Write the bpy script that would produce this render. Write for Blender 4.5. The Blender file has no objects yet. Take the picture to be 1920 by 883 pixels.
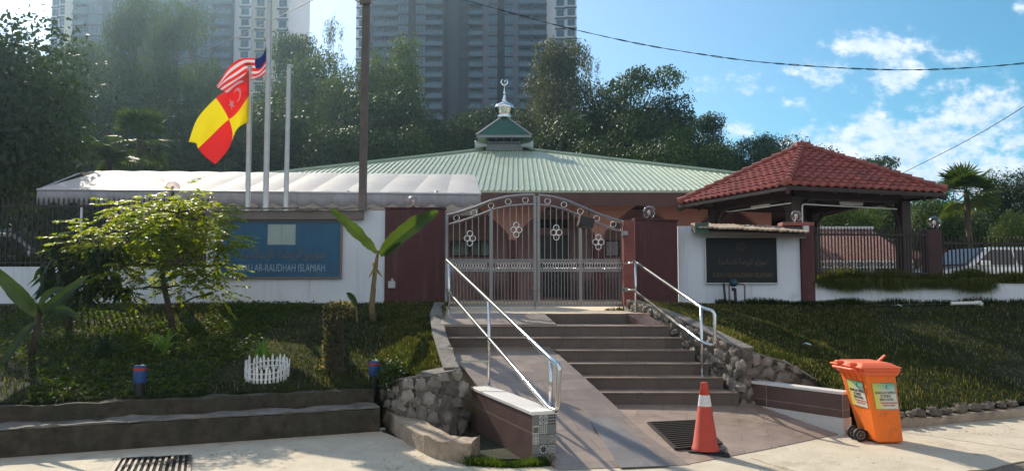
import bpy, math, random
import numpy as np
from mathutils import Vector, Matrix
R = math.radians
random.seed(7); rng = np.random.default_rng(7)
SC = bpy.context.scene
COL = SC.collection
# ------------------------------------------------------------------ camera
F = 1450.0; W0, H0 = 1920.0, 883.0; CZ = 1.7; PITCH = R(4.0)
cam = bpy.data.cameras.new('camera'); camo = bpy.data.objects.new('camera', cam); COL.objects.link(camo)
camo.location = (0, 0, CZ); camo.rotation_euler = (R(90) + PITCH, 0, 0)
cam.sensor_width = 36; cam.lens = 36 * F / W0; cam.clip_start = .1; cam.clip_end = 5000
SC.camera = camo
CP, SP = math.cos(PITCH), math.sin(PITCH)
def ray(px, py):
    u = (px - W0/2)/F; v = -(py - H0/2)/F
    return Vector((u, CP - v*SP, SP + v*CP))
def at(px, py, Y):
    r = ray(px, py); t = Y/r.y
    return Vector((r.x*t, Y, CZ + r.z*t))
def gz(px, py, z=0.0):
    r = ray(px, py); t = (z - CZ)/r.z
    return Vector((r.x*t, r.y*t, z))
# ------------------------------------------------------------------ light and sky
SUN_EL, SUN_AZ = 33.5, -30.0
wd = bpy.data.worlds.new('World'); SC.world = wd; wd.use_nodes = True
def build_sky():
    nt = wd.node_tree; N = nt.nodes; L = nt.links
    bg = N['Background']; bg.inputs[1].default_value = .095
    sk = N.new('ShaderNodeTexSky'); sk.sky_type = 'NISHITA'; sk.sun_disc = False
    sk.sun_elevation = R(SUN_EL); sk.sun_rotation = R(SUN_AZ); sk.air_density = 1.0; sk.dust_density = .25; sk.ozone_density = 3.0
    tc = N.new('ShaderNodeTexCoord'); sp = N.new('ShaderNodeSeparateXYZ'); L.new(tc.outputs['Generated'], sp.inputs[0])
    def m(op, a, b=None, clamp=False):
        n = N.new('ShaderNodeMath'); n.operation = op; n.use_clamp = clamp
        for i, x in enumerate((a, b)):
            if x is None: continue
            if hasattr(x, 'default_value') or hasattr(x, 'is_linked'): L.new(x, n.inputs[i])
            else: n.inputs[i].default_value = x
        return n.outputs[0]
    ymax = m('MAXIMUM', sp.outputs[1], .05)
    tx = m('DIVIDE', sp.outputs[0], ymax); tz = m('DIVIDE', sp.outputs[2], ymax)
    cmb = N.new('ShaderNodeCombineXYZ'); L.new(tx, cmb.inputs[0]); L.new(tz, cmb.inputs[1])
    def noise(scale, det, rough=.6, z=0.0):
        n = N.new('ShaderNodeTexNoise'); n.inputs['Scale'].default_value = scale; n.inputs['Detail'].default_value = det
        n.inputs['Roughness'].default_value = rough
        mp = N.new('ShaderNodeMapping'); mp.inputs['Location'].default_value = (3.1, 1.7, z); mp.inputs['Scale'].default_value = (1, 1.5, 1)
        L.new(cmb.outputs[0], mp.inputs[0]); L.new(mp.outputs[0], n.inputs['Vector']); return n.outputs['Fac']
    n1 = noise(10, 10, .62); n2 = noise(42, 8, .62, 2.0)
    nn = m('ADD', m('MULTIPLY', n1, .5), m('MULTIPLY', n2, .5))
    tot = None
    # clouds: centre and half sizes as directions (pixel of the photograph turned into a bearing)
    for px, py, wx, wy, amp in [(1650, 85, 80, 22, 1.1), (1648, 50, 22, 28, .8), (1715, 62, 25, 16, .55), (1795, 108, 40, 16, .9), (1545, 140, 36, 26, 1), (1500, 132, 28, 12, .7),
                           (1335, 155, 36, 17, .8), (1403, 160, 26, 26, .8), (1450, 172, 30, 12, .55), (1505, 195, 46, 18, .9), (1688, 150, 40, 34, 1.15), (1760, 168, 40, 14, .8),
                           (1597, 170, 18, 13, .6), (1385, 243, 24, 18, 1.1), (1545, 235, 16, 14, .7), (1415, 188, 22, 20, .5), (1310, 187, 20, 9, .5),
                           (1850, 210, 100, 50, 1.15), (1720, 285, 170, 62, 1.3), (1560, 285, 110, 40, 1.1), (1908, 260, 36, 50, 1.2), (1830, 335, 280, 52, 1.3), (1640, 245, 60, 30, 1.2), (1915, 10, 16, 14, .8)]:
        r = ray(px, py); cx, cz_ = r.x/r.y, r.z/r.y
        dx = m('DIVIDE', m('SUBTRACT', tx, cx), wx/F); dz = m('DIVIDE', m('SUBTRACT', tz, cz_), wy/F)
        d = m('ADD', m('MULTIPLY', dx, dx), m('MULTIPLY', dz, dz))
        g = m('MULTIPLY', m('POWER', 2.718, m('MULTIPLY', d, -.55)), amp)
        tot = g if tot is None else m('MAXIMUM', tot, g)
    v = m('ADD', tot, m('MULTIPLY', m('SUBTRACT', nn, .5), 4.6))
    mr = N.new('ShaderNodeMapRange'); mr.interpolation_type = 'SMOOTHSTEP'; L.new(v, mr.inputs[0])
    mr.inputs[1].default_value = .35; mr.inputs[2].default_value = 1.25
    present = N.new('ShaderNodeMapRange'); L.new(tot, present.inputs[0]); present.inputs[1].default_value = .12; present.inputs[2].default_value = .4
    front = m('GREATER_THAN', sp.outputs[1], .06)
    fac = m('MULTIPLY', m('MULTIPLY', mr.outputs[0], present.outputs[0]), front)
    cr = N.new('ShaderNodeMix'); cr.data_type = 'RGBA'; cm2 = N.new('ShaderNodeMapRange'); L.new(nn, cm2.inputs[0]); cm2.inputs[1].default_value = .4; cm2.inputs[2].default_value = .62; L.new(cm2.outputs[0], cr.inputs[0])
    cr.inputs[6].default_value = (3.4, 4.5, 5.9, 1); cr.inputs[7].default_value = (5.8, 6.1, 6.3, 1)
    mx = N.new('ShaderNodeMix'); mx.data_type = 'RGBA'; L.new(m('MULTIPLY', fac, .93), mx.inputs[0]); L.new(sk.outputs[0], mx.inputs[6]); L.new(cr.outputs[2], mx.inputs[7])
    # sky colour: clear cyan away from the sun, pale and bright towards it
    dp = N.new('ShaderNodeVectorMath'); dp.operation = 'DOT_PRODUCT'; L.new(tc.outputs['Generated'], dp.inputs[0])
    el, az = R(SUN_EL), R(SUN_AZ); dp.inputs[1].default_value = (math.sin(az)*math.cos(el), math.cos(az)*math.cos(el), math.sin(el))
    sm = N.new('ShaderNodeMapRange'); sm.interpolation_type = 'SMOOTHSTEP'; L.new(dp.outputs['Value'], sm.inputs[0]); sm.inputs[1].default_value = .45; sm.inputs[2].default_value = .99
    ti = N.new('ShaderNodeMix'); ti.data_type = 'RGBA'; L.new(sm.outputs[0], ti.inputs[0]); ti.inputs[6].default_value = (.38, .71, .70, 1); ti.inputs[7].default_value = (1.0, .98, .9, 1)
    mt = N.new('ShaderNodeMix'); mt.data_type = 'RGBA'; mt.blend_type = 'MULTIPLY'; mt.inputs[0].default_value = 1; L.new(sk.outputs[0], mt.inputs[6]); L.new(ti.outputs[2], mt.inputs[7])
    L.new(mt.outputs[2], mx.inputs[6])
    # unseen clouds added behind the photographer to brighten the shaded walls
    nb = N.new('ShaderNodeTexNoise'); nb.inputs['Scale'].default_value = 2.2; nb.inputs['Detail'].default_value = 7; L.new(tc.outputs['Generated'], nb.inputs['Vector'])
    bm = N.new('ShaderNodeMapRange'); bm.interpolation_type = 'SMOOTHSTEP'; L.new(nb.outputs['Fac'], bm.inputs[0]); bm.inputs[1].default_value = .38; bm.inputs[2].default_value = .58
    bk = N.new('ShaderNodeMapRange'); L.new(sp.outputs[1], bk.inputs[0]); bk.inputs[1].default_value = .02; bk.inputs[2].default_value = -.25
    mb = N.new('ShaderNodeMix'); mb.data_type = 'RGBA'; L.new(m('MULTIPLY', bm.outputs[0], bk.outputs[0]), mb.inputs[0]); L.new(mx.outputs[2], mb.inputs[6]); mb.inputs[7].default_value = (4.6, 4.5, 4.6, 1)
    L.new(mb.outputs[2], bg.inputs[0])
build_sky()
sun = bpy.data.lights.new('sun', 'SUN'); sun.energy = 3.2; sun.angle = R(.5); sun.color = (1.0, .89, .72)
suno = bpy.data.objects.new('sun', sun); COL.objects.link(suno)
ce = math.cos(R(SUN_EL)); SUND = Vector((math.sin(R(SUN_AZ))*ce, math.cos(R(SUN_AZ))*ce, math.sin(R(SUN_EL))))
suno.rotation_euler = SUND.to_track_quat('Z', 'Y').to_euler(); suno.location = (-20, 20, 30)
SC.view_settings.view_transform = 'Standard'; SC.view_settings.look = 'None'; SC.view_settings.gamma = 1; SC.view_settings.exposure = 1.1
SC.render.engine = 'CYCLES'; SC.cycles.use_denoising = True; SC.cycles.max_bounces = 7; SC.cycles.volume_bounces = 0
SC.cycles.transmission_bounces = 5; SC.cycles.transparent_max_bounces = 8; SC.cycles.sample_clamp_indirect = 6; SC.cycles.use_adaptive_sampling = True
SC.cycles.adaptive_threshold = .02; SC.cycles.caustics_reflective = False; SC.cycles.caustics_refractive = False
# ------------------------------------------------------------------ materials
def new_mat(name):
    m = bpy.data.materials.new(name); m.use_nodes = True
    return m, m.node_tree.nodes, m.node_tree.links, m.node_tree.nodes['Principled BSDF']
def c4(c): return (c[0], c[1], c[2], 1)
def mat(name, col, rough=.8, metal=0.0, var=.15, vscale=3.0, bump=0.0, bscale=60.0, spec=.4, col2=None, stain=None, coat=0.0):
    """principled surface with two octaves of colour variation, optional large stains and fine bump"""
    m, N, L, p = new_mat(name)
    tc = N.new('ShaderNodeTexCoord')
    nz = N.new('ShaderNodeTexNoise'); nz.inputs['Scale'].default_value = vscale; nz.inputs['Detail'].default_value = 7; nz.inputs['Roughness'].default_value = .65
    L.new(tc.outputs['Object'], nz.inputs['Vector'])
    rp = N.new('ShaderNodeValToRGB'); rp.color_ramp.elements[0].position = .3; rp.color_ramp.elements[1].position = .7
    a = tuple(max(0, x*(1-var)) for x in col); b = tuple(min(1, x*(1+var)) for x in col) if col2 is None else col2
    rp.color_ramp.elements[0].color = c4(a); rp.color_ramp.elements[1].color = c4(b)
    L.new(nz.outputs['Fac'], rp.inputs[0]); out = rp.outputs[0]
    if stain:
        n2 = N.new('ShaderNodeTexNoise'); n2.inputs['Scale'].default_value = stain[1]; n2.inputs['Detail'].default_value = 9; n2.inputs['Roughness'].default_value = .7
        L.new(tc.outputs['Object'], n2.inputs['Vector'])
        r2 = N.new('ShaderNodeMapRange'); r2.inputs[1].default_value = stain[2]; r2.inputs[2].default_value = stain[2]+.12
        L.new(n2.outputs['Fac'], r2.inputs[0])
        mu = N.new('ShaderNodeMath'); mu.operation = 'MULTIPLY'; mu.inputs[1].default_value = stain[3]; L.new(r2.outputs[0], mu.inputs[0])
        mx = N.new('ShaderNodeMix'); mx.data_type = 'RGBA'; L.new(mu.outputs[0], mx.inputs[0]); L.new(out, mx.inputs[6]); mx.inputs[7].default_value = c4(stain[0]); out = mx.outputs[2]
    L.new(out, p.inputs['Base Color'])
    p.inputs['Roughness'].default_value = rough; p.inputs['Metallic'].default_value = metal; p.inputs['Specular IOR Level'].default_value = spec
    p.inputs['Coat Weight'].default_value = coat
    if bump > 0:
        bz = N.new('ShaderNodeTexNoise'); bz.inputs['Scale'].default_value = bscale; bz.inputs['Detail'].default_value = 5; L.new(tc.outputs['Object'], bz.inputs['Vector'])
        bp = N.new('ShaderNodeBump'); bp.inputs['Strength'].default_value = bump; bp.inputs['Distance'].default_value = .02
        L.new(bz.outputs['Fac'], bp.inputs['Height']); L.new(bp.outputs[0], p.inputs['Normal'])
    return m
def island_vary(m, lo=.45, hi=1.6):
    N, L = m.node_tree.nodes, m.node_tree.links; p = N['Principled BSDF']; src = p.inputs['Base Color'].links[0].from_socket
    ge = N.new('ShaderNodeNewGeometry'); mr = N.new('ShaderNodeMapRange'); L.new(ge.outputs['Random Per Island'], mr.inputs[0]); mr.inputs[3].default_value = lo; mr.inputs[4].default_value = hi
    mx = N.new('ShaderNodeMix'); mx.data_type = 'RGBA'; mx.blend_type = 'MULTIPLY'; mx.inputs[0].default_value = 1; L.new(src, mx.inputs[6]); L.new(mr.outputs[0], mx.inputs[7]); L.new(mx.outputs[2], p.inputs['Base Color'])
def streaks(m, col, amt=.4, thr=.52, sx=5.0, sz=.5):
    N, L = m.node_tree.nodes, m.node_tree.links; p = N['Principled BSDF']; src = p.inputs['Base Color'].links[0].from_socket
    tc = N.new('ShaderNodeTexCoord'); mp = N.new('ShaderNodeMapping'); mp.inputs['Scale'].default_value = (sx, sx, sz); L.new(tc.outputs['Object'], mp.inputs[0])
    nz = N.new('ShaderNodeTexNoise'); nz.inputs['Scale'].default_value = 1.5; nz.inputs['Detail'].default_value = 8; nz.inputs['Roughness'].default_value = .7; L.new(mp.outputs[0], nz.inputs['Vector'])
    mr = N.new('ShaderNodeMapRange'); L.new(nz.outputs['Fac'], mr.inputs[0]); mr.inputs[1].default_value = thr; mr.inputs[2].default_value = thr+.2; mr.inputs[4].default_value = amt
    mx = N.new('ShaderNodeMix'); mx.data_type = 'RGBA'; L.new(mr.outputs[0], mx.inputs[0]); L.new(src, mx.inputs[6]); mx.inputs[7].default_value = (col[0], col[1], col[2], 1); L.new(mx.outputs[2], p.inputs['Base Color'])
def tile_mat(name, col, mortar, bw, bh, rough=.45, rot=0.0, off=.0, vertical=False, var=.12):
    m, N, L, p = new_mat(name)
    tc = N.new('ShaderNodeTexCoord'); mp = N.new('ShaderNodeMapping'); L.new(tc.outputs['Object'], mp.inputs[0])
    mp.inputs['Rotation'].default_value = (R(90) if vertical else 0, 0, rot)
    b = N.new('ShaderNodeTexBrick'); L.new(mp.outputs[0], b.inputs['Vector']); b.offset = off
    b.inputs['Scale'].default_value = 1; b.inputs['Brick Width'].default_value = bw; b.inputs['Row Height'].default_value = bh
    b.inputs['Mortar Size'].default_value = .004; b.inputs['Mortar Smooth'].default_value = .3; b.inputs['Bias'].default_value = 0
    b.inputs['Color1'].default_value = c4([x*(1-var) for x in col]); b.inputs['Color2'].default_value = c4([min(1, x*(1+var)) for x in col]); b.inputs['Mortar'].default_value = c4(mortar)
    nz = N.new('ShaderNodeTexNoise'); nz.inputs['Scale'].default_value = 4; nz.inputs['Detail'].default_value = 9; nz.inputs['Roughness'].default_value = .7; L.new(tc.outputs['Object'], nz.inputs['Vector'])
    mr = N.new('ShaderNodeMapRange'); L.new(nz.outputs['Fac'], mr.inputs[0]); mr.inputs[1].default_value = .3; mr.inputs[2].default_value = .7; mr.inputs[3].default_value = .72; mr.inputs[4].default_value = 1.15
    mx = N.new('ShaderNodeMix'); mx.data_type = 'RGBA'; mx.blend_type = 'MULTIPLY'; mx.inputs[0].default_value = 1; L.new(b.outputs['Color'], mx.inputs[6]); L.new(mr.outputs[0], mx.inputs[7])
    L.new(mx.outputs[2], p.inputs['Base Color'])
    rr = N.new('ShaderNodeMapRange'); L.new(nz.outputs['Fac'], rr.inputs[0]); rr.inputs[3].default_value = rough-.12; rr.inputs[4].default_value = rough+.2; L.new(rr.outputs[0], p.inputs['Roughness'])
    return m
def leaf_mat(name, ca, cb, trans=.35, rough=.45, scale=1.2, rnd=.25, tcol=None):
    m, N, L, p = new_mat(name)
    tc = N.new('ShaderNodeTexCoord'); nz = N.new('ShaderNodeTexNoise'); nz.inputs['Scale'].default_value = scale; nz.inputs['Detail'].default_value = 3
    L.new(tc.outputs['Object'], nz.inputs['Vector'])
    wn = N.new('ShaderNodeTexWhiteNoise'); wn.noise_dimensions = '3D'
    sn = N.new('ShaderNodeVectorMath'); sn.operation = 'SNAP'; sn.inputs[1].default_value = (.12, .12, .12); L.new(tc.outputs['Object'], sn.inputs[0]); L.new(sn.outputs[0], wn.inputs[0])
    ad = N.new('ShaderNodeMath'); ad.operation = 'MULTIPLY_ADD'; L.new(wn.outputs['Value'], ad.inputs[0]); ad.inputs[1].default_value = .35; L.new(nz.outputs['Fac'], ad.inputs[2])
    oi = N.new('ShaderNodeObjectInfo'); a2 = N.new('ShaderNodeMath'); a2.operation = 'MULTIPLY_ADD'; L.new(oi.outputs['Random'], a2.inputs[0]); a2.inputs[1].default_value = rnd; L.new(ad.outputs[0], a2.inputs[2])
    mr = N.new('ShaderNodeMapRange'); L.new(a2.outputs[0], mr.inputs[0]); mr.inputs[1].default_value = .4; mr.inputs[2].default_value = 1.05
    mx = N.new('ShaderNodeMix'); mx.data_type = 'RGBA'; L.new(mr.outputs[0], mx.inputs[0]); mx.inputs[6].default_value = c4(ca); mx.inputs[7].default_value = c4(cb)
    L.new(mx.outputs[2], p.inputs['Base Color']); p.inputs['Roughness'].default_value = rough+.1; p.inputs['Specular IOR Level'].default_value = .28
    tr = N.new('ShaderNodeBsdfTranslucent'); tm = N.new('ShaderNodeMix'); tm.data_type = 'RGBA'; tm.blend_type = 'MULTIPLY'; tm.inputs[0].default_value = 1
    L.new(mx.outputs[2], tm.inputs[6]); tm.inputs[7].default_value = c4(tcol or (2.4, 2.2, .8)); L.new(tm.outputs[2], tr.inputs[0])
    ms = N.new('ShaderNodeMixShader'); ms.inputs[0].default_value = trans; L.new(p.outputs[0], ms.inputs[1]); L.new(tr.outputs[0], ms.inputs[2])
    L.new(ms.outputs[0], N['Material Output'].inputs[0])
    return m
M = {}
M['white_wall'] = mat('white_wall_paint', (.74, .78, .86), .9, var=.05, vscale=2, bump=.5, bscale=90, stain=((.33, .34, .32), 1.6, .6, .35))
M['maroon'] = mat('maroon_paint', (.085, .026, .029), .7, var=.2, vscale=2.5, bump=.3, bscale=70, stain=((.2, .12, .11), 3, .64, .3))
M['maroon_dark'] = mat('dark_maroon_paint', (.05, .02, .022), .6, var=.2)
M['maroon_red'] = mat('gate_post_paint', (.21, .06, .055), .6, var=.25, vscale=7, stain=((.12, .06, .05), 9, .56, .6))
M['dark_paint'] = mat('dark_fence_paint', (.022, .014, .015), .5, var=.2)
M['steel'] = mat('stainless_steel', (.72, .71, .7), .2, 1.0, var=.06, vscale=30)
M['gate_steel'] = mat('gate_steel', (.25, .232, .235), .3, 1.0, var=.12, vscale=18)
M['green_roof'] = mat('green_metal_roof', (.36, .43, .32), .42, .0, var=.1, vscale=.8, spec=.6, stain=((.28, .33, .25), 1.2, .58, .4))
M['cup_trim'] = mat('weathered_grey_trim', (.26, .27, .29), .7, var=.1)
M['green_dark'] = mat('green_cupola_roof', (.03, .11, .08), .5, var=.15)
M['fascia'] = mat('fascia_board', (.1, .05, .045), .7, var=.2)
M['salmon'] = mat('salmon_wall_paint', (.5, .25, .20), .85, var=.08, vscale=1.2, stain=((.35, .17, .13), .9, .6, .35))
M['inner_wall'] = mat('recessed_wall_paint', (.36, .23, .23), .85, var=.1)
M['dark_glass'] = mat('dark_window_glass', (.018, .022, .026), .12, var=.1, spec=.8)
M['door'] = mat('dark_door', (.02, .022, .026), .4)
M['trim_white'] = mat('white_trim', (.6, .61, .62), .5, var=.08)
M['membrane'] = None
M['terracotta'] = mat('terracotta_tile', (.30, .078, .06), .6, var=.35, vscale=5, bump=.2, bscale=50, stain=((.10, .045, .035), 2.3, .53, .6))
M['terracotta_cap'] = mat('terracotta_ridge', (.29, .09, .07), .65, var=.25, vscale=4, stain=((.12, .06, .05), 4, .55, .5))
M['timber'] = mat('dark_timber', (.028, .016, .015), .55, var=.3, vscale=6)
M['timber_mid'] = mat('roof_underside_boards', (.09, .065, .055), .75, var=.2)
M['pvc_grey'] = mat('grey_conduit', (.5, .5, .5), .5, var=.05)
M['pole_conc'] = mat('weathered_steel_post', (.12, .095, .085), .7, var=.25, vscale=4)
M['pole_steel'] = mat('galvanised_pole', (.56, .57, .58), .45, .35, var=.12, vscale=5)
M['sign_blue'] = mat('faded_blue_sign', (.03, .11, .21), .42, var=.12, vscale=4, stain=((.055, .12, .18), 3, .55, .5))
M['sign_frame'] = mat('sign_frame', (.2, .15, .14), .5, var=.15)
M['paper'] = mat('faded_paper', (.36, .44, .43), .8, var=.1, vscale=6)
M['letter_pale'] = mat('faded_white_letter', (.3, .4, .52), .6, var=.2, vscale=20)
M['letter_gold'] = mat('faded_gold_letter', (.16, .13, .12), .5, var=.2, vscale=20)
M['board_black'] = mat('black_granite_board', (.007, .008, .012), .6, var=.3, vscale=8)
M['gold_dim'] = mat('dull_gold', (.10, .075, .04), .45, var=.2)
M['tile_step'] = tile_mat('step_tile', (.125, .09, .075), (.07, .055, .05), .6, .29, .42)
M['tile_ramp'] = tile_mat('ramp_tile', (.27, .205, .165), (.12, .09, .08), .6, .3, .42, rot=R(-14), off=.5)
M['tile_pave'] = tile_mat('paving_tile', (.33, .245, .195), (.15, .11, .1), .6, .3, .42, rot=R(14), off=.5)
M['tile_dark'] = tile_mat('dark_strip_tile', (.19, .17, .165), (.1, .09, .09), .3, .3, .45, rot=R(-14))
M['tile_brown'] = tile_mat('brown_wall_tile', (.12, .072, .062), (.3, .24, .2), .6, .3, .35, vertical=True)
M['granite_white'] = mat('white_granite_coping', (.72, .69, .66), .4, var=.08, vscale=40)
M['granite_pale'] = mat('pale_skirting_tile', (.6, .57, .54), .5, var=.06, vscale=20)
M['conc'] = mat('driveway_concrete', (.52, .455, .355), .9, var=.14, vscale=2.1, bump=.3, bscale=45, stain=((.30, .23, .15), 1.1, .55, .65))
M['conc_yard'] = mat('courtyard_concrete', (.72, .58, .42), .85, var=.1, vscale=1.5)
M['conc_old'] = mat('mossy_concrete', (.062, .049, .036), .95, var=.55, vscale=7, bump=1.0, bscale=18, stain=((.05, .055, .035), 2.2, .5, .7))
M['conc_ledge'] = mat('worn_concrete_ledge', (.2, .18, .16), .95, var=.35, vscale=5, bump=.7, bscale=25, stain=((.08, .08, .06), 2, .52, .8))
M['conc_kerb'] = mat('kerb_concrete', (.36, .28, .21), .95, var=.3, vscale=4, bump=.8, bscale=30, stain=((.14, .11, .085), 3, .54, .6))
M['asphalt'] = mat('asphalt', (.17, .135, .105), .95, var=.4, vscale=25, bump=.15, bscale=60)
M['mortar'] = mat('mortar', (.13, .108, .09), .95, var=.3, vscale=8, bump=.8, bscale=30)
M['stone'] = mat('rubble_stone', (.19, .16, .135), .85, var=.35, vscale=2.4, bump=.7, bscale=14, stain=((.42, .38, .33), 6, .58, .6))
island_vary(M['stone']); streaks(M['white_wall'], (.34, .35, .35), .38); streaks(M['maroon'], (.2, .12, .11), .4); streaks(M['green_roof'], (.2, .27, .18), .5, .5, 3, 3); streaks(M['conc_old'], (.035, .04, .025), .7, .5, 3)
M['soil'] = mat('lawn_soil', (.022, .026, .011), 1, var=.5, vscale=4, bump=.6, bscale=20, stain=((.035, .03, .018), 3.6, .57, .6))
M['hill'] = mat('hill_ground', (.04, .055, .02), 1, var=.4, vscale=.3)
M['grass'] = leaf_mat('grass_blade', (.02, .034, .009), (.07, .085, .02), .4, .6, 1.3, 0)
M['weed'] = leaf_mat('weed_blade', (.05, .07, .015), (.13, .14, .04), .4, .6, 3, 0)
M['cover'] = leaf_mat('ground_cover_leaf', (.02, .045, .008), (.075, .12, .016), .45, .5, 2, 0)
M['dry'] = leaf_mat('dry_leaf', (.2, .15, .06), (.42, .36, .16), .35, .7, 4, 0, (1.6, 1.4, .8))
M['leaf_dark'] = leaf_mat('dark_foliage', (.010, .026, .008), (.036, .066, .018), .25, .45, .25)
M['leaf_mid'] = leaf_mat('mid_foliage', (.018, .042, .010), (.065, .105, .022), .3, .45, .25)
M['leaf_pale'] = leaf_mat('grey_green_foliage', (.03, .045, .026), (.075, .09, .045), .28, .5, .3)
M['leaf_bright'] = leaf_mat('sapling_leaf', (.06, .11, .012), (.24, .28, .03), .6, .35, 1.8, 0, (2.8, 2.4, .5))
M['leaf_big'] = leaf_mat('broad_drooping_leaf', (.014, .032, .012), (.05, .08, .02), .4, .35, 1.5, 0)
M['banana'] = leaf_mat('banana_leaf', (.03, .06, .012), (.05, .09, .018), .4, .35, 3, 0, (2.6, 2.2, .6))
M['banana_dark'] = leaf_mat('dark_banana_leaf', (.018, .035, .018), (.032, .06, .03), .25, .35, 2, 0)
M['banana_stem'] = mat('banana_stem', (.2, .13, .07), .8, var=.4, vscale=12, stain=((.12, .16, .05), 6, .5, .7))
M['strap'] = leaf_mat('strap_leaf', (.10, .18, .04), (.2, .3, .07), .4, .3, 6, 0)
M['bark'] = mat('bark', (.075, .055, .04), .95, var=.4, vscale=8, bump=.8, bscale=20)
M['orange'] = mat('orange_bin_plastic', (.92, .19, .02), .5, var=.06, vscale=4, bump=.08, bscale=150, stain=((.42, .12, .05), 6, .56, .55)); streaks(M['orange'], (.5, .16, .07), .5, .5, 7, .8)
M['orange_red'] = mat('faded_orange_lid', (.88, .17, .07), .5, var=.08, vscale=4)
M['cone_orange'] = mat('cone_plastic', (.50, .055, .028), .5, var=.12, vscale=10, stain=((.25, .07, .05), 12, .6, .5))
M['cone_white'] = mat('reflective_white_band', (.7, .68, .66), .5, var=.1, vscale=25, stain=((.4, .3, .28), 14, .55, .5))
M['rubber'] = mat('black_rubber', (.015, .015, .015), .7, var=.2)
M['iron'] = mat('cast_iron_grate', (.035, .028, .024), .6, .5, var=.3, vscale=20)
M['pit'] = mat('pit_and_crack_black', (.008, .008, .008), 1)
M['picket'] = mat('white_picket_plastic', (.8, .8, .78), .5, var=.05)
M['blue_paint'] = mat('blue_paint', (.015, .06, .2), .5, var=.15, vscale=8)
M['blue_dark'] = mat('meter_blue', (.02, .07, .11), .5)
M['pipe_dark'] = mat('dark_pipe', (.03, .035, .04), .5)
M['red_paint'] = mat('red_paint', (.4, .04, .03), .6)
M['pvc_white'] = mat('white_pvc', (.75, .76, .76), .4, var=.06)
M['black_metal'] = mat('black_metal', (.015, .013, .013), .4)
M['flood_face'] = mat('floodlight_glass', (.35, .3, .28), .3)
M['cable'] = mat('black_cable', (.02, .02, .022), .6)
M['car_white'] = mat('white_car_paint', (.72, .73, .75), .15, var=.03, coat=.8)
M['car_silver'] = mat('silver_car_paint', (.5, .52, .54), .2, .4, var=.03, coat=.8)
M['horn'] = mat('horn_grey', (.45, .5, .5), .5, var=.1)
M['chrome'] = mat('polished_metal_dome', (.8, .8, .82), .1, 1.0, var=.05)
M['tower_grey'] = mat('tower_grey_paint', (.095, .095, .14), .85, var=.08, vscale=.1, stain=((.2, .18, .2), .15, .55, .5))  # plain grey paint of the tower fronts
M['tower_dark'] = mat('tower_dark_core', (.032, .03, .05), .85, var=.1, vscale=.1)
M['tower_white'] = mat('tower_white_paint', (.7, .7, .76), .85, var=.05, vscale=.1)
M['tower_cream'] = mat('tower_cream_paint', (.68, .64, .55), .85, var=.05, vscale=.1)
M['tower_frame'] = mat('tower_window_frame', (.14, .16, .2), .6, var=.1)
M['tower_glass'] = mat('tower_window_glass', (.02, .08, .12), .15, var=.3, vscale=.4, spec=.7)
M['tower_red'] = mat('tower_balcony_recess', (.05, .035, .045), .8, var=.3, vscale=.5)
M['balcony_glass'] = mat('balcony_glass', (.05, .09, .13), .2, var=.2, vscale=.6, spec=.7)
M['house_roof'] = mat('faded_house_roof', (.30, .15, .12), .8, var=.15, vscale=3)
M['house_wall'] = mat('pale_house_wall', (.42, .45, .48), .85, var=.08)
M['house_wall_dark'] = mat('dim_house_wall', (.16, .11, .1), .85, var=.1)
def membrane_mat():
    m, N, L, p = new_mat('white_awning_membrane')
    tc = N.new('ShaderNodeTexCoord'); nz = N.new('ShaderNodeTexNoise'); nz.inputs['Scale'].default_value = 1.5; nz.inputs['Detail'].default_value = 6; L.new(tc.outputs['Object'], nz.inputs['Vector'])
    rp = N.new('ShaderNodeValToRGB'); rp.color_ramp.elements[0].position = .3; rp.color_ramp.elements[0].color = (.6, .59, .6, 1); rp.color_ramp.elements[1].color = (.76, .75, .75, 1)
    L.new(nz.outputs['Fac'], rp.inputs[0]); L.new(rp.outputs[0], p.inputs['Base Color']); p.inputs['Roughness'].default_value = .7
    tr = N.new('ShaderNodeBsdfTranslucent'); L.new(rp.outputs[0], tr.inputs[0]); ms = N.new('ShaderNodeMixShader'); ms.inputs[0].default_value = .3
    L.new(p.outputs[0], ms.inputs[1]); L.new(tr.outputs[0], ms.inputs[2]); L.new(ms.outputs[0], N['Material Output'].inputs[0]); return m
M['membrane'] = membrane_mat(); M['valance'] = mat('grey_valance_sheet', (.33, .32, .35), .6, var=.12); streaks(M['valance'], (.16, .15, .16), .6, .48, 6, .6)
def flagmat(name, col):
    m, N, L, p = new_mat(name)
    p.inputs['Base Color'].default_value = c4(col); p.inputs['Roughness'].default_value = .7
    tr = N.new('ShaderNodeBsdfTranslucent'); tr.inputs[0].default_value = c4(col); ms = N.new('ShaderNodeMixShader'); ms.inputs[0].default_value = .5
    L.new(p.outputs[0], ms.inputs[1]); L.new(tr.outputs[0], ms.inputs[2]); L.new(ms.outputs[0], N['Material Output'].inputs[0]); return m
M['flag_red'] = flagmat('red_flag_cloth', (.9, .06, .055)); M['flag_yellow'] = flagmat('yellow_flag_cloth', (.95, .86, .0))
M['flag_white'] = flagmat('white_flag_cloth', (.9, .87, .88)); M['flag_blue'] = flagmat('blue_flag_cloth', (.03, .05, .30))
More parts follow.
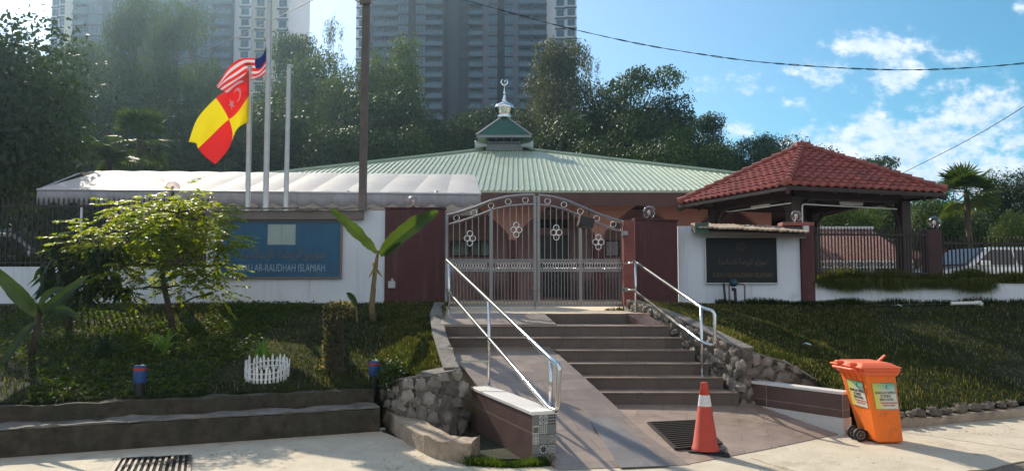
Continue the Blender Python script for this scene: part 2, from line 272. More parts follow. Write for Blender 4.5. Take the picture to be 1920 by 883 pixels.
def glass_mat():
    m, N, L, p = new_mat('clear_globe')
    p.inputs['Base Color'].default_value = (.8, .75, .75, 1); p.inputs['Roughness'].default_value = .05
    tp = N.new('ShaderNodeBsdfTransparent'); tp.inputs[0].default_value = (.93, .86, .84, 1); gl = N.new('ShaderNodeBsdfGlossy'); gl.inputs['Roughness'].default_value = .06
    lw = N.new('ShaderNodeLayerWeight'); lw.inputs[0].default_value = .18
    ms = N.new('ShaderNodeMixShader'); L.new(lw.outputs['Facing'], ms.inputs[0]); L.new(tp.outputs[0], ms.inputs[1]); L.new(gl.outputs[0], ms.inputs[2])
    L.new(ms.outputs[0], N['Material Output'].inputs[0]); return m
M['globe'] = glass_mat()
# ------------------------------------------------------------------ mesh helpers
class MB:
    def __init__(s): s.v = []; s.f = []; s.mi = []; s.cur = 0
    def add(s, vs, fs):
        o = len(s.v); s.v += [tuple(v) for v in vs]; s.f += [tuple(i+o for i in f) for f in fs]; s.mi += [s.cur]*len(fs); return s
    def box(s, x0, x1, y0, y1, z0, z1):
        return s.hexa([(x0, y0, z0), (x1, y0, z0), (x1, y1, z0), (x0, y1, z0)], [(x0, y0, z1), (x1, y0, z1), (x1, y1, z1), (x0, y1, z1)])
    def hexa(s, b, t):
        n = len(b)
        return s.add(list(b)+list(t), [tuple(range(n))[::-1], tuple(range(n, 2*n))] + [(i, (i+1) % n, (i+1) % n+n, i+n) for i in range(n)])
    def prism(s, poly, z0, z1): return s.hexa([(p[0], p[1], z0) for p in poly], [(p[0], p[1], z1) for p in poly])
    def quad(s, a, b, c, d): return s.add([a, b, c, d], [(0, 1, 2, 3)])
    def slab(s, pts, th=(0, 0, -.02)):   # polygon with thickness vector
        th = Vector(th); return s.hexa([Vector(p)+th for p in pts], [Vector(p) for p in pts])
    def bar(s, a, b, w, h, up=(0, 0, 1)):
        a = Vector(a); b = Vector(b); d = (b-a).normalized(); up = Vector(up)
        sd = d.cross(up)
        if sd.length < 1e-4: sd = d.cross(Vector((0, 1, 0)))
        sd.normalize(); u = sd.cross(d).normalized()
        q = [sd*w/2*i+u*h/2*j for i, j in ((-1, -1), (1, -1), (1, 1), (-1, 1))]
        return s.hexa([a+x for x in q], [b+x for x in q])
    def tube(s, path, r, n=8, cap=True, closed=False):
        P = [Vector(p) for p in path]; rs = r if isinstance(r, (list, tuple)) else [r]*len(P); m = len(P)
        vs = []; prev = None
        for i, p in enumerate(P):
            if closed: t = (P[(i+1) % m]-P[i-1])
            else: t = (P[min(i+1, m-1)]-P[max(i-1, 0)])
            if t.length < 1e-9: t = Vector((0, 0, 1))
            t.normalize()
            if prev is None:
                a = Vector((0, 0, 1)) if abs(t.z) < .9 else Vector((1, 0, 0)); x = t.cross(a).normalized()
            else:
                x = prev - t*prev.dot(t)
                x = x.normalized() if x.length > 1e-6 else t.cross(Vector((0, 0, 1))).normalized()
            prev = x; y = t.cross(x)
            for k in range(n):
                an = 2*math.pi*k/n; vs.append(p+(x*math.cos(an)+y*math.sin(an))*rs[i])
        fs = []
        for i in range(m if closed else m-1):
            j = (i+1) % m
            for k in range(n): fs.append((i*n+k, i*n+(k+1) % n, j*n+(k+1) % n, j*n+k))
        if cap and not closed: fs += [tuple(range(n))[::-1], tuple(range((m-1)*n, m*n))]
        return s.add(vs, fs)
    def ring(s, c, r, tr, axis='y', n=20, tn=6):
        c = Vector(c); ps = []
        for k in range(n):
            a = 2*math.pi*k/n
            ps.append(c+(Vector((math.cos(a)*r, 0, math.sin(a)*r)) if axis == 'y' else Vector((math.cos(a)*r, math.sin(a)*r, 0)) if axis == 'z' else Vector((0, math.cos(a)*r, math.sin(a)*r))))
        return s.tube(ps, tr, tn, closed=True)
    def lathe(s, prof, c=(0, 0, 0), n=20, axis='z'):
        c = Vector(c); vs = []
        for r_, h in prof:
            for k in range(n):
                a = 2*math.pi*k/n; x, y = r_*math.cos(a), r_*math.sin(a)
                vs.append(c+(Vector((x, y, h)) if axis == 'z' else Vector((x, h, y)) if axis == 'y' else Vector((h, x, y))))
        fs = []; m = len(prof)
        for i in range(m-1):
            for k in range(n): fs.append((i*n+k, i*n+(k+1) % n, (i+1)*n+(k+1) % n, (i+1)*n+k))
        fs += [tuple(range(n))[::-1], tuple(range((m-1)*n, m*n))]
        return s.add(vs, fs)
    def xf(s, Mx): s.v = [tuple(Mx @ Vector(v)) for v in s.v]; return s
def wloc(o):
    v = Vector((0, 0, 0))
    while o is not None: v += o.location; o = o.parent
    return v
def link(name, me, parent=None, loc=None):
    o = bpy.data.objects.new(name, me); COL.objects.link(o)
    if parent is not None: o.parent = parent
    if loc is not None: o.location = loc
    return o
def build(mb, name, mats, parent=None, loc=None, smooth=False, label=None, auto=None, bevel=0):
    """vertices in mb are world coordinates; they are stored relative to the object's own origin"""
    off = wloc(parent) if parent is not None else Vector(loc or (0, 0, 0))
    me = bpy.data.meshes.new(name); me.from_pydata([(v[0]-off.x, v[1]-off.y, v[2]-off.z) for v in mb.v], [], mb.f)
    if not isinstance(mats, (list, tuple)): mats = [mats]
    for m in mats: me.materials.append(m)
    me.polygons.foreach_set('material_index', mb.mi)
    if smooth: me.polygons.foreach_set('use_smooth', [True]*len(mb.f))
    me.validate(); me.update()
    if auto is not None:
        try: me.set_sharp_from_angle(angle=R(auto))
        except Exception: pass
    o = link(name, me, parent, None if parent is not None else (loc or (0, 0, 0)))
    if bevel:
        b = o.modifiers.new('bevel', 'BEVEL'); b.width = bevel; b.segments = 2; b.limit_method = 'ANGLE'
    if label: o['label'] = label
    return o
def npmesh(name, V, Fc, mats, parent=None, loc=None, smooth=False, mi=None):
    """V (n,3), Fc (m,k) numpy arrays"""
    me = bpy.data.meshes.new(name); k = Fc.shape[1]
    off = np.array(wloc(parent) if parent is not None else (loc or (0, 0, 0)), dtype=float)
    me.vertices.add(len(V)); me.vertices.foreach_set('co', (V-off).astype(np.float32).ravel())
    me.loops.add(Fc.size); me.loops.foreach_set('vertex_index', Fc.astype(np.int32).ravel())
    me.polygons.add(len(Fc)); me.polygons.foreach_set('loop_start', np.arange(0, Fc.size, k, dtype=np.int32))
    if not isinstance(mats, (list, tuple)): mats = [mats]
    for m in mats: me.materials.append(m)
    if mi is not None: me.polygons.foreach_set('material_index', mi)
    if smooth: me.polygons.foreach_set('use_smooth', np.ones(len(Fc), dtype=bool))
    me.update(calc_edges=True)
    if name == '_': return me
    return link(name, me, parent, None if parent is not None else (loc or (0, 0, 0)))
def tag(o, label, cat, group=None, kind=None):
    o['label'] = label; o['category'] = cat
    if group: o['group'] = group
    if kind: o['kind'] = kind
    return o
def struct(o): o['kind'] = 'structure'; return o
def thing(name, label, cat, loc, group=None, kind=None):
    o = bpy.data.objects.new(name, None); COL.objects.link(o); o.location = loc; o.empty_display_size = .2
    return tag(o, label, cat, group, kind)
def copy_tree(o, parent=None):
    c = o.copy(); COL.objects.link(c)
    if parent is not None: c.parent = parent
    for ch in list(o.children): copy_tree(ch, c)
    return c
def text_mesh(body, w, h):
    """flat lettering fitted to w x h, lower left at 0,0 in its own x,y plane"""
    cu = bpy.data.curves.new('lettering', 'FONT'); cu.body = body; cu.extrude = .004; cu.resolution_u = 3
    o = bpy.data.objects.new('lettering', cu); COL.objects.link(o)
    dg = bpy.context.evaluated_depsgraph_get(); dg.update(); me = bpy.data.meshes.new_from_object(o.evaluated_get(dg))
    bpy.data.objects.remove(o); bpy.data.curves.remove(cu)
    co = np.zeros(len(me.vertices)*3, dtype=np.float32); me.vertices.foreach_get('co', co); co = co.reshape(-1, 3)
    if len(co):
        mn, mx = co.min(0), co.max(0)
        co[:, 0] = (co[:, 0]-mn[0])/(mx[0]-mn[0])*w; co[:, 1] = (co[:, 1]-mn[1])/(mx[1]-mn[1])*h; co[:, 2] = (co[:, 2]-mn[2])/(mx[2]-mn[2]+1e-9)
    polys = [tuple(p.vertices) for p in me.polygons]
    bpy.data.meshes.remove(me); return co, polys
def put_text(mb, body, o, ux, uz, w, h, th=.004):
    """lettering on a wall: o lower-left corner, ux/uz unit directions, outwards = ux x uz"""
    co, polys = text_mesh(body, w, h); o = Vector(o); ux = Vector(ux).normalized(); uz = Vector(uz).normalized(); n = ux.cross(uz)
    mb.add([o+ux*float(c[0])+uz*float(c[1])+n*(float(c[2])*th) for c in co], polys)
# ================================================================== SETTING
def hill_z(x, y):
    """height of the land behind the surau"""
    z = 1.27
    if y > 37: z += (y-37)*.13*(1-.35*min(1, max(0, x/40)))
    if y > 37 and x < 0: z += min(4.0, -x*.05)*min(1, (y-37)/20)
    return z + .25*math.sin(x*.13+y*.09)*min(1, max(0, (y-36)/8))
def terrain():
    xs = np.concatenate([np.linspace(-400, -60, 10, endpoint=False), np.linspace(-60, 60, 61), np.linspace(70, 400, 10)])
    ys = np.concatenate([np.linspace(14.45, 36, 8, endpoint=False), np.linspace(36, 120, 43), np.linspace(140, 900, 10)])
    V = np.array([(x, y, hill_z(x, min(y, 110))) for y in ys for x in xs]); nx = len(xs)
    Fc = np.array([(j*nx+i, j*nx+i+1, (j+1)*nx+i+1, (j+1)*nx+i) for j in range(len(ys)-1) for i in range(nx-1)])
    struct(npmesh('hillside_ground', V, Fc, M['hill'], loc=(0, 30, 1.2), smooth=True))
terrain()
g = MB(); g.box(-900, 900, -600, 14.44, -.9, -.012); struct(build(g, 'ground', M['soil'], loc=(0, 0, -.01)))
g = MB(); g.slab([(-60, -9, -.004), (60, -9, -.004), (60, 26, -.004), (5.6, 8.35, -.004), (4, 8.3, -.004), (-60, -13, -.004)][:2]+[(60, 6.0, -.004), (-60, 6.0, -.004)], (0, 0, -.006)); struct(build(g, 'road', M['asphalt'], loc=(0, 0, 0)))
g = MB(); g.slab([(3.0, 5.9, .0), (60, 5.9, .0), (60, 20, .0), (7.5, 10.35, .0), (4.0, 8.9, .0), (3.0, 7.9, .0)], (0, 0, -.003)); struct(build(g, 'road_shoulder', M['asphalt'], loc=(3, 7, 0)))
# the driveway: two poured slabs with a ragged front edge on the right
def ragged(a, b, n, amp):
    a = Vector(a); b = Vector(b); d = (b-a); nn = Vector((-d.y, d.x)).normalized()
    return [tuple(a+d*(i/n)+nn*random.uniform(-amp, amp)*(0 < i < n)) for i in range(n)]
P = [(-24, -3), (-9, 4.4), (1.0, 5.9)] + ragged((1.0, 6.2), (3.55, 6.95), 8, .03) + ragged((3.55, 6.95), (4.75, 7.62), 8, .04) + ragged((4.75, 7.62), (12.5, 10.6), 26, .05) + [(12.5, 13.0), (6.9, 10.45), (4.85, 9.62), (3.9, 9.3), (1.7, 7.7), (.2, 7.6), (-.5, 7.65), (-1.6, 9.45), (-5.2, 7.95), (-24, .1)]
P = [p for p in P]
g = MB(); g.prism(P, .003, .014); struct(build(g, 'driveway', M['conc'], loc=(0, 8, 0)))
g = MB()
for a, b in (((2.4, 7.9), (2.9, 6.6)), ((4.6, 9.4), (5.6, 8.0))):
    pts = ragged(a, b, 12, .03)
    for p, q in zip(pts, pts[1:]):
        g.slab([(p[0]-.003, p[1], .016), (q[0]-.003, q[1], .016), (q[0]+.003, q[1], .016), (p[0]+.003, p[1], .016)], (0, 0, -.001))
struct(build(g, 'driveway_crack', M['pit'], loc=(0, 8, 0)))
g = MB(); g.box(-1.25, 2.25, 12.25, 14.62, 1.0, 1.325); g.box(-20, 24, 14.63, 32, 1.16, 1.325); struct(build(g, 'courtyard', M['conc_yard'], loc=(0, 15, 1.3)))
# ---- lawns as ruled surfaces
def samp(poly, u):
    n = len(poly)-1; k = min(int(u*n), n-1); t = u*n-k
    return Vector(poly[k]).lerp(Vector(poly[k+1]), t)
def ruled(front, back, u, v, bow=.08):
    a = samp(front, u); b = samp(back, u); p = a.lerp(b, v)
    p.z += math.sin(v*math.pi)*bow + .03*math.sin(p.x*2.1+p.y*1.3)*math.sin(v*math.pi)
    return p
LF = [(-1.12, 12.3, 1.25), (-1.0, 11.2, 1.06), (-.86, 9.75, .70), (-1.3, 9.62, .58), (-1.75, 9.92, .46), (-3.5, 9.27, .47), (-5.4, 8.45, .49), (-9, 6.95, .5), (-16, 4.1, .5)]
LBK = [(-1.14, 14.3, 1.44), (-1.2, 14.3, 1.45), (-1.4, 14.35, 1.45), (-1.9, 14.4, 1.45), (-2.4, 14.55, 1.45), (-4.5, 14.6, 1.45), (-6.5, 14.6, 1.45), (-9.6, 14.6, 1.45), (-18, 14.6, 1.45)]
RF = [(2.25, 12.9, 1.42), (2.55, 11.8, 1.22), (2.9, 10.6, .98), (3.12, 10.35, .88), (3.95, 10.12, .5), (4.3, 9.62, .22), (4.9, 9.82, .16), (6.9, 10.62, .18), (10, 11.85, .2), (16, 14.2, .25)]
RBK = [(2.3, 14.3, 1.44), (2.8, 14.4, 1.44), (3.2, 14.55, 1.43), (3.8, 14.6, 1.42), (4.8, 14.62, 1.42), (5.6, 14.7, 1.42), (6.8, 14.8, 1.43), (9.2, 15, 1.45), (12, 15.3, 1.45), (18, 16, 1.45)]
def lawn(name, Fp, Bp):
    g = MB(); nu, nv = 90, 26
    for i in range(nu+1):
        for j in range(nv+1): g.v.append(tuple(ruled(Fp, Bp, i/nu, j/nv)))
    for i in range(nu):
        for j in range(nv):
            a = i*(nv+1)+j; g.f.append((a, a+1, a+nv+2, a+nv+1)); g.mi.append(0)
    if Fp is RF: g.f = [f[::-1] for f in g.f]
    # skirt
    struct(build(g, name, M['soil'], loc=tuple(Fp[4]), smooth=True))
lawn('lawn', LF, LBK); lawn('lawn', RF, RBK)
def blades(name, Fp, Bp, n, hmin, hmax, w, matr, label, umax=1.0, keep=None, lean=.5, umin=0.0):
    us = rng.random(n)*(umax-umin)+umin; vs = rng.random(n)
    P = []
    for u, v in zip(us, vs):
        p = ruled(Fp, Bp, u, v)
        if keep and not keep(p): continue
        P.append(p)
    P = np.array([tuple(p) for p in P]); m = len(P)
    patch = .5+.5*np.sin(P[:, 0]*1.7+np.sin(P[:, 1]*2.3)*1.5)*np.cos(P[:, 1]*1.9)
    h = (hmin+(hmax-hmin)*rng.random(m))*(.6+.8*patch); a = rng.random(m)*6.283; d = np.stack([np.cos(a), np.sin(a), np.zeros(m)], 1); b = rng.random(m)*6.283
    le = np.stack([np.cos(b), np.sin(b), np.zeros(m)], 1)*(h*lean*rng.random(m))[:, None]; up = np.array([0, 0, 1.0])
    ww = w*(.6+.8*rng.random(m))
    v0 = P-d*ww[:, None]/2; v1 = P+d*ww[:, None]/2; mid = P+le*.4+up*(h*.6)[:, None]; v2 = mid+d*ww[:, None]*.35; v3 = mid-d*ww[:, None]*.35; v4 = P+le+up*h[:, None]
    V = np.stack([v0, v1, v2, v3, v4], 1).reshape(-1, 3); i = np.arange(m)*5
    # quads plus degenerate-free tips: use two quads per blade via triangles
    T = np.concatenate([np.stack([i, i+1, i+2], 1), np.stack([i, i+2, i+3], 1), np.stack([i+3, i+2, i+4], 1)])
    return tag(npmesh(name, V, T, matr, loc=tuple(P[0])), label, 'grass', kind='stuff')
bare = lambda p: not (math.sin(p.x*2.7+.5)*math.cos(p.y*2.2) > .72 and random.random() < .5)
blades('grass', LF, LBK, 120000, .018, .058, .011, M['grass'], 'short patchy green grass on the sloping bank left of the ramp', .86, bare)
blades('grass', RF, RBK, 150000, .016, .055, .011, M['grass'], 'short green grass on the sloping bank right of the stairs', .93, bare)
blades('dry_grass', LF, LBK, 9000, .02, .07, .008, M['dry'], 'sparse straw coloured dry grass on the left bank', .86)
blades('dry_grass', RF, RBK, 14000, .02, .075, .008, M['dry'], 'sparse straw coloured dry grass on the right bank', .93)
def cover_patch(name, n, keep, matr, label, size, Fp=LF, Bp=LBK, hh=.09):
    us = rng.random(n); vs = rng.random(n); P = []
    for u, v in zip(us, vs):
        p = ruled(Fp, Bp, u, v)
        if keep(p): P.append(tuple(p))
    P = np.array(P); m = len(P); P[:, 2] += rng.random(m)*hh*.6
    return leafcards(name, P, size, matr, None, tuple(P[0]), flat=.55), label
def leafcards(name, P, size, matr, parent=None, loc=None, flat=0.0, droop=0.0, aspect=.42, jitter=.35, fold=True):
    """one folded diamond leaf per point"""
    m = len(P); a = rng.random(m)*6.283; tilt = (rng.random(m)-.5)*math.pi*(1-flat)
    d = np.stack([np.cos(a)*np.cos(tilt), np.sin(a)*np.cos(tilt), np.sin(tilt)-droop], 1); d /= np.linalg.norm(d, axis=1)[:, None]
    r = rng.normal(size=(m, 3))*(1-flat)+np.array([0, 0, 1.0])*flat*1.5
    s = np.cross(d, r); s /= np.linalg.norm(s, axis=1)[:, None]+1e-9
    n_ = np.cross(s, d)
    L_ = size*(1+jitter*(rng.random(m)*2-1)); W_ = L_*aspect
    tip = P+d*L_[:, None]; mid = P+d*L_[:, None]*.45; lft = mid+s*W_[:, None]*.5+n_*W_[:, None]*.15; rgt = mid-s*W_[:, None]*.5+n_*W_[:, None]*.15
    V = np.stack([P, rgt, tip, lft], 1).reshape(-1, 3); i = np.arange(m)*4
    if fold: Fc = np.concatenate([np.stack([i, i+1, i+2], 1), np.stack([i, i+2, i+3], 1)])
    else: Fc = np.stack([i, i+1, i+2, i+3], 1)
    return npmesh(name, V, Fc, matr, parent, loc)
gc, lb = cover_patch('ground_cover', 60000, lambda p: -8.2 < p.x < -3.7 and 8.6 < p.y < 14.5 and (math.sin(p.x*1.3)+math.cos(p.y*1.1+p.x)) > -1.1, M['cover'], '', .075)
tag(gc, 'low broad-leaved ground cover on the left bank under the small tree', 'ground cover', kind='stuff')
# ---- steps, ramp and paving
def ramp_edge_x(y): return .545+(11.2-y)*.378
def stair_right(y): return 2.9-(y-10)*.4
steps = thing('stairs', 'brown tiled stairs climbing to the steel gate beside the ramp', 'stairs', (1.6, 10, .2))
NS = 6
for i in range(NS):
    y0 = 10+.29*i; z1 = .24+.155*(i+1); g = MB(); y1 = y0+.31 if i < NS-1 else 11.76
    if i < 4: xl0, xl1 = ramp_edge_x(y0)-.02, ramp_edge_x(y1)-.02
    else: xl0 = xl1 = -1.02
    zb = z1-.155-.02 if i >= 4 else .1
    g.prism([(xl0, y0+.012, 0), (stair_right(y0), y0+.012, 0), (stair_right(y1), y1, 0), (xl1, y1, 0)], zb, z1-.014)
    build(g, 'step', M['tile_step'], steps)
    g = MB(); g.prism([(xl0, y0-.012, 0), (stair_right(y0)-.01, y0-.012, 0), (stair_right(y1)-.01, y1, 0), (xl1, y1, 0)], z1-.013, z1)
    build(g, 'tread', M['tile_pave'], steps)
g = MB(); g.box(-1.15, 2.3, 11.77, 12.24, 1.0, 1.168); build(g, 'landing', M['tile_step'], steps)
g = MB(); g.box(.45, 1.86, 12.225, 12.245, 1.17, 1.322); build(g, 'riser', M['tile_step'], steps)
g = MB(); g.hexa([(-1.05, 11.5, 1.172), (.66, 11.5, 1.172), (.62, 12.24, 1.172), (-1.1, 12.24, 1.172)], [(-1.05, 11.5, 1.19), (.66, 11.5, 1.19), (.5, 12.24, 1.33), (-1.1, 12.24, 1.33)]); build(g, 'sloped_slab', M['tile_ramp'], steps)
g = MB(); g.hexa([(1.98, 11.62, 1.172), (2.26, 11.62, 1.172), (2.1, 12.24, 1.172), (1.8, 12.24, 1.172)], [(1.98, 11.62, 1.18), (2.26, 11.62, 1.18), (2.1, 12.24, 1.33), (1.8, 12.24, 1.33)]); build(g, 'sloped_slab', M['tile_brown'], steps)
g = MB(); RL = [(-1.0, 11.17, .87), (-.62, 10.2, .66), (-.36, 9.5, .47), (.05, 8.4, .22), (.44, 7.38, .02)]; RR = [(.54, 11.17, .89), (.90, 10.2, .60), (1.215, 9.4, .335), (1.45, 8.5, .14), (1.72, 7.6, .02)]
for i in range(4): g.hexa([Vector(RL[i])-Vector((0, 0, .5)), Vector(RR[i])-Vector((0, 0, .5)), Vector(RR[i+1])-Vector((0, 0, .5)), Vector(RL[i+1])-Vector((0, 0, .5))], [RL[i], RR[i], RR[i+1], RL[i+1]])
tag(build(g, 'ramp', M['tile_ramp'], loc=(.3, 9, 0)), 'pinkish tiled access ramp running down left of the stairs', 'ramp')
g = MB()
for (a, b, za, zb) in ((8.9, 7.45, .245, .03),):
    g.slab([(.86, 8.9, .262), (1.12, 8.9, .256), (1.5, 7.5, .034), (1.02, 7.42, .034)], (0, 0, -.008))
build(g, 'anti_slip_strip', M['tile_dark'], bpy.data.objects['ramp'])
g = MB(); LP = [(1.12, 10.03, .24), (2.0, 10.03, .24), (3.1, 10.2, .24)]; FP = [(1.70, 7.62, .02), (2.6, 8.25, .022), (3.84, 9.2, .022)]
for i in range(2):
    for j in range(6):
        q = [Vector(LP[i]).lerp(Vector(FP[i]), j/6), Vector(LP[i+1]).lerp(Vector(FP[i+1]), j/6), Vector(LP[i+1]).lerp(Vector(FP[i+1]), (j+1)/6), Vector(LP[i]).lerp(Vector(FP[i]), (j+1)/6)]
        g.hexa([(p.x, p.y, -.1) for p in q][::-1], [tuple(p) for p in q][::-1])
g.prism([(1.12, 10.03), (1.70, 7.62), (.9, 8.6)], -.1, .0)
struct(build(g, 'paving', M['tile_pave'], loc=(2, 9, 0)))
def pave_z(x, y):
    # height of the paving between the stair foot and the driveway
    n = (Vector(LP[2])-Vector(LP[0])).cross(Vector(FP[0])-Vector(LP[0])); return LP[0][2]-(n.x*(x-LP[0][0])+n.y*(y-LP[0][1]))/n.z
def on_pave(px, py):
    z = .12
    for _ in range(12):
        p = gz(px, py, z); z = pave_z(p.x, p.y)
    return gz(px, py, z)
# drain grate in the paving
def grate(label, c, n):
    """c: four corners back-left, back-right, front-right, front-left"""
    c = [Vector(p) for p in c]; t = thing('drain_grate', label, 'drain grate', tuple(sum(c, Vector())/4), 'iron drain grates')
    up = Vector((0, 0, 1)); g = MB(); g.slab([p+up*.007 for p in c], (0, 0, -.003)); build(g, 'sump_shade_sheet', M['pit'], t)  # flat black sheet paints the darkness of the hole below the slats
    g = MB()
    for i in range(4): g.bar(c[i]+up*.012, c[(i+1) % 4]+up*.012, .035, .02)
    build(g, 'frame', M['iron'], t)
    for k in range(1, n):
        a = c[0].lerp(c[3], k/n)+up*.014; b = c[1].lerp(c[2], k/n)+up*.014
        g = MB(); g.bar(a, b, (c[3]-c[0]).length/n*.42, .014); build(g, 'slat', M['iron'], t)
    return t
grate('rusty black drain grate set in the tiled paving behind the cone', [on_pave(1216, 794), on_pave(1306, 790), on_pave(1352, 833), on_pave(1268, 843)], 14)
grate('rusty drain grate in the shaded driveway at the bottom left', [gz(356, 856, .014), gz(352, 905, .014), gz(195, 912, .014), gz(225, 862, .014)], 12)
# ---- low tiled wall of the ramp with a patterned end, and its mirror on the right
def wallprism(pts, w, z0, z1, side=1):
    """vertical strip along a polyline, thickness w to the left (side=1)"""
    g = MB(); P_ = [Vector((p[0], p[1])) for p in pts]
    for a, b in zip(P_, P_[1:]):
        d = (b-a).normalized(); n = Vector((-d.y, d.x))*w*side
        q = [a, b, b+n, a+n]
        if side < 0: q = q[::-1]
        g.prism([(p.x, p.y) for p in q], z0, z1)
    return g
A = Vector((-.50, 9.62)); B = Vector((.20, 7.66)); d_ = (B-A).normalized(); nrm = Vector((-d_.y, d_.x))  # nrm points to the ramp (+x)
w = .25
lw = thing('ramp_side_wall', 'low brown tiled wall with white coping and patterned end tiles left of the ramp', 'low wall', (.2, 7.7, 0))
g = MB(); g.prism([tuple(A), tuple(B), tuple(B+nrm*w), tuple(A+nrm*w)], -.25, .475); build(g, 'wall', M['tile_brown'], lw)
g = MB(); e = .012; g.prism([tuple(A-nrm*e-d_*.0), tuple(B-nrm*e+d_*e), tuple(B+nrm*(w+e)+d_*e), tuple(A+nrm*(w+e))], .478, .512); build(g, 'coping', M['granite_white'], lw, bevel=.004)
M['pat_a'] = mat('pattern_tile_pale', (.42, .42, .40), .35, var=.05); M['pat_b'] = mat('pattern_tile_grey', (.16, .17, .165), .35, var=.08); M['pat_c'] = mat('pattern_tile_dark', (.03, .035, .038), .35)
def pattern_face(o, ux, h, w_):
    o = Vector(o); ux = Vector(ux).normalized(); uz = Vector((0, 0, 1)); n = ux.cross(uz); g = MB(); cs = w_/2.72; rows = 5
    def P3(u, v, dd): return o+ux*u+uz*v+n*dd
    def poly(pts, m, dd):
        g.cur = m; g.add([P3(u, v, dd) for u, v in pts], [tuple(range(len(pts)))])
    def disc(u, v, r, m, dd, k=10): poly([(u+r*math.cos(2*math.pi*i/k), v+r*math.sin(2*math.pi*i/k)) for i in range(k)], m, dd)
    kinds = [['plain2', 'box', 'tri', 'check', 'leafy'], ['diamond', 'dots', 'check2', 'star', 'check'], ['lens', 'plain', 'scroll', 'zig', 'speck']]
    for ci in range(3):
        u0 = [0, .72*cs, 1.72*cs][ci]; cw = [.72*cs, cs, cs][ci]
        for ri in range(rows):
            v1 = h-ri*cs*1.03-(.0 if ci != 2 else .0); v0 = v1-cs*1.0
            if v0 < 0: v0 = 0
            if v1-v0 < .02: continue
            k = kinds[ci][ri]; gp = .0015; a, b, c, d = u0+gp, v0+gp, u0+cw-gp, v1-gp; cu, cv = (a+c)/2, (b+d)/2; r = min(c-a, d-b)/2
            base = {'plain2': 1, 'plain': 1, 'check': 1, 'check2': 1, 'leafy': 1, 'box': 0, 'tri': 0, 'diamond': 0, 'dots': 1, 'star': 1, 'lens': 2, 'scroll': 1, 'zig': 0, 'speck': 1}[k]
            poly([(a, b), (c, b), (c, d), (a, d)], base, .002)
            if k == 'diamond':
                for rr, m in ((.98, 2), (.8, 0), (.66, 1)): poly([(cu-r*rr, cv), (cu, cv-r*rr), (cu+r*rr, cv), (cu, cv+r*rr)], m, .003+.0005*(1-rr)*4)
                disc(cu, cv, r*.42, 0, .0052); disc(cu, cv, r*.3, 1, .0057); disc(cu, cv, r*.14, 2, .0062)
            elif k == 'dots':
                for i in range(4):
                    for j in range(4):
                        disc(a+(i+.5)*(c-a)/4, b+(j+.5)*(d-b)/4, r*.19, 0 if (i+j) % 2 else 0, .003, 8)
            elif k == 'lens':
                for i in range(4):
                    for j in range(3):
                        x, y = a+(i+.5)*(c-a)/4, b+(j+.5)*(d-b)/3; poly([(x-r*.15, y), (x, y-r*.28), (x+r*.15, y), (x, y+r*.28)], 0, .003)
            elif k == 'box':
                for rr, m in ((.8, 2), (.55, 1), (.25, 2)): poly([(cu-r*rr, cv-r*rr), (cu+r*rr, cv-r*rr), (cu+r*rr, cv+r*rr), (cu-r*rr, cv+r*rr)], m, .0045-.002*rr)
            elif k == 'tri':
                for i in range(2):
                    for j in range(3):
                        x, y = a+(i+.5)*(c-a)/2, b+(j+.5)*(d-b)/3; poly([(x-r*.3, y+r*.22), (x, y-r*.25), (x+r*.3, y+r*.22)], 2, .003)
            elif k == 'star':
                disc(cu, cv, r*.98, 0, .0025, 16)
                for i in range(8):
                    t = i*math.pi/4+.39; q = t-.35; s_ = t+.35
                    poly([(cu, cv), (cu+r*.55*math.cos(q), cv+r*.55*math.sin(q)), (cu+r*.92*math.cos(t), cv+r*.92*math.sin(t)), (cu+r*.55*math.cos(s_), cv+r*.55*math.sin(s_))], 2, .0035+.0001*i)
            elif k == 'zig':
                for j in range(6):
                    y = b+(j+.3)*(d-b)/6
                    for i in range(6):
                        x = a+i*(c-a)/6; dx = (c-a)/12; t = (d-b)/24
                        poly([(x, y), (x+dx, y+2*t), (x+dx, y+3.4*t), (x, y+1.4*t)], 2, .003); poly([(x+dx, y+2*t), (x+2*dx, y), (x+2*dx, y+1.4*t), (x+dx, y+3.4*t)], 2, .003)
            elif k in ('check', 'check2', 'speck', 'leafy', 'scroll'):
                nn_ = {'check': 9, 'check2': 12, 'speck': 8, 'leafy': 7, 'scroll': 6}[k]
                for i in range(nn_):
                    for j in range(nn_):
                        if (i+j) % 2 == 0 or (k in ('speck', 'leafy', 'scroll') and random.random() < .25):
                            x, y = a+(i+.5)*(c-a)/nn_, b+(j+.5)*(d-b)/nn_; rr = (c-a)/nn_*.42
                            poly([(x-rr, y), (x, y-rr), (x+rr, y), (x, y+rr)], 0, .003)
    return g
fo = Vector((B.x+d_.x*.004, B.y+d_.y*.004, .0)); g = pattern_face(fo, (nrm.x, nrm.y, 0), .475, w)
build(g, 'patterned_tile_face', [M['pat_a'], M['pat_b'], M['pat_c']], lw)
A2 = Vector((3.10, 10.22)); B2 = Vector((3.85, 9.12)); d2 = (B2-A2).normalized(); n2 = Vector((-d2.y, d2.x))
rw = thing('paving_side_wall', 'low brown tiled wall with white coping running down behind the orange bin', 'low wall', (3.85, 9.12, 0))
g = MB(); g.prism([tuple(A2), tuple(B2), tuple(B2+n2*.14), tuple(A2+n2*.14)], .212, .48); build(g, 'wall', M['tile_brown'], rw)
g = MB(); g.prism([tuple(A2-n2*.008), tuple(B2-n2*.008+d2*.01), tuple(B2+n2*.15+d2*.01), tuple(A2+n2*.15)], 0, .21); build(g, 'skirting', M['granite_pale'], rw)
g = MB(); g.prism([tuple(A2-n2*.015), tuple(B2-n2*.015+d2*.015), tuple(B2+n2*.16+d2*.015), tuple(A2+n2*.16)], .482, .515); build(g, 'coping', M['granite_white'], rw, bevel=.004)
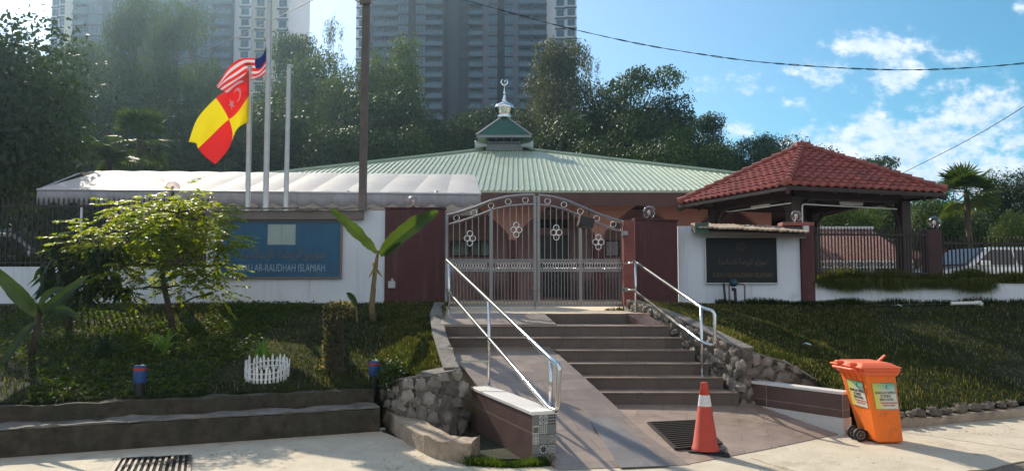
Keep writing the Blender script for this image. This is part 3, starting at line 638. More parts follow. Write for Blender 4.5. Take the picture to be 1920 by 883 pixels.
# ---- kerbs
def strip(pts, off0, off1, z0, z1, side, rgh=.008):
    g = MB(); P_ = [Vector((p[0], p[1])) for p in pts]; N_ = []
    for i in range(len(P_)):
        a = P_[max(i-1, 0)]; b = P_[min(i+1, len(P_)-1)]; d = (b-a).normalized(); N_.append(Vector((-d.y, d.x))*side)
    def rows(o, z): return [(P_[i].x+N_[i].x*(o+random.uniform(-rgh, rgh)), P_[i].y+N_[i].y*(o+random.uniform(-rgh, rgh)), z+random.uniform(-rgh, rgh)+rgh*1.6*math.sin(i*.9+o*9)*math.sin(i*.37)) for i in range(len(P_))]
    a0, a1, b0, b1 = rows(off0, z0), rows(off0, z1), rows(off1, z0), rows(off1, z1); n = len(P_)
    g.v = [(x, y, z0) for x, y, _ in a0]+a1+b1+[(x, y, z0) for x, y, _ in b0]
    for i in range(n-1):
        for r in range(3):
            q = (r*n+i, r*n+i+1, (r+1)*n+i+1, (r+1)*n+i); g.f.append(q if side < 0 else q[::-1]); g.mi.append(0)
    g.f += [(0, n, 2*n, 3*n), (n-1, 4*n-1, 3*n-1, 2*n-1)]; g.mi += [0, 0]
    return g
def dense(a, b, n): return [tuple(Vector(a).lerp(Vector(b), i/n)) for i in range(n+1)]
KL = dense((-16, 3.45), (-1.58, 9.38), 150)
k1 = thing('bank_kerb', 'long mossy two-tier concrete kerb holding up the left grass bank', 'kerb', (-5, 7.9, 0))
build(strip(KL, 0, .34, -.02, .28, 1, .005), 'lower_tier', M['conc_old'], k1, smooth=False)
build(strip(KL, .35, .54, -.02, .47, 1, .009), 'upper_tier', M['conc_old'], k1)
g = MB()
g2 = strip(KL, .02, .345, .285, .305, 1, .009); build(g2, 'ledge', M['conc_ledge'], k1)
for i in range(len(KL)-1):
    if i % 9 == 4:
        p = Vector(KL[i]); q = Vector(KL[i+1])
g = MB(); pa = gz(352, 829, .03); pb = gz(722, 804, .03); g.tube([pa, pa.lerp(pb, .4)+Vector((0, -.01, 0)), pb], .02, 8); tag(build(g, 'drain_pipe', M['pvc_grey'], loc=tuple(pa), smooth=True), 'thin grey pipe lying along the foot of the left kerb', 'pipe')
KC = [gz(726, 800, .0), gz(742, 815, 0), gz(765, 835, 0), gz(795, 853, 0), gz(830, 865, 0), gz(885, 868, 0)]
pts = []
for i in range(len(KC)-1):
    for j in range(4): pts.append(tuple(KC[i].lerp(KC[i+1], j/4))[:2])
pts.append(tuple(KC[-1])[:2])
tag(build(strip(pts, 0, .27, -.05, .2, 1), 'curved_kerb', M['conc_kerb'], loc=tuple(KC[2]), bevel=.02), 'short curved concrete kerb bending round the drain at the rubble wall', 'kerb')
KR = dense((4.28, 9.42), (16, 14.02), 50)
tag(build(strip(KR, 0, .16, -.02, .12, 1), 'roadside_kerb', M['conc_kerb'], loc=(5, 9.8, 0), bevel=.008), 'low concrete kerb edging the right grass bank behind the bin', 'kerb')
g = MB(); g.prism([(-1.5, 9.9), (-1.0, 8.4), (-.45, 7.9), (.1, 7.9), (-.42, 9.5)], -.0, .008); struct(build(g, 'drain_floor', M['soil'], loc=(-.8, 8.6, 0)))
# ---- rubble masonry
def stone_blob(g, c, sx, sy, sz, rz=0):
    c = Vector(c); n1, n2 = 10, 7; vs = []; sd = random.random()*9; rot = Matrix.Rotation(rz, 3, 'Z') @ Matrix.Rotation(random.uniform(-.6, .6), 3, 'Y')
    for j in range(n2+1):
        ph = math.pi*j/n2
        for i in range(n1):
            th = 2*math.pi*i/n1; r = 1+.22*math.sin(3*th+sd)+.18*math.sin(2*ph*3+sd*2+th)+random.uniform(-.05, .05)
            vs.append(c+rot @ Vector((sx*r*math.sin(ph)*math.cos(th), sy*r*math.sin(ph)*math.sin(th), sz*r*math.cos(ph))))
    fs = [(j*n1+i, (j+1)*n1+i, (j+1)*n1+(i+1) % n1, j*n1+(i+1) % n1) for j in range(n2) for i in range(n1)]
    g.add(vs, fs)
def rubble_wall(name, label, base, top, thick, ns, size, cap=None, tb=.05):
    """base, top: matching polylines of the visible face (x,y,z)"""
    t = thing(name, label, 'masonry wall', tuple(base[len(base)//2]))
    g = MB(); n = len(base)
    for i in range(n-1):
        b0, b1, t0, t1 = Vector(base[i]), Vector(base[i+1]), Vector(top[i]), Vector(top[i+1]); d = (b1-b0); d.z = 0; d.normalize(); nn = Vector((-d.y, d.x, 0))*thick
        g.hexa([b0, b1, b1+nn, b0+nn], [t0, t1, t1+nn, t0+nn])
    build(g, 'mortar_core', M['mortar'], t)
    g = MB()
    for i in range(n-1):
        b0, b1, t0, t1 = Vector(base[i]), Vector(base[i+1]), Vector(top[i]), Vector(top[i+1]); L = ((b1-b0).length+(t1-t0).length)/2; Hh = ((t0-b0).length+(t1-b1).length)/2
        nx = max(1, round(L/size)); nz_ = max(1, round(Hh/(size*.8)))
        for a in range(nx):
            for b in range(nz_):
                u = (a+.5+(.5 if b % 2 else 0)*.9+random.uniform(-.22, .22))/nx; v = (b+.5+random.uniform(-.2, .2))/nz_; u = min(max(u, .03), .97)
                p = b0.lerp(b1, u).lerp(t0.lerp(t1, u), v); d = (b1-b0).normalized()
                s = size*random.uniform(.40, .58); stone_blob(g, p, s, size*.26*random.uniform(.6, 1.2), s*random.uniform(.62, .95), math.atan2(d.y, d.x))
    build(g, 'stones', M['stone'], t, smooth=True, auto=62)
    if cap:
        g = MB()
        for i in range(n-1):
            t0, t1 = Vector(top[i]), Vector(top[i+1]); d = (t1-t0); d.z = 0; d.normalize(); nn = Vector((-d.y, d.x, 0)); up = Vector((0, 0, .004))
            g.hexa([t0+up-nn*.02, t1+up-nn*.02, t1+up+nn*(thick+.03), t0+up+nn*(thick+.03)], [t0-nn*.02+up*tb/.004, t1-nn*.02+up*tb/.004, t1+nn*(thick+.03)+up*tb/.004, t0+nn*(thick+.03)+up*tb/.004])
        build(g, 'cap', M[cap], t)
    return t
rubble_wall('rubble_wall', 'rough rubble masonry wall bulging between the left bank and the ramp', [(-1.62, 9.95, .0), (-1.28, 9.30, 0), (-.85, 8.85, 0), (-.52, 9.3, 0)][0:4], [(-1.68, 10.0, .46), (-1.36, 9.5, .60), (-.92, 9.22, .68), (-.62, 9.45, .72)], .3, 40, .2, 'conc_ledge', .03)
rubble_wall('rubble_wall', 'narrow rubble masonry edge climbing beside the left side of the ramp', [(-.60, 9.45, .3), (-.74, 10.2, .5), (-.92, 11.1, .8), (-1.08, 12.2, 1.1), (-1.2, 13.9, 1.3)], [(-.66, 9.45, .74), (-.80, 10.2, .88), (-.97, 11.1, 1.08), (-1.12, 12.2, 1.3), (-1.22, 13.9, 1.45)], .14, 40, .15, 'conc_ledge', .025)
rubble_wall('rubble_wall', 'jagged rubble masonry wall stepping down along the right side of the stairs', [(2.95, 10.1, .2), (2.72, 10.7, .5), (2.42, 11.5, .95), (2.15, 12.2, 1.15), (1.98, 13.6, 1.3)][::-1], [(3.0, 10.15, .92), (2.78, 10.7, 1.06), (2.48, 11.5, 1.26), (2.22, 12.2, 1.38), (2.02, 13.6, 1.5)][::-1], .16, 40, .17, 'conc_ledge', .025)
rubble_wall('rubble_wall', 'rubble masonry wall sloping down behind the low tiled wall right of the stairs', [(2.94, 10.12, .1), (3.25, 10.22, .1), (3.6, 10.22, .1), (3.98, 10.15, .1)], [(2.98, 10.16, .92), (3.25, 10.3, .84), (3.6, 10.3, .74), (4.0, 10.2, .5)], .16, 40, .19, 'conc_ledge', .025)
def loose_stone(label, c, sx, sy, sz, m='stone', grp=None):
    g = MB(); stone_blob(g, c, sx, sy, sz); return tag(build(g, 'rock', M[m], loc=tuple(c), smooth=True, auto=35), label, 'rock', grp)
p = gz(637, 710, .52); loose_stone('flat pale rock slab lying at the foot of the leafy column', p, .25, .14, .08, 'conc_ledge')
p = gz(706, 716, .5); loose_stone('rounded grey rock beside the blue painted post by the rubble wall', p, .12, .09, .09)
for k, (px, sx) in enumerate([(1702, .08), (1722, .07), (1738, .10), (1765, .12), (1790, .08), (1815, .14), (1842, .10), (1868, .12), (1893, .09), (1912, .1)]):
    p = gz(px, 790-(px-1700)*.105, .12); p.y += .18; p.z = .17; loose_stone('grey rock in the row behind the roadside kerb on the right', p, sx*.8, .08, sx*.5, 'mortar', 'rocks behind the roadside kerb')
# ================================================================== BOUNDARY WALLS
YW = 14.5
def X(px, Y): return at(px, 441, Y).x
def Z(py, Y, px=960): return at(px, py, Y).z
wl = thing('boundary_wall', 'white painted wall carrying the blue sign left of the gate', 'wall', (X(560, YW), YW, 1.4))
g = MB(); g.box(X(388, YW), X(722, YW), YW, YW+.16, 1.2, Z(395, YW)); build(g, 'wall', M['white_wall'], wl)
g = MB(); g.box(X(388, YW), X(682, YW), YW-.10, YW-.002, Z(412, YW), Z(397, YW)); build(g, 'fascia', M['sign_frame'], wl)
g = MB(); x = X(390, YW)
while x < X(682, YW):
    wv = random.uniform(.14, .24); z = Z(394, YW)+random.uniform(-.012, .012); g.hexa([(x, YW-.16, z-.02), (x+wv, YW-.16, z-.005), (x+wv, YW+.16, z+.035), (x, YW+.16, z+.02)], [(x, YW-.16, z+.012), (x+wv, YW-.16, z+.03), (x+wv, YW+.16, z+.07), (x, YW+.16, z+.05)]); x += wv+.008
build(g, 'coping_tiles', M['conc_ledge'], wl)
ww_ = thing('low_wall', 'low white wall under the dark railing at the far left', 'wall', (X(180, YW), YW, 1.4))
g = MB(); g.box(-22, X(388, YW)-.003, YW, YW+.16, 1.2, Z(500, YW)); build(g, 'wall', M['white_wall'], ww_)
g = MB(); g.box(X(722, YW)+.003, X(833, YW), YW-.03, YW+.22, 1.2, Z(392, YW))
mwl = thing('gate_wall', 'dark maroon wall panel between the white sign wall and the gate', 'wall', (X(778, YW), YW, 1.4)); build(g, 'wall', M['maroon'], mwl)
g = MB(); g.box(X(722, YW)-.01, X(833, YW)+.02, YW-.05, YW+.25, Z(392, YW)+.003, Z(392, YW)+.03); build(g, 'coping', M['maroon'], mwl)
g = MB(); g.box(X(730, YW), X(743, YW), YW-.08, YW-.032, Z(540, YW), Z(527, YW)); g.box(X(735, YW), X(739, YW), YW-.05, YW-.034, Z(527, YW), Z(522, YW)); tag(build(g, 'socket_box', M['pvc_grey'], loc=(X(736, YW), YW-.05, Z(534, YW)), bevel=.005), 'small pale electrical box on the maroon wall left of the gate', 'electrical box')
# right side
mwr = thing('gate_wall', 'dark maroon wall panel between the gate post and the white wall with the black board', 'wall', (X(1230, 14.1), 14.1, 1.4))
g = MB(); g.prism([(X(1191, 13.95), 13.98), (X(1270, 14.3), 14.3), (X(1270, 14.3)+.02, 14.5), (X(1191, 13.95), 14.3)], 1.2, Z(413, 14.1)); build(g, 'wall', M['maroon'], mwr)
g = MB(); g.prism([(X(1191, 13.95)-.01, 13.95), (X(1270, 14.3)+.02, 14.27), (X(1270, 14.3)+.04, 14.5), (X(1191, 13.95)-.01, 14.32)], Z(413, 14.1)+.003, Z(413, 14.1)+.03); build(g, 'coping', M['maroon'], mwr)
gp = thing('gate_post', 'weathered reddish gate post right of the steel gate', 'gate post', (X(1179, 13.8), 13.85, 1.33))
g = MB(); g.box(X(1169, 13.75), X(1190, 13.75), 13.75, 13.95, 1.28, Z(413, 13.75)); build(g, 'post', M['maroon_red'], gp, bevel=.006)
for py in (437, 543):
    g = MB(); g.box(X(1164, 13.72), X(1177, 13.72), 13.70, 13.745, Z(py+4, 13.72), Z(py-4, 13.72)); g.tube([(X(1166, 13.7), 13.68, Z(py+6, 13.7)), (X(1166, 13.7), 13.68, Z(py-6, 13.7))], .018, 8); build(g, 'hinge', M['gate_steel'], gp)
YR = 14.55
wr = thing('boundary_wall', 'white painted wall carrying the black board right of the gate', 'wall', (X(1385, YR), YR, 1.4))
g = MB(); g.box(X(1271, YR), X(1499, YR), YR, YR+.16, 1.2, Z(424, YR)); build(g, 'wall', M['white_wall'], wr)
g = MB(); g.hexa([(X(1297, YR), YR-.34, Z(440, YR)), (X(1500, YR), YR-.34, Z(448, YR)), (X(1500, YR), YR-.002, Z(442, YR)), (X(1297, YR), YR-.002, Z(434, YR))], [(X(1297, YR), YR-.34, Z(436, YR)), (X(1500, YR), YR-.34, Z(441, YR)), (X(1500, YR), YR-.002, Z(424, YR)), (X(1297, YR), YR-.002, Z(421, YR))]); build(g, 'fascia', M['timber_mid'], wr)
g = MB(); n = 22
for i in range(n):
    a, b = i/n, (i+.94)/n; x0 = X(1300, YR)+(X(1502, YR)-X(1300, YR))*a; x1 = X(1300, YR)+(X(1502, YR)-X(1300, YR))*b; z0 = Z(421+9*a, YR)+random.uniform(-.008, .008)
    g.hexa([(x0, YR-.42, z0-.1), (x1, YR-.42, z0-.09), (x1, YR+.2, z0+.03), (x0, YR+.2, z0+.02)], [(x0, YR-.42, z0-.075), (x1, YR-.42, z0-.06), (x1, YR+.2, z0+.06), (x0, YR+.2, z0+.045)])
build(g, 'coping_tiles', M['conc_kerb'], wr)
g = MB(); g.box(X(1296, YR)-.01, X(1320, YR), YR-.36, YR-.345, Z(440, YR), Z(421, YR)); build(g, 'end_flashing', M['green_dark'], wr)
g = MB(); g.box(X(1500, YR), X(1524, YR), YR-.05, YR+.2, 1.2, Z(424, YR)); rp_ = thing('wall_pillar', 'maroon pillar between the white board wall and the right railing', 'pillar', (X(1511, YR), YR, 1.4)); build(g, 'pillar', M['maroon'], rp_)
g = MB(); g.box(X(1466, YR), X(1526, YR), YR-.06, YR+.22, Z(424, YR)+.002, Z(417, YR)); build(g, 'cap', M['terracotta_cap'], rp_, bevel=.01)
g = MB(); g.box(X(1503, YR), X(1514, YR), YR-.09, YR-.052, Z(434, YR), Z(424, YR)); tag(build(g, 'junction_box', M['trim_white'], loc=(X(1508, YR), YR-.05, Z(429, YR)), bevel=.004), 'small white junction box on the maroon pillar beside the black board wall', 'electrical box')
g = MB(); g.tube([(X(1509, YR), YR-.07, Z(434, YR)), (X(1509, YR), YR-.07, Z(444, YR)), (X(1507, YR), YR-.07, Z(446, YR)), (X(1490, YR), YR-.07, Z(446, YR))], .01, 6); tag(build(g, 'conduit', M['trim_white'], loc=(X(1508, YR), YR-.05, Z(440, YR))), 'bent white conduit below the junction box on the maroon pillar', 'pipe')
lr = thing('low_wall', 'low white wall with grass spilling over it at the right', 'wall', (X(1700, 14.8), 14.8, 1.4))
LWp = [(X(1506, YR), 14.5), (X(1700, 14.75), 14.75), (X(1930, 15.1), 15.1), (16, 15.6)]
g = MB()
for a, b in zip(LWp, LWp[1:]): g.prism([a, b, (b[0], b[1]+.18), (a[0], a[1]+.18)], 1.2, 1.83)
build(g, 'wall', M['white_wall'], lr)
# ---- signs
def board(name, label, x0, x1, z0, z1, y, face, frame, fr=.04):
    t = thing(name, label, 'sign', ((x0+x1)/2, y, z0))
    g = MB(); g.box(x0, x1, y-.03, y-.004, z0, z1); build(g, 'panel', face, t)
    g = MB(); yy0, yy1 = y-.05, y-.002
    g.box(x0-fr, x1+fr, yy0, yy1, z1+.001, z1+fr); g.box(x0-fr, x1+fr, yy0, yy1, z0-fr, z0-.001); g.box(x0-fr, x0-.001, yy0, yy1, z0, z1); g.box(x1+.001, x1+fr, yy0, yy1, z0, z1)
    build(g, 'frame', frame, t); return t
YS = YW
sg = board('blue_signboard', 'large faded blue signboard with white lettering on the white wall', X(411, YS), X(639, YS), Z(519, YS), Z(416, YS), YS, M['sign_blue'], M['sign_frame'], .035)
g = MB(); g.box(X(503, YS), X(528.5, YS), YS-.034, YS-.031, Z(459, YS), Z(421, YS)); g.box(X(529, YS), X(555, YS), YS-.034, YS-.031, Z(459, YS), Z(421, YS)); build(g, 'paper_notice', M['paper'], sg)
g = MB(); put_text(g, 'SURAU AR-RAUDHAH ISLAMIAH', (X(439, YS), YS-.031, Z(509, YS)), (1, 0, 0), (0, 0, 1), X(611, YS)-X(439, YS), Z(495, YS)-Z(509, YS)); build(g, 'lettering', M['letter_pale'], sg)
AR = ''.join(chr(x) for x in [0xFEB3, 0xFEEE, 0xFEAD, 0xFE8D, 0xFEED, 0x20, 0xFE8D, 0xFEDF, 0xFEAE, 0xFEED, 0xFEBF, 0xFE94, 0x20, 0xFE8D, 0xFEF9, 0xFEB3, 0xFEFC, 0xFEE3, 0xFEF4, 0xFE94])[::-1]
g = MB(); put_text(g, AR, (X(455, YS), YS-.031, Z(490, YS)), (1, 0, 0), (0, 0, 1), X(612, YS)-X(455, YS), Z(467, YS)-Z(490, YS)); build(g, 'jawi_lettering', M['letter_gold'], sg)
bb = board('black_signboard', 'black notice board with dim gold lettering on the right white wall', X(1322, YR), X(1454, YR), Z(530, YR), Z(446, YR), YR, M['board_black'], M['trim_white'], .02)
g = MB(); put_text(g, 'SURAU AR-RAUDHAH ISLAMIAH', (X(1334, YR), YR-.031, Z(520, YR)), (1, 0, 0), (0, 0, 1), X(1446, YR)-X(1334, YR), Z(511, YR)-Z(520, YR)); build(g, 'lettering', M['gold_dim'], bb)
g = MB(); put_text(g, AR, (X(1345, YR), YR-.031, Z(500, YR)), (1, 0, 0), (0, 0, 1), X(1436, YR)-X(1345, YR), Z(484, YR)-Z(500, YR)); build(g, 'jawi_lettering', M['gold_dim'], bb)
g = MB(); c = Vector((X(1388, YR), YR-.034, Z(463, YR))); g.ring(c, .08, .006); g.ring(c, .055, .004)
for k in range(5):
    a = k*2*math.pi/5+math.pi/2; g.bar(c, c+Vector((math.cos(a)*.05, 0, math.sin(a)*.05)), .008, .004)
build(g, 'crest', M['gold_dim'], bb)
# ---- globe lamps
def globe(label, px, py, Y, r, zb):
    c = at(px, py, Y); t = thing('globe_lamp', label, 'lamp', (c.x, c.y, zb), 'clear globe lamps on the boundary wall')
    g = MB(); n = 12; g.lathe([(r*math.sin(math.pi*k/n), -r*math.cos(math.pi*k/n)) for k in range(1, n)], c, 20); build(g, 'globe', M['globe'], t, smooth=True)
    g = MB(); g.lathe([(.05, zb-c.z), (.05, zb-c.z+.02), (.035, -r-.005), (.035, -r+.02), (.02, -r+.05)], c, 12); build(g, 'base', M['black_metal'], t)
    g = MB(); g.lathe([(.012, -.07), (.02, -.05), (.032, -.01), (.025, .025), (.008, .04)], c, 12); build(g, 'bulb', M['trim_white'], t, smooth=True)
globe('clear globe lamp on the maroon wall left of the gate', 775, 379, YW+.1, .125, Z(392, YW)+.03)
globe('clear globe lamp on the maroon wall right of the gate', 1217, 398, 14.2, .12, Z(413, 14.1)+.03)
globe('globe lamp on the left wall half hidden by the small tree', 324, 352, YW+.1, .125, Z(372, YW))
globe('globe lamp on the pillar next to the white wall with the black board', 1493, 405, YR+.3, .11, Z(418, YR)+.0)
globe('globe lamp on the maroon pillar under the right corner of the red roof', 1752, 417, 15.0, .12, Z(430, 15))
g = MB(); g.box(X(1738, 14.95), X(1765, 14.95), 14.93, 15.18, 1.83, Z(430, 14.95)); tag(build(g, 'wall_pillar', M['maroon_dark'], loc=(X(1751, 14.95), 14.95, 1.84)), 'dark maroon pillar in the right railing near the white car', 'pillar')
g = MB(); g.box(X(316, YW), X(334, YW), YW+.02, YW+.2, Z(500, YW), Z(372, YW)); tag(build(g, 'wall_pillar', M['maroon_dark'], loc=(X(325, YW), YW, 2.1)), 'dark maroon pillar in the left railing behind the small tree', 'pillar')
# ---- railings with separate bars
def railing(label, p0, p1, z0, z1, n, rails, name='railing', bw=.022):
    a = Vector(p0); b = Vector(p1); t = thing(name, label, 'railing', (a.x, a.y, z0))
    d = (b-a); me = None
    for i in range(n+1):
        p = a+d*(i/n)
        if me is None:
            g = MB(); g.box(-bw/2, bw/2, -bw/2, bw/2, 0, z1-z0); g.add([(-bw/2, -bw/2, z1-z0), (bw/2, -bw/2, z1-z0), (bw/2, bw/2, z1-z0), (-bw/2, bw/2, z1-z0), (0, 0, z1-z0+.06)], [(0, 1, 4), (1, 2, 4), (2, 3, 4), (3, 0, 4)])
            me = bpy.data.meshes.new('bar'); me.from_pydata(g.v, [], g.f); me.materials.append(M['dark_paint'])
        o = link('bar', me, t, (p.x-a.x, p.y-a.y, 0))
    for z in rails:
        g = MB(); g.bar((a.x, a.y, z), (b.x, b.y, z), .045, .035); build(g, 'rail', M['dark_paint'], t)
    return t
railing('dark railing between the two maroon pillars under the red gazebo roof', (X(1528, 14.62), 14.62), (X(1736, 14.85), 14.85), 1.835, Z(430, 14.7), 34, [Z(440, 14.7), Z(512, 14.7)])
railing('dark railing on the low wall in front of the white car', (X(1770, 14.95), 14.98), (X(2080, 15.3), 15.38), 1.835, Z(446, 15), 42, [Z(456, 15), Z(515, 15)])
railing('dark railing on the low white wall at the far left', (-14.5, YW+.08), (X(312, YW), YW+.08), Z(500, YW)+.003, Z(374, YW), 84, [Z(386, YW), Z(492, YW)])
railing('short dark railing between the small tree and the blue sign wall', (X(338, YW), YW+.08), (X(385, YW), YW+.08), Z(500, YW)+.003, Z(374, YW), 5, [Z(386, YW), Z(492, YW)])
# ================================================================== GATE
YG = 14.0
gx0, gxc0, gxc1, gx1 = X(838, YG), X(1004, YG), X(1009, YG), X(1167, YG)
def ztop(px): # outline of the gate top in the photograph
    pts = [(838, 404), (860, 399), (890, 389), (920, 377), (950, 369.5), (980, 366.5), (1004, 366), (1009, 366.5), (1035, 369), (1062, 376), (1090, 388), (1120, 401), (1145, 410), (1167, 416)]
    for a, b in zip(pts, pts[1:]):
        if a[0] <= px <= b[0]: return Z(a[1]+(b[1]-a[1])*(px-a[0])/(b[0]-a[0]), YG)
    return Z(pts[-1][1] if px > 1000 else pts[0][1], YG)
zb = Z(574, YG)
BARM = {}
def unitbar(r):
    if r not in BARM:
        g = MB(); g.tube([(0, 0, 0), (0, 0, 1)], r, 6); me = bpy.data.meshes.new('bar'); me.from_pydata(g.v, [], g.f); me.materials.append(M['gate_steel']); BARM[r] = me
    return BARM[r]
def gate_leaf(label, pa, pb, pm, inward):
    xa, xb, xm = X(pa, YG), X(pb, YG), X(pm, YG); t = thing('gate_leaf', label, 'gate', ((xa+xb)/2, YG, zb), 'leaves of the steel gate')
    g = MB(); r = .024
    for x, px in ((xa, pa), (xb, pb)): g.box(x-.026, x+.026, YG-.026, YG+.026, zb, ztop(px)-.01)
    g.box(xm-.03, xm+.03, YG-.024, YG+.024, zb, ztop(pm)-.17)
    N_ = 16; top = [(X(pa+(pb-pa)*k/N_, YG), YG, ztop(pa+(pb-pa)*k/N_)) for k in range(N_+1)]
    g.tube(top, .03, 8); g.tube([(x, y, z-.17) for x, y, z in top], .02, 8)
    zt, zm = Z(487, YG), Z(508, YG)
    for z in (zt, zt-.035, zm, zm+.03): g.bar((xa, YG, z), (xb, YG, z), .03, .022)
    g.bar((xa, YG, zb+.02), (xb, YG, zb+.02), .045, .05); g.bar((xa, YG, zb+.1), (xb, YG, zb+.1), .03, .018)
    build(g, 'frame', M['gate_steel'], t)
    base = Vector(t.location)
    for lo, hi in ((min(xa, xm), max(xa, xm)), (min(xm, xb), max(xm, xb))):
        n = 6
        for k in range(1, n+1):
            x = lo+(hi-lo)*k/(n+1); px = 960+x/at(961, 441, YG).x*1.0
            px = pa+(pb-pa)*(x-xa)/(xb-xa); z1 = ztop(px)-.175
            o = link('bar', unitbar(.0085), t, (x-base.x, 0, zt-base.z)); o.scale = (1, 1, z1-zt)
        n = 12
        for k in range(1, n+1):
            x = lo+(hi-lo)*k/(n+1); o = link('bar', unitbar(.0075), t, (x-base.x, 0, zb+.02-base.z)); o.scale = (1, 1, zm-zb-.02)
        # band of interlaced rings
        g = MB(); m_ = 8; wv = (hi-lo)/m_; zc = (zt+zm)/2-.003; rr = (zt-zm)/2-.028
        for k in range(m_+1): 
            if 0 < k < m_: g.ring((lo+wv*k, YG, zc), rr, .0055, n=14, tn=5)
        for k in range(m_):
            g.ring((lo+wv*(k+.5), YG+.004, zc), rr, .0055, n=14, tn=5)
        build(g, 'ring_band', M['steel'], t, smooth=True)
    for k in range(5):
        px = pa+(pb-pa)*(k+.55)/5.1; c = (X(px, YG), YG, ztop(px)-.087); g = MB(); g.ring(c, .052, .0075, n=16); build(g, 'ring', M['steel'], t, smooth=True)
    return t
def rosette(t, px, py):
    c = at(px, py, YG); g = MB(); r = .05
    for dx, dz in ((0, r*1.75), (0, -r*1.75), (-r*1.05, 0), (r*1.05, 0)): g.ring((c.x+dx, YG-.012, c.z+dz), r, .0095, n=16)
    build(g, 'rosette', M['steel'], t, smooth=True)
gl = gate_leaf('left leaf of the arched stainless steel gate at the head of the ramp', 838, 1003, 921, 1); rosette(gl, 881, 447); rosette(gl, 968, 431)
gr = gate_leaf('right leaf of the arched stainless steel gate at the head of the stairs', 1010, 1167, 1088, 1); rosette(gr, 1043, 436); rosette(gr, 1122, 454)
g = MB(); g.tube([(X(1003, YG), YG-.05, zb+.35), (X(1003, YG), YG-.05, zb-.06)], .009, 6); g.box(X(999, YG), X(1006, YG), YG-.06, YG-.03, zb+.3, zb+.36); build(g, 'drop_bolt', M['gate_steel'], gl)
fl = thing('floodlight', 'black floodlight hanging at the upper right of the steel gate', 'floodlight', (X(1100, YG), YG-.05, Z(416, YG)))
c = at(1100, 417, YG-.14); g = MB(); g.box(-.13, .13, -.05, .06, -.09, .09); g.xf(Matrix.Translation(c) @ Matrix.Rotation(R(14), 4, 'Y') @ Matrix.Rotation(R(-18), 4, 'X')); build(g, 'housing', M['black_metal'], fl, bevel=.008)
g = MB(); g.box(-.155, -.132, -.055, .065, -.095, .095); g.xf(Matrix.Translation(c) @ Matrix.Rotation(R(14), 4, 'Y') @ Matrix.Rotation(R(-18), 4, 'X')); build(g, 'lamp_glass', M['flood_face'], fl)
g = MB(); g.tube([(c.x+.02, c.y+.03, c.z+.05), (c.x+.05, YG-.02, c.z+.13), (c.x+.05, YG+.0, Z(389, YG))], .012, 6); build(g, 'bracket', M['black_metal'], fl)
# ================================================================== HANDRAILS
def arc(p, q, r_, n=5):
    return []
def bend(path, r=.07, n=5):
    P_ = [Vector(p) for p in path]; out = [P_[0]]
    for i in range(1, len(P_)-1):
        a = (P_[i-1]-P_[i]); b = (P_[i+1]-P_[i]); rr = min(r, a.length*.45, b.length*.45); s = P_[i]+a.normalized()*rr; e_ = P_[i]+b.normalized()*rr
        for k in range(n+1):
            t = k/n; out.append(s*(1-t)**2+P_[i]*2*t*(1-t)+e_*t*t)
    out.append(P_[-1]); return out
hl = thing('handrail', 'double stainless steel handrail along the left side of the ramp', 'handrail', (.35, 7.8, .51))
p0 = at(838, 488, 11.5); p1 = at(1033, 673, 7.82); p2 = at(1049, 684, 7.7); p3 = at(1045, 771, 7.7); p4 = at(1030, 765, 7.85); p5 = at(838, 543, 11.5)
dr = (p1-p0).normalized()
g = MB(); g.tube(bend([p0, p1, p2, p3, p4, p5], .05), .0235, 12); build(g, 'rail', M['steel'], hl, smooth=True)
def post(t, px, pyt, pyb, Y, r=.02):
    a = at(px, pyt, Y); b = at(px, pyb, Y); b.x = a.x; g = MB(); g.tube([b, a], r, 12); build(g, 'post', M['steel'], t, smooth=True)
    g = MB(); g.lathe([(.045, 0), (.045, .008), (r+.004, .012)], b, 14); build(g, 'base_plate', M['steel'], t)
post(hl, 842, 492, 590, 11.52); 
q = p0.lerp(p1, .42)
def post_on(t, p, zb_, r=.02):
    g = MB(); g.tube([(p.x, p.y, zb_), tuple(p)], r, 12); build(g, 'post', M['steel'], t, smooth=True); g = MB(); g.lathe([(.045, 0), (.045, .008), (r+.004, .012)], (p.x, p.y, zb_), 14); build(g, 'base_plate', M['steel'], t)
def along(a, b, px):
    lo, hi = 0.0, 1.0
    for _ in range(40):
        m_ = (lo+hi)/2; p = a.lerp(b, m_)
        if 960+F*p.x/p.y*1.0 < px: lo = m_
        else: hi = m_
    return a.lerp(b, lo)
q = along(p0, p1, 917); post_on(hl, q, .513)
q = along(p0, p1, 1034); g = MB(); post_on(hl, Vector((q.x, q.y+.06, q.z)), .513)
hr = thing('handrail', 'double stainless steel handrail along the right side of the stairs', 'handrail', (2.5, 10.4, .7))
r0 = at(1189, 489, 12.9); r1 = at(1316, 577, 10.45); r2 = at(1340, 583, 10.3); r3 = at(1340, 649, 10.3); r4 = at(1316, 641, 10.45); r5 = at(1189, 544, 12.9)
g = MB(); g.tube(bend([r0, r1, r2, r3, r4, r5], .07), .0235, 12); build(g, 'rail', M['steel'], hr, smooth=True)
q = along(r0, r1, 1313); post_on(hr, q, .55)
post_on(hr, Vector((r0.x+.02, r0.y, r0.z)), 1.34)
for py in (492, 543):
    c = at(1186, py, 13.0); g = MB(); g.tube([c, (c.x-.05, 13.75, c.z)], .014, 8); build(g, 'wall_bracket', M['steel'], hr, smooth=True)
g = MB(); a = at(864, 678, 9.6); b = at(915, 677, 9.56); g.bar(a, b, .03, .025); build(g, 'cross_bar', M['steel'], hl)
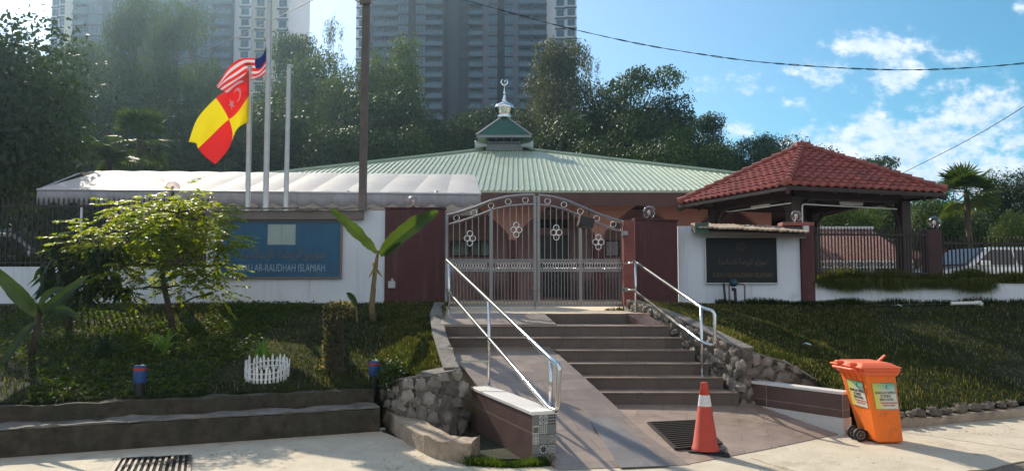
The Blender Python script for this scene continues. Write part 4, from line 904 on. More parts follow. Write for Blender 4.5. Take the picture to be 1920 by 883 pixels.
# ================================================================== SURAU BUILDING
YE = 21.3
sb = thing('surau_building', 'low salmon prayer hall with a wide pale green hipped metal roof', 'building', (.1, 24, 1.33))
ax, ay, az = X(950, 31.3), 31.3, Z(277, 31.3); ez = Z(357.5, YE); hx = 10.2
ex0, ex1 = ax-hx-.1, ax+hx; ey0, ey1 = YE, YE+20
tr_ = .93   # truncated below the cupola
def lerp3(a, b, t): return tuple(a[i]+(b[i]-a[i])*t for i in range(3))
C4 = [(ex0, ey0, ez), (ex1, ey0, ez), (ex1, ey1, ez), (ex0, ey1, ez)]; T4 = [lerp3(c, (ax, ay, az), tr_) for c in C4]
g = MB()
for i in range(4): g.slab([C4[i], C4[(i+1) % 4], T4[(i+1) % 4], T4[i]], (0, 0, -.06))
g.slab(T4, (0, 0, -.05))
for side in range(4):
    a = Vector(C4[side]); b = Vector(C4[(side+1) % 4]); apx = Vector((ax, ay, az)); L = (b-a).length; n = int(L/(.165 if side == 0 else .33)); u = (b-a)/L
    mid = (a+b)/2
    if side == 2: continue
    for k in range(n):
        s = (k+.5)/n; p = a+u*(L*s); f = min(s, 1-s)*2*tr_*1.0; f = min(f, tr_)
        # rib runs up the slope until it meets the hip
        updir = (apx-mid); q = p+updir*f; nn = u.cross(updir).normalized()
        g.bar(p+nn*.012-updir*.001, q+nn*.012, .035, .035, up=tuple(nn))
build(g, 'roof', M['green_roof'], sb)
for i in range(4):
    g = MB(); a = Vector(C4[i])+Vector((0, 0, .04)); b = Vector(T4[i])+Vector((0, 0, .04)); g.tube([a, b], .07, 6); build(g, 'hip_capping', M['green_roof'], sb)
g = MB(); g.box(ex0+.05, ex1-.05, ey0+.02, ey0+.07, ez-.42, ez-.07); g.box(ex0+.05, ex0+.1, ey0+.08, ey1, ez-.42, ez-.07); g.box(ex1-.1, ex1-.05, ey0+.08, ey1, ez-.42, ez-.07); g.box(ex0+.12, ex1-.12, ey0+.08, ey1, ez-.2, ez-.12); build(g, 'fascia', M['fascia'], sb)
# arcaded front wall
YA = YE+1.0; arch_w = X(1116, YA)-X(968, YA); pitch = (X(1204, YA)-X(1042, YA)); xc0 = X(1042, YA); zs = Z(440, YA); zt_ = Z(381, YA); zwt = ez-.2; zf = 1.325
def arcade(x0, x1):
    g = MB(); ks = [k for k in range(-6, 7) if x0 < xc0+k*pitch < x1]; hw = pitch/2-.11
    nn = 10
    def prof(t):   # pointed arch, t 0..1 from springing (side) to apex; returns half width factor and height
        return (1-t**1.05)**.85, zs+(zt_-zs)*t**.92
    for k in ks:
        xc = xc0+k*pitch
        for sgn in (-1, 1):
            xe = xc+sgn*pitch/2; pts = [(xc+sgn*hw*prof(t/nn)[0], prof(t/nn)[1]) for t in range(nn+1)]
            for (xa, za), (xb, zb_) in zip(pts, pts[1:]):
                q = [(xa, za), (xe, za), (xe, zb_), (xb, zb_)]
                if abs(xa-xe) < 1e-4: continue
                f = [(x, YA, z) for x, z in q]; bk = [(x, YA+.25, z) for x, z in q]
                g.hexa(f if sgn > 0 else f[::-1], bk if sgn > 0 else bk[::-1])
            g.box(min(xe, xc+sgn*hw), max(xe, xc+sgn*hw), YA, YA+.25, zf, zs)
        g.box(xc-pitch/2, xc+pitch/2, YA, YA+.25, zt_, zwt)
    return g
wx1 = X(1432, YA); ga = arcade(ex0+1, wx1); kl = max(k for k in range(-6, 7) if xc0+k*pitch < wx1); xe_ = xc0+(kl+.5)*pitch
if xe_ < wx1: ga.box(xe_+.001, wx1, YA, YA+.25, zf, zwt)
build(ga, 'arcade_wall', M['salmon'], sb)
for k in range(-6, 7):
    x = xc0+(k+.5)*pitch
    if ex0+1 < x < wx1:
        g = MB(); g.box(x-.15, x+.15, YA-.06, YA+.3, zf, Z(450, YA)); build(g, 'pier', M['maroon'], sb)
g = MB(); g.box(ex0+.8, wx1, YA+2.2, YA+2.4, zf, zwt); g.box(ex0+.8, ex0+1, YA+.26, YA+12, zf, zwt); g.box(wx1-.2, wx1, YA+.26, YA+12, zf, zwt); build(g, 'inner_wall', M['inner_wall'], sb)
g = MB(); g.box(ex0+.5, ex1-.5, YA-.9, YA+2.19, 1.327, 1.36); build(g, 'veranda_floor', M['conc_yard'], sb)
yi = YA+2.2
def iwin(kind, pa, pb, pt, pbm, m='dark_glass'):
    g = MB(); g.box(X(pa, yi), X(pb, yi), yi-.04, yi-.004, Z(pbm, yi), Z(pt, yi)); o = build(g, kind, M[m], sb)
    g = MB(); xa, xb, z0, z1 = X(pa, yi), X(pb, yi), Z(pbm, yi), Z(pt, yi)
    for x in (xa, (xa+xb)/2, xb): g.box(x-.025, x+.025, yi-.06, yi-.042, z0, z1)
    for z in (z0, z1): g.box(xa, xb, yi-.058, yi-.043, z-.02, z+.02)
    build(g, 'frame', M['fascia'], o)
iwin('door', 1012, 1066, 443, 556, 'door'); iwin('window', 846, 880, 452, 480); iwin('window', 1110, 1160, 452, 480); iwin('window', 885, 918, 452, 480); iwin('window', 1220, 1260, 452, 480); iwin('window', 760, 810, 440, 480)
g = MB(); g.box(X(1010, yi), X(1064, yi), yi-.09, yi-.045, Z(428, yi), Z(412, yi)); o = build(g, 'signboard', M['board_black'], sb)
g = MB(); put_text(g, AR, (X(1014, yi), yi-.092, Z(425, yi)), (1, 0, 0), (0, 0, 1), X(1060, yi)-X(1014, yi), .17); build(g, 'lettering', M['gold_dim'], o)
# shoe racks and pale things low on the veranda
for k, (pa, pb, pt) in enumerate(((900, 950, 530), (1072, 1110, 525), (1125, 1158, 520))):
    y = YA+1.6; x0, x1, z1 = X(pa, y), X(pb, y), Z(pt, y); t = thing('shoe_rack', ['low dark shoe rack behind the left gate leaf', 'low dark shoe rack just right of the dark door', 'low dark shoe rack behind the right end of the gate'][k], 'shoe rack', ((x0+x1)/2, y, 1.36), 'shoe racks on the veranda')
    for j in range(3): g = MB(); zz = 1.42+(z1-1.42)*j/2; g.box(x0, x1, y, y+.3, zz-.02, zz); build(g, 'shelf', M['sign_frame'], t)
    for x in (x0, x1): g = MB(); g.box(x-.02, x+.02, y, y+.3, 1.362, z1+.05); build(g, 'side', M['sign_frame'], t)
# ---- cupola
yc = 30.2; cu_ = MB(); cx0, cx1 = X(911, yc), X(979, yc); cw = cx1-cx0; cxm = (cx0+cx1)/2; z0 = Z(283, yc); z1 = Z(255, yc)
cu_.box(cx0, cx1, yc, yc+cw, z0-.3, z1); cup = build(cu_, 'cupola', M['green_dark'], sb)
g = MB(); g.box(cx0-.01, cx1+.01, yc-.02, yc-.003, Z(282, yc), Z(271, yc)); build(g, 'panel', M['cup_trim'], cup)
for k in range(4):
    xa = X(916+15*k, yc); xb = X(916+15*k+12.5, yc); g = MB(); g.box(xa, xb, yc-.022, yc-.004, Z(270, yc), Z(258.5, yc)); build(g, 'window', M['dark_glass'], cup)
g = MB()
for k in range(5): x = X(914.7+15*k, yc); g.box(x-.02, x+.02, yc-.035, yc-.005, Z(271, yc), Z(257, yc))
g.box(cx0, cx1, yc-.034, yc-.006, Z(258, yc), Z(255, yc)); build(g, 'window_frame', M['cup_trim'], cup)
ez2 = Z(253, yc-.4); rx0, rx1 = X(893, yc-.4), X(997, yc-.4); rw_ = rx1-rx0; ry0, ry1 = yc-.4, yc-.4+rw_; ap = ((rx0+rx1)/2, (ry0+ry1)/2, Z(216, yc+.6))
g = MB(); Cc = [(rx0, ry0, ez2), (rx1, ry0, ez2), (rx1, ry1, ez2), (rx0, ry1, ez2)]
for i in range(4): g.add([Cc[i], Cc[(i+1) % 4], ap], [(0, 1, 2)])
g.add(Cc, [(3, 2, 1, 0)])
for i in range(4):
    for k in range(1, 12):
        s = k/12; p = Vector(Cc[i]).lerp(Vector(Cc[(i+1) % 4]), s); mid = (Vector(Cc[i])+Vector(Cc[(i+1) % 4]))/2; q = p+(Vector(ap)-mid)*min(s, 1-s)*2*.97; g.bar(p+Vector((0, 0, .012)), q+Vector((0, 0, .012)), .02, .03)
build(g, 'pyramid_roof', M['green_dark'], cup)
g = MB()
for i in range(4): g.tube([Cc[i], lerp3(Cc[i], ap, .96)], .045, 6)
g.box(rx0, rx1, ry0-.03, ry0-.003, ez2-.11, ez2-.01); build(g, 'roof_trim', M['cup_trim'], cup)
ap_z = Z(222, yc+.6); dc = (ap[0], ap[1], ap_z); s = (31.0)/F
g = MB(); g.lathe([(.26, 0), (.30, .04), (.27, .1), (.26, .14), (.29, .2), (.34, .28), (.35, .34), (.39, .40), (.40, .46), (.36, .53), (.26, .60), (.14, .66), (.1, .68)], dc, 18); build(g, 'dome', M['chrome'], cup, smooth=True)
g = MB(); g.lathe([(.13, .66), (.09, .74), (.05, .9), (.035, 1.0), (.07, 1.03), (.035, 1.07), (.018, 1.15), (.015, 1.36)], dc, 12)
cc = Vector(dc)+Vector((0, 0, 1.5)); pts = [cc+Vector((math.cos(a)*.13, 0, math.sin(a)*.13)) for a in [R(-250+k*20) for k in range(17)]]
g.tube([Vector(dc)+Vector((0, 0, 1.3)), cc+Vector((0, 0, -.12))], .02, 6); g.tube(pts, [.01+.028*math.sin(math.pi*k/16) for k in range(17)], 6); g.lathe([(.005, -.05), (.05, 0), (.005, .05)], cc+Vector((.02, 0, .03)), 5); build(g, 'crescent_finial', M['chrome'], cup, smooth=True)
for sgn, lab in ((-1, 'grey horn loudspeaker on the left side of the roof cupola'), (1, 'grey horn loudspeaker on the right side of the roof cupola')):
    c = Vector((X(945+sgn*52, yc-.1), yc-.1, Z(273, yc-.1))); t = thing('horn_loudspeaker', lab, 'loudspeaker', tuple(c), 'horn loudspeakers on the cupola')
    g = MB(); g.lathe([(.19, sgn*.06), (.2, sgn*.04), (.15, -sgn*.06), (.09, -sgn*.2), (.06, -sgn*.36), (.05, -sgn*.42)], c, 16, axis='x'); build(g, 'horn', M['horn'], t, smooth=True)
    g = MB(); g.lathe([(.17, sgn*.062), (.06, sgn*.03), (.01, sgn*.028)], c, 16, axis='x'); build(g, 'mouth', M['trim_white'], t)
    g = MB(); g.tube([(c.x-sgn*.3, c.y, c.z-.02), (c.x-sgn*.3, c.y+.1, c.z-.2), (c.x-sgn*.42, c.y+.12, c.z-.24)], .018, 6); build(g, 'bracket', M['black_metal'], t)
# ================================================================== AWNING
yb_, yt_ = 16.6, 18.6
aw = thing('white_awning', 'long white membrane awning with a scalloped grey valance left of the gate', 'awning', (X(500, 17), 17, 1.33))
xa0, xa1 = X(66, yb_), X(901, yb_); nb = 13; bw = (xa1-xa0)/nb; g = MB(); nu, nv = 10, 6
zbl, zbr, ztl, ztr = Z(354.5, yb_), Z(363, yb_), Z(321, yt_), Z(328, yt_); sh = X(890, yt_)-X(901, yb_)
for b in range(nb):
    o = len(g.v)
    for i in range(nu+1):
        s = i/nu; u = (b+s)/nb
        for j in range(nv+1):
            v = j/nv; x = xa0+(xa1-xa0)*u+sh*v+.55*v*(1-u*.35)*(1 if u < .99 else 0)*(1-max(0, (u-.85)/.15)); y = yb_+(yt_-yb_)*v; z = (zbl+(zbr-zbl)*u)*(1-v)+(ztl+(ztr-ztl)*u)*v
            z += .028*math.sin(math.pi*s)*(.35+.65*math.sin(math.pi*(.15+.75*v)))
            g.v.append((x, y, z))
    for i in range(nu):
        for j in range(nv):
            a = o+i*(nv+1)+j; g.f.append((a, a+nv+1, a+nv+2, a+1)); g.mi.append(0)
build(g, 'membrane', M['membrane'], aw, smooth=True)
g = MB(); nx = 190; o = 0
for i in range(nx+1):
    u = i/nx; x = xa0+(xa1-xa0)*u; z = zbl+(zbr-zbl)*u; zz = Z(385+5*u, yb_)+.085*(1-abs(math.sin(x*math.pi/.43))); yy = yb_-.01+.02*math.sin(x*7.3)
    g.v += [(x, yb_, z), (x, yy-.01, (z+zz)/2), (x, yy, zz)]
for i in range(nx):
    for j in range(2): a = i*3+j; g.f.append((a, a+1, a+4, a+3)); g.mi.append(0)
o = build(g, 'valance', M['valance'], aw, smooth=True); so = o.modifiers.new('thick', 'SOLIDIFY'); so.thickness = .004
g = MB(); g.tube([(xa0, yb_, zbl-.01), (xa1, yb_, zbr-.01)], .025, 8); g.tube([(xa0, yt_, ztl-.03), (xa1+sh, yt_, ztr-.03)], .025, 8)
for b in range(nb+1):
    u = b/nb; x = xa0+(xa1-xa0)*u; g.tube([(x, yb_, zbl+(zbr-zbl)*u-.02), (x+sh, yt_, ztl+(ztr-ztl)*u-.05)], .018, 6)
build(g, 'frame', M['pole_steel'], aw)
for k in range(5):
    x = xa0+(xa1-xa0)*(k+.5)/5; g = MB(); g.tube([(x, yb_+.05, 1.327), (x, yb_+.05, zbl-.03)], .035, 10); build(g, 'post', M['pole_steel'], aw, smooth=True)
# back slope of the awning
g = MB(); g.slab([(xa0+sh, yt_+.02, ztl-.02), (xa1+sh, yt_+.02, ztr-.02), (xa1+sh, yt_+2, ztr-.8), (xa0+sh, yt_+2, ztl-.8)], (0, 0, -.004)); build(g, 'back_membrane', M['membrane'], aw)
# ================================================================== GAZEBO
gc_ = Vector((5.67, 15.8)); gl_ = Vector((4.2, 19.45)); gr_ = Vector((9.65, 17.06)); gf_ = gl_+gr_-gc_
ezg = Z(341, 15.8)-.07; apx = Vector(((gl_.x+gr_.x)/2, (gl_.y+gr_.y)/2, Z(264, 18.26)-.17))
gz_ = thing('gazebo', 'open gazebo with a red clay tile roof behind the right wall', 'gazebo', (apx.x, apx.y, 1.33))
cor = [Vector((gc_.x, gc_.y, ezg)), Vector((gr_.x, gr_.y, ezg)), Vector((gf_.x, gf_.y, ezg)), Vector((gl_.x, gl_.y, ezg))]
g = MB(); ncourse = 13; tw = .23
for s in range(4):
    a, b = cor[s], cor[(s+1) % 4]; L = (b-a).length; u = (b-a)/L; mid = (a+b)/2; up = apx-mid; Ls = up.length; upn = up/Ls; nn = u.cross(upn).normalized()
    if nn.z < 0: nn = -nn
    def P2(du, dv, h): return a+u*du+upn*dv+nn*h
    hw_ = L/2
    sub = 8; nt = int(L/tw)+1
    for c in range(ncourse):
        v0 = c*Ls/ncourse; v1 = (c+1)*Ls/ncourse
        cols = []
        i0 = v0/Ls*hw_; i1 = v1/Ls*hw_
        du = [k*tw/sub for k in range(nt*sub+1) if i0 <= k*tw/sub <= L-i0]; du = [i0]+du+[L-i0]
        o = len(g.v)
        jit = random.uniform(-.01, .01)
        for x in du:
            h = .045*(.5+.5*math.sin(2*math.pi*x/tw))**.8+random.uniform(-.002, .002)
            xt = min(max(x, i1), L-i1) if i1 < L-i1 else L/2
            g.v += [tuple(P2(x, v0, h-.008+.0)), tuple(P2(x, v0, h+.040+jit)), tuple(P2(xt, min(v1+.03, Ls*.995), h+.0))]
        for k in range(len(du)-1):
            p = o+k*3
            g.f += [(p, p+3, p+4, p+1), (p+1, p+4, p+5, p+2)]; g.mi += [0, 0]
g.v = [tuple(v) for v in g.v]; build(g, 'tile_roof', M['terracotta'], gz_)
for s in range(4):
    g = MB(); a = cor[s]+Vector((0, 0, .06)); b = apx+Vector((0, 0, .05)); n = 13
    for k in range(n):
        p = a.lerp(b, k/n); q = a.lerp(b, (k+1.12)/n) if k < n-1 else b; d = (q-p).normalized()
        g.tube([p+Vector((0, 0, .028)), q], [.085, .07], 8)
    build(g, 'ridge_tiles', M['terracotta_cap'], gz_)
g = MB(); g.box(apx.x-.16, apx.x+.16, apx.y-.1, apx.y+.1, apx.z+.0, apx.z+.13); build(g, 'apex_cap', M['terracotta_cap'], gz_, bevel=.02)
g = MB()
for s in range(4):
    a, b = cor[s], cor[(s+1) % 4]; dn = Vector((0, 0, -.02)); g.slab([a+dn, b+dn, apx+dn*2.0], (0, 0, -.02))
build(g, 'ceiling_boards', M['timber_mid'], gz_)
ctr = Vector((apx.x, apx.y, 0)); P4 = [ctr+(c-Vector((apx.x, apx.y, ezg))).xy.to_3d()*.70 for c in cor]
g = MB()
for s in range(4):
    a, b = cor[s], cor[(s+1) % 4]; dn = Vector((0, 0, -.09)); g.bar(a+dn*.7, b+dn*.7, .03, .06)
    n = 7
    for k in range(1, n):
        p = a.lerp(b, k/n); t = min(k/n, 1-k/n)*2*.96; mid = (a+b)/2; q = p+(apx-mid)*t; g.bar(p+Vector((0, 0, -.1)), q+Vector((0, 0, -.14)), .05, .08)
    g.bar(a+Vector((0, 0, -.12)), apx+Vector((0, 0, -.2)), .07, .12)
build(g, 'rafters', M['timber'], gz_)
bz = ezg-.1+.0
g = MB()
for s in range(4):
    a, b = P4[s], P4[(s+1) % 4]; g.bar((a.x, a.y, bz+.0), (b.x, b.y, bz), .1, .18)
build(g, 'ring_beam', M['timber'], gz_)
for s in range(4):
    p = P4[s]; rz = math.atan2((cor[1]-cor[0]).y, (cor[1]-cor[0]).x); g = MB(); g.box(-.12, .12, -.12, .12, 0, bz-.05-1.327); g.xf(Matrix.Translation((p.x, p.y, 1.327)) @ Matrix.Rotation(rz, 4, 'Z')); po = build(g, 'post', M['timber'], gz_, bevel=.01)
    for q in (P4[(s+1) % 4], P4[s-1]):
        d = (q-p).normalized(); n = 6; pts = [(p.x+d.x*(.1+.5*(1-math.cos(t*math.pi/2/n))), p.y+d.y*(.1+.5*(1-math.cos(t*math.pi/2/n))), bz-.62+.56*math.sin(t*math.pi/2/n)) for t in range(n+1)]
        g = MB(); g.tube(pts, .04, 6); build(g, 'brace', M['timber'], po)
g = MB(); p = P4[0]; g.tube(bend([(p.x+.14, p.y-.13, 2.9), (p.x+.14, p.y-.13, bz-.22), (P4[1].x-.2, P4[1].y-.15, bz-.24)]), .015, 6); g.tube(bend([(p.x-.1, p.y-.12, bz-.2), (P4[3].x+.25, P4[3].y-.2, bz-.14), (P4[3].x+.2, P4[3].y-.2, bz-.0)]), .015, 6); build(g, 'conduit', M['trim_white'], gz_, smooth=True)
for f, lab in ((.5, 'fluorescent tube light under the left side of the gazebo roof'), (.62, 'fluorescent tube light under the right side of the gazebo roof')):
    a, b = (P4[0], P4[3]) if f == .5 else (P4[0], P4[1]); m_ = a.lerp(b, f); inn = (ctr-m_).normalized()*.25; d = (b-a).normalized()*.3
    c = m_+inn; t = thing('tube_light', lab, 'light fitting', (c.x, c.y, bz-.12)); g = MB(); g.bar((c.x-d.x, c.y-d.y, bz-.1), (c.x+d.x, c.y+d.y, bz-.1), .06, .04); build(g, 'housing', M['trim_white'], t); g = MB(); g.tube([(c.x-d.x, c.y-d.y, bz-.14), (c.x+d.x, c.y+d.y, bz-.14)], .015, 8); build(g, 'tube', M['trim_white'], t)
# ================================================================== POLES, FLAGS, CABLES
def pole(name, label, pxb, pyb, pxt, pyt, Y, r, m, sq=False, rt=None, extra=0, cat='flagpole', grp=None):
    b = at(pxb, pyb, Y); t_ = at(pxt, pyt, Y); b0 = Vector((b.x, Y, 1.33)); dv = (t_-b); top = t_+dv.normalized()*extra; foot = b-dv*((b.z-1.33)/dv.z)
    t = thing(name, label, cat, tuple(foot), grp)
    g = MB()
    if sq: g.bar(foot, top, r*2, r*2, up=(0, 1, 0))
    else: g.tube([foot, foot.lerp(top, .5), top], [r, r, rt or r*.85], 12)
    build(g, 'shaft', M[m], t, smooth=not sq, auto=40)
    g = MB(); g.box(foot.x-r*2.4, foot.x+r*2.4, Y-r*2.4, Y+r*2.4, 1.327, 1.35); build(g, 'base_plate', M['black_metal'], t)
    return t, foot, top
YP = 15.3
f1, _, _ = pole('flagpole', 'grey flagpole with the red and yellow flag', 464, 388, 468, 121, YP, .045, 'pole_steel', grp='flagpoles behind the blue sign wall')
f2, _, _ = pole('flagpole', 'tallest grey flagpole flying the red and white striped flag', 498, 388, 505.5, 0, YP, .055, 'pole_steel', extra=.5, grp='flagpoles behind the blue sign wall')
f3, _, _ = pole('flagpole', 'bare grey flagpole without a flag', 536, 389, 542, 126, YP, .05, 'pole_steel', grp='flagpoles behind the blue sign wall')
for f, px, py in ((f1, 464, 122), (f3, 544, 127)):
    c = at(px, py, YP); g = MB(); g.lathe([(.01, 0), (.06, .01), (.06, .05), (.01, .06)], c, 10); build(g, 'truck', M['pole_steel'], f)
c1 = [at(472, 132, YP-.02), at(470, 300, YP-.03)]; g = MB(); g.tube([at(474, 130, YP-.02), at(469, 385, YP-.02)], .006, 5); build(g, 'halyard', M['trim_white'], f1)
g = MB(); g.tube([at(511, 5, YP-.02), at(503, 385, YP-.02)], .006, 5); build(g, 'halyard', M['trim_white'], f2)
lp, lf, lt = pole('utility_pole', 'tall dark square utility pole behind the white wall left of the gate', 679.5, 395, 687, 0, 15.25, .068, 'pole_conc', sq=True, extra=1.6, cat='utility pole')
c = at(686, 6, 15.2); g = MB(); g.box(c.x-.11, c.x+.11, 15.12, 15.175, c.z-.04, c.z+.04); g.tube([(c.x-.12, 15.15, c.z), (c.x-.2, 15.12, c.z+.02)], .012, 5); build(g, 'bracket', M['pole_conc'], lp)
def surf(name, rows, mats, fm, parent=None, nu=40, nv=24, wave=.05, label=None, cat=None, loc=None, ph=0.0, wn=7):
    """cloth: rows = grid of control points rows[v][u]; fm(u,v) -> material index"""
    R_ = len(rows); C_ = len(rows[0]); g = MB()
    def cm(a, b, c, d, t): return ((b*2)+(c-a)*t+(a*2-b*5+c*4-d)*t*t+(b*3-a-c*3+d)*t**3)*.5
    def ev(ps, t):
        n = len(ps)-1; k = min(int(t*n), n-1); f = t*n-k; gp = lambda i: ps[max(0, min(n, i))]
        return cm(gp(k-1), gp(k), gp(k+1), gp(k+2), f)
    for j in range(nv+1):
        v = j/nv; rr = [ev([rows[r][c] for r in range(R_)], v) for c in range(C_)]
        for i in range(nu+1):
            u = i/nu; p = ev(rr, u).copy(); a = min(1, u*3)
            p.y += wave*a*math.sin(u*wn+v*5+ph)+wave*.45*a*math.sin(u*wn*2.1-v*7+ph); p.z += wave*.25*a*math.sin(u*9+v*4)
            g.v.append(tuple(p))
    for j in range(nv):
        for i in range(nu):
            a = j*(nu+1)+i; g.f.append((a, a+1, a+nu+2, a+nu+1)); g.mi.append(fm((i+.5)/nu, (j+.5)/nv))
    o = build(g, name, mats, parent, loc, smooth=True); so = o.modifiers.new('thick', 'SOLIDIFY'); so.thickness = .003; so.material_offset = 0
    return o
Yf = YP-.07
def q(px, py, dy=0.0): return at(px, py, Yf+dy)
# lower flag: quartered red and yellow, hoist at the pole, blowing left and down
rows = [[q(467, 132), q(432, 165, -.1), q(405, 183, -.25), q(372, 224, -.35), q(352, 266, -.45)],
        [q(467, 156), q(443, 186, .05), q(420, 204, -.1), q(394, 226, -.28), q(366, 268, -.42)],
        [q(467, 179), q(448, 208, .12), q(430, 225, .0), q(403, 246, -.15), q(372, 278, -.35)],
        [q(467, 204), q(449, 228, .18), q(434, 246, .05), q(416, 270, -.05), q(388, 296, -.25)],
        [q(466, 229), q(446, 240, .2), q(434, 264, .1), q(424, 288, 0), q(404, 309, -.2)]]
def fm1(u, v):
    top = v < .5
    return (0 if u < .5 else 1) if top else (1 if u < .5 else 0)
fl1 = surf('flag', rows, [M['flag_red'], M['flag_yellow'], M['flag_white']], fm1, wave=.035, loc=tuple(q(467, 180)))
tag(fl1, 'quartered red and yellow flag with a white crescent and star blowing left', 'flag')
def on_flag(rows, u, v):
    R_ = len(rows)-1; C_ = len(rows[0])-1; a = u*C_; b = v*R_; i = min(int(a), C_-1); j = min(int(b), R_-1); f = a-i; h = b-j
    return (rows[j][i]*(1-f)+rows[j][i+1]*f)*(1-h)+(rows[j+1][i]*(1-f)+rows[j+1][i+1]*f)*h
g = MB(); n = 12
cm_ = [];
for k in range(n+1):
    a = R(60+240*k/n); cm_.append((.2+.075*math.cos(a)*.8, .24+.12*math.sin(a)))
for k in range(n, -1, -1):
    a = R(60+240*k/n); cm_.append((.215+.055*math.cos(a)*.8, .24+.09*math.sin(a)))
def emit_face(g, uvs, off=-.045): 
    ps = [on_flag(rows, u, v)+Vector((0, off, 0)) for u, v in uvs]; g.add(ps, [tuple(range(len(ps)))])
for k in range(n): emit_face(g, [cm_[k], cm_[k+1], cm_[2*n-k], cm_[2*n+1-k]])
build(g, 'crescent', M['flag_white'], fl1); g = MB()
st = []
for k in range(10):
    a = R(-90+36*k); r_ = .1 if k % 2 == 0 else .042; st.append((.34+r_*.62*math.cos(a), .3+r_*1.1*math.sin(a)))
for k in range(10): emit_face(g, [(.34, .3), st[k], st[(k+1) % 10]])
build(g, 'star', M['flag_white'], fl1)
rows2 = [[q(500, 84, .05), q(490, 108, .0), q(455, 110, -.1), q(425, 132, -.2), q(405, 160, -.3)],
         [q(500, 104, .05), q(488, 124, .1), q(460, 124, .02), q(430, 144, -.1), q(408, 164, -.25)],
         [q(500, 122, .05), q(488, 134, .14), q(464, 140, .05), q(436, 156, -.05), q(418, 170, -.2)],
         [q(500, 136, .05), q(486, 145, .1), q(462, 156, .02), q(440, 168, -.02), q(428, 176, -.15)]]
def fm2(u, v):
    if u < .34 and v < .46: return 2
    return 0 if int(v*9) % 2 == 0 else 1
rows3 = [[q(502, 70, .05)]+rows2[0][1:]]+rows2[1:]
fl2 = surf('flag', rows3, [M['flag_red'], M['flag_white'], M['flag_blue']], fm2, nu=36, nv=28, wave=.045, loc=tuple(q(500, 110)), ph=1.3)
tag(fl2, 'red and white striped flag with a blue corner blowing left from the tall pole', 'flag')
def cable(name, label, pts, r=.013, n=10, twist=0):
    P_ = [at(px, py, Y) for px, py, Y in pts]; out = []
    def cm(a, b, c, d, t): return ((b*2)+(c-a)*t+(a*2-b*5+c*4-d)*t*t+(b*3-a-c*3+d)*t**3)*.5
    m_ = len(P_)-1
    for k in range(m_):
        for i in range(n): out.append(cm(P_[max(0, k-1)], P_[k], P_[k+1], P_[min(m_, k+2)], i/n))
    out.append(P_[-1]); g = MB(); g.tube(out, r, 6)
    if twist:
        for s in (0, math.pi): g.tube([p+Vector((0, math.cos(i*.9+s)*r*1.7, math.sin(i*.9+s)*r*1.7*(1+.6*math.sin(i*.37)))) for i, p in enumerate(out)], r*.7, 5)
    return tag(build(g, name, M['cable'], loc=tuple(P_[0]), smooth=True), label, 'cable')
cable('overhead_cable', 'long twisted black overhead cable crossing the blue sky on the right', [(690, -62, 15.2), (780, -28, 15), (870, 0, 14.8), (955, 24, 14.6), (1025, 43, 14.4), (1085, 58, 14.2), (1200, 83, 14), (1300, 100, 13.8), (1400, 114, 13.6), (1500, 123, 13.4), (1600, 129, 13.2), (1700, 131.5, 13), (1800, 128.5, 12.8), (1920, 119, 12.6), (2080, 98, 12.3), (2300, 50, 12)], .0055, 12, 1)
cable('overhead_cable', 'single black cable rising to the right edge above the red gazebo roof', [(1560, 385, 27), (1640, 352, 25), (1702, 320, 23), (1780, 281, 21), (1850, 243, 19), (1920, 200, 17), (2100, 84, 14)], .009, 8)
cable('overhead_cable', 'faint thin cable sloping up across the sky left of the central tower', [(180, 165, 24), (330, 116, 22), (430, 77, 20), (525, 31, 18), (592, -2, 17), (700, -62, 15.6)], .009, 8)
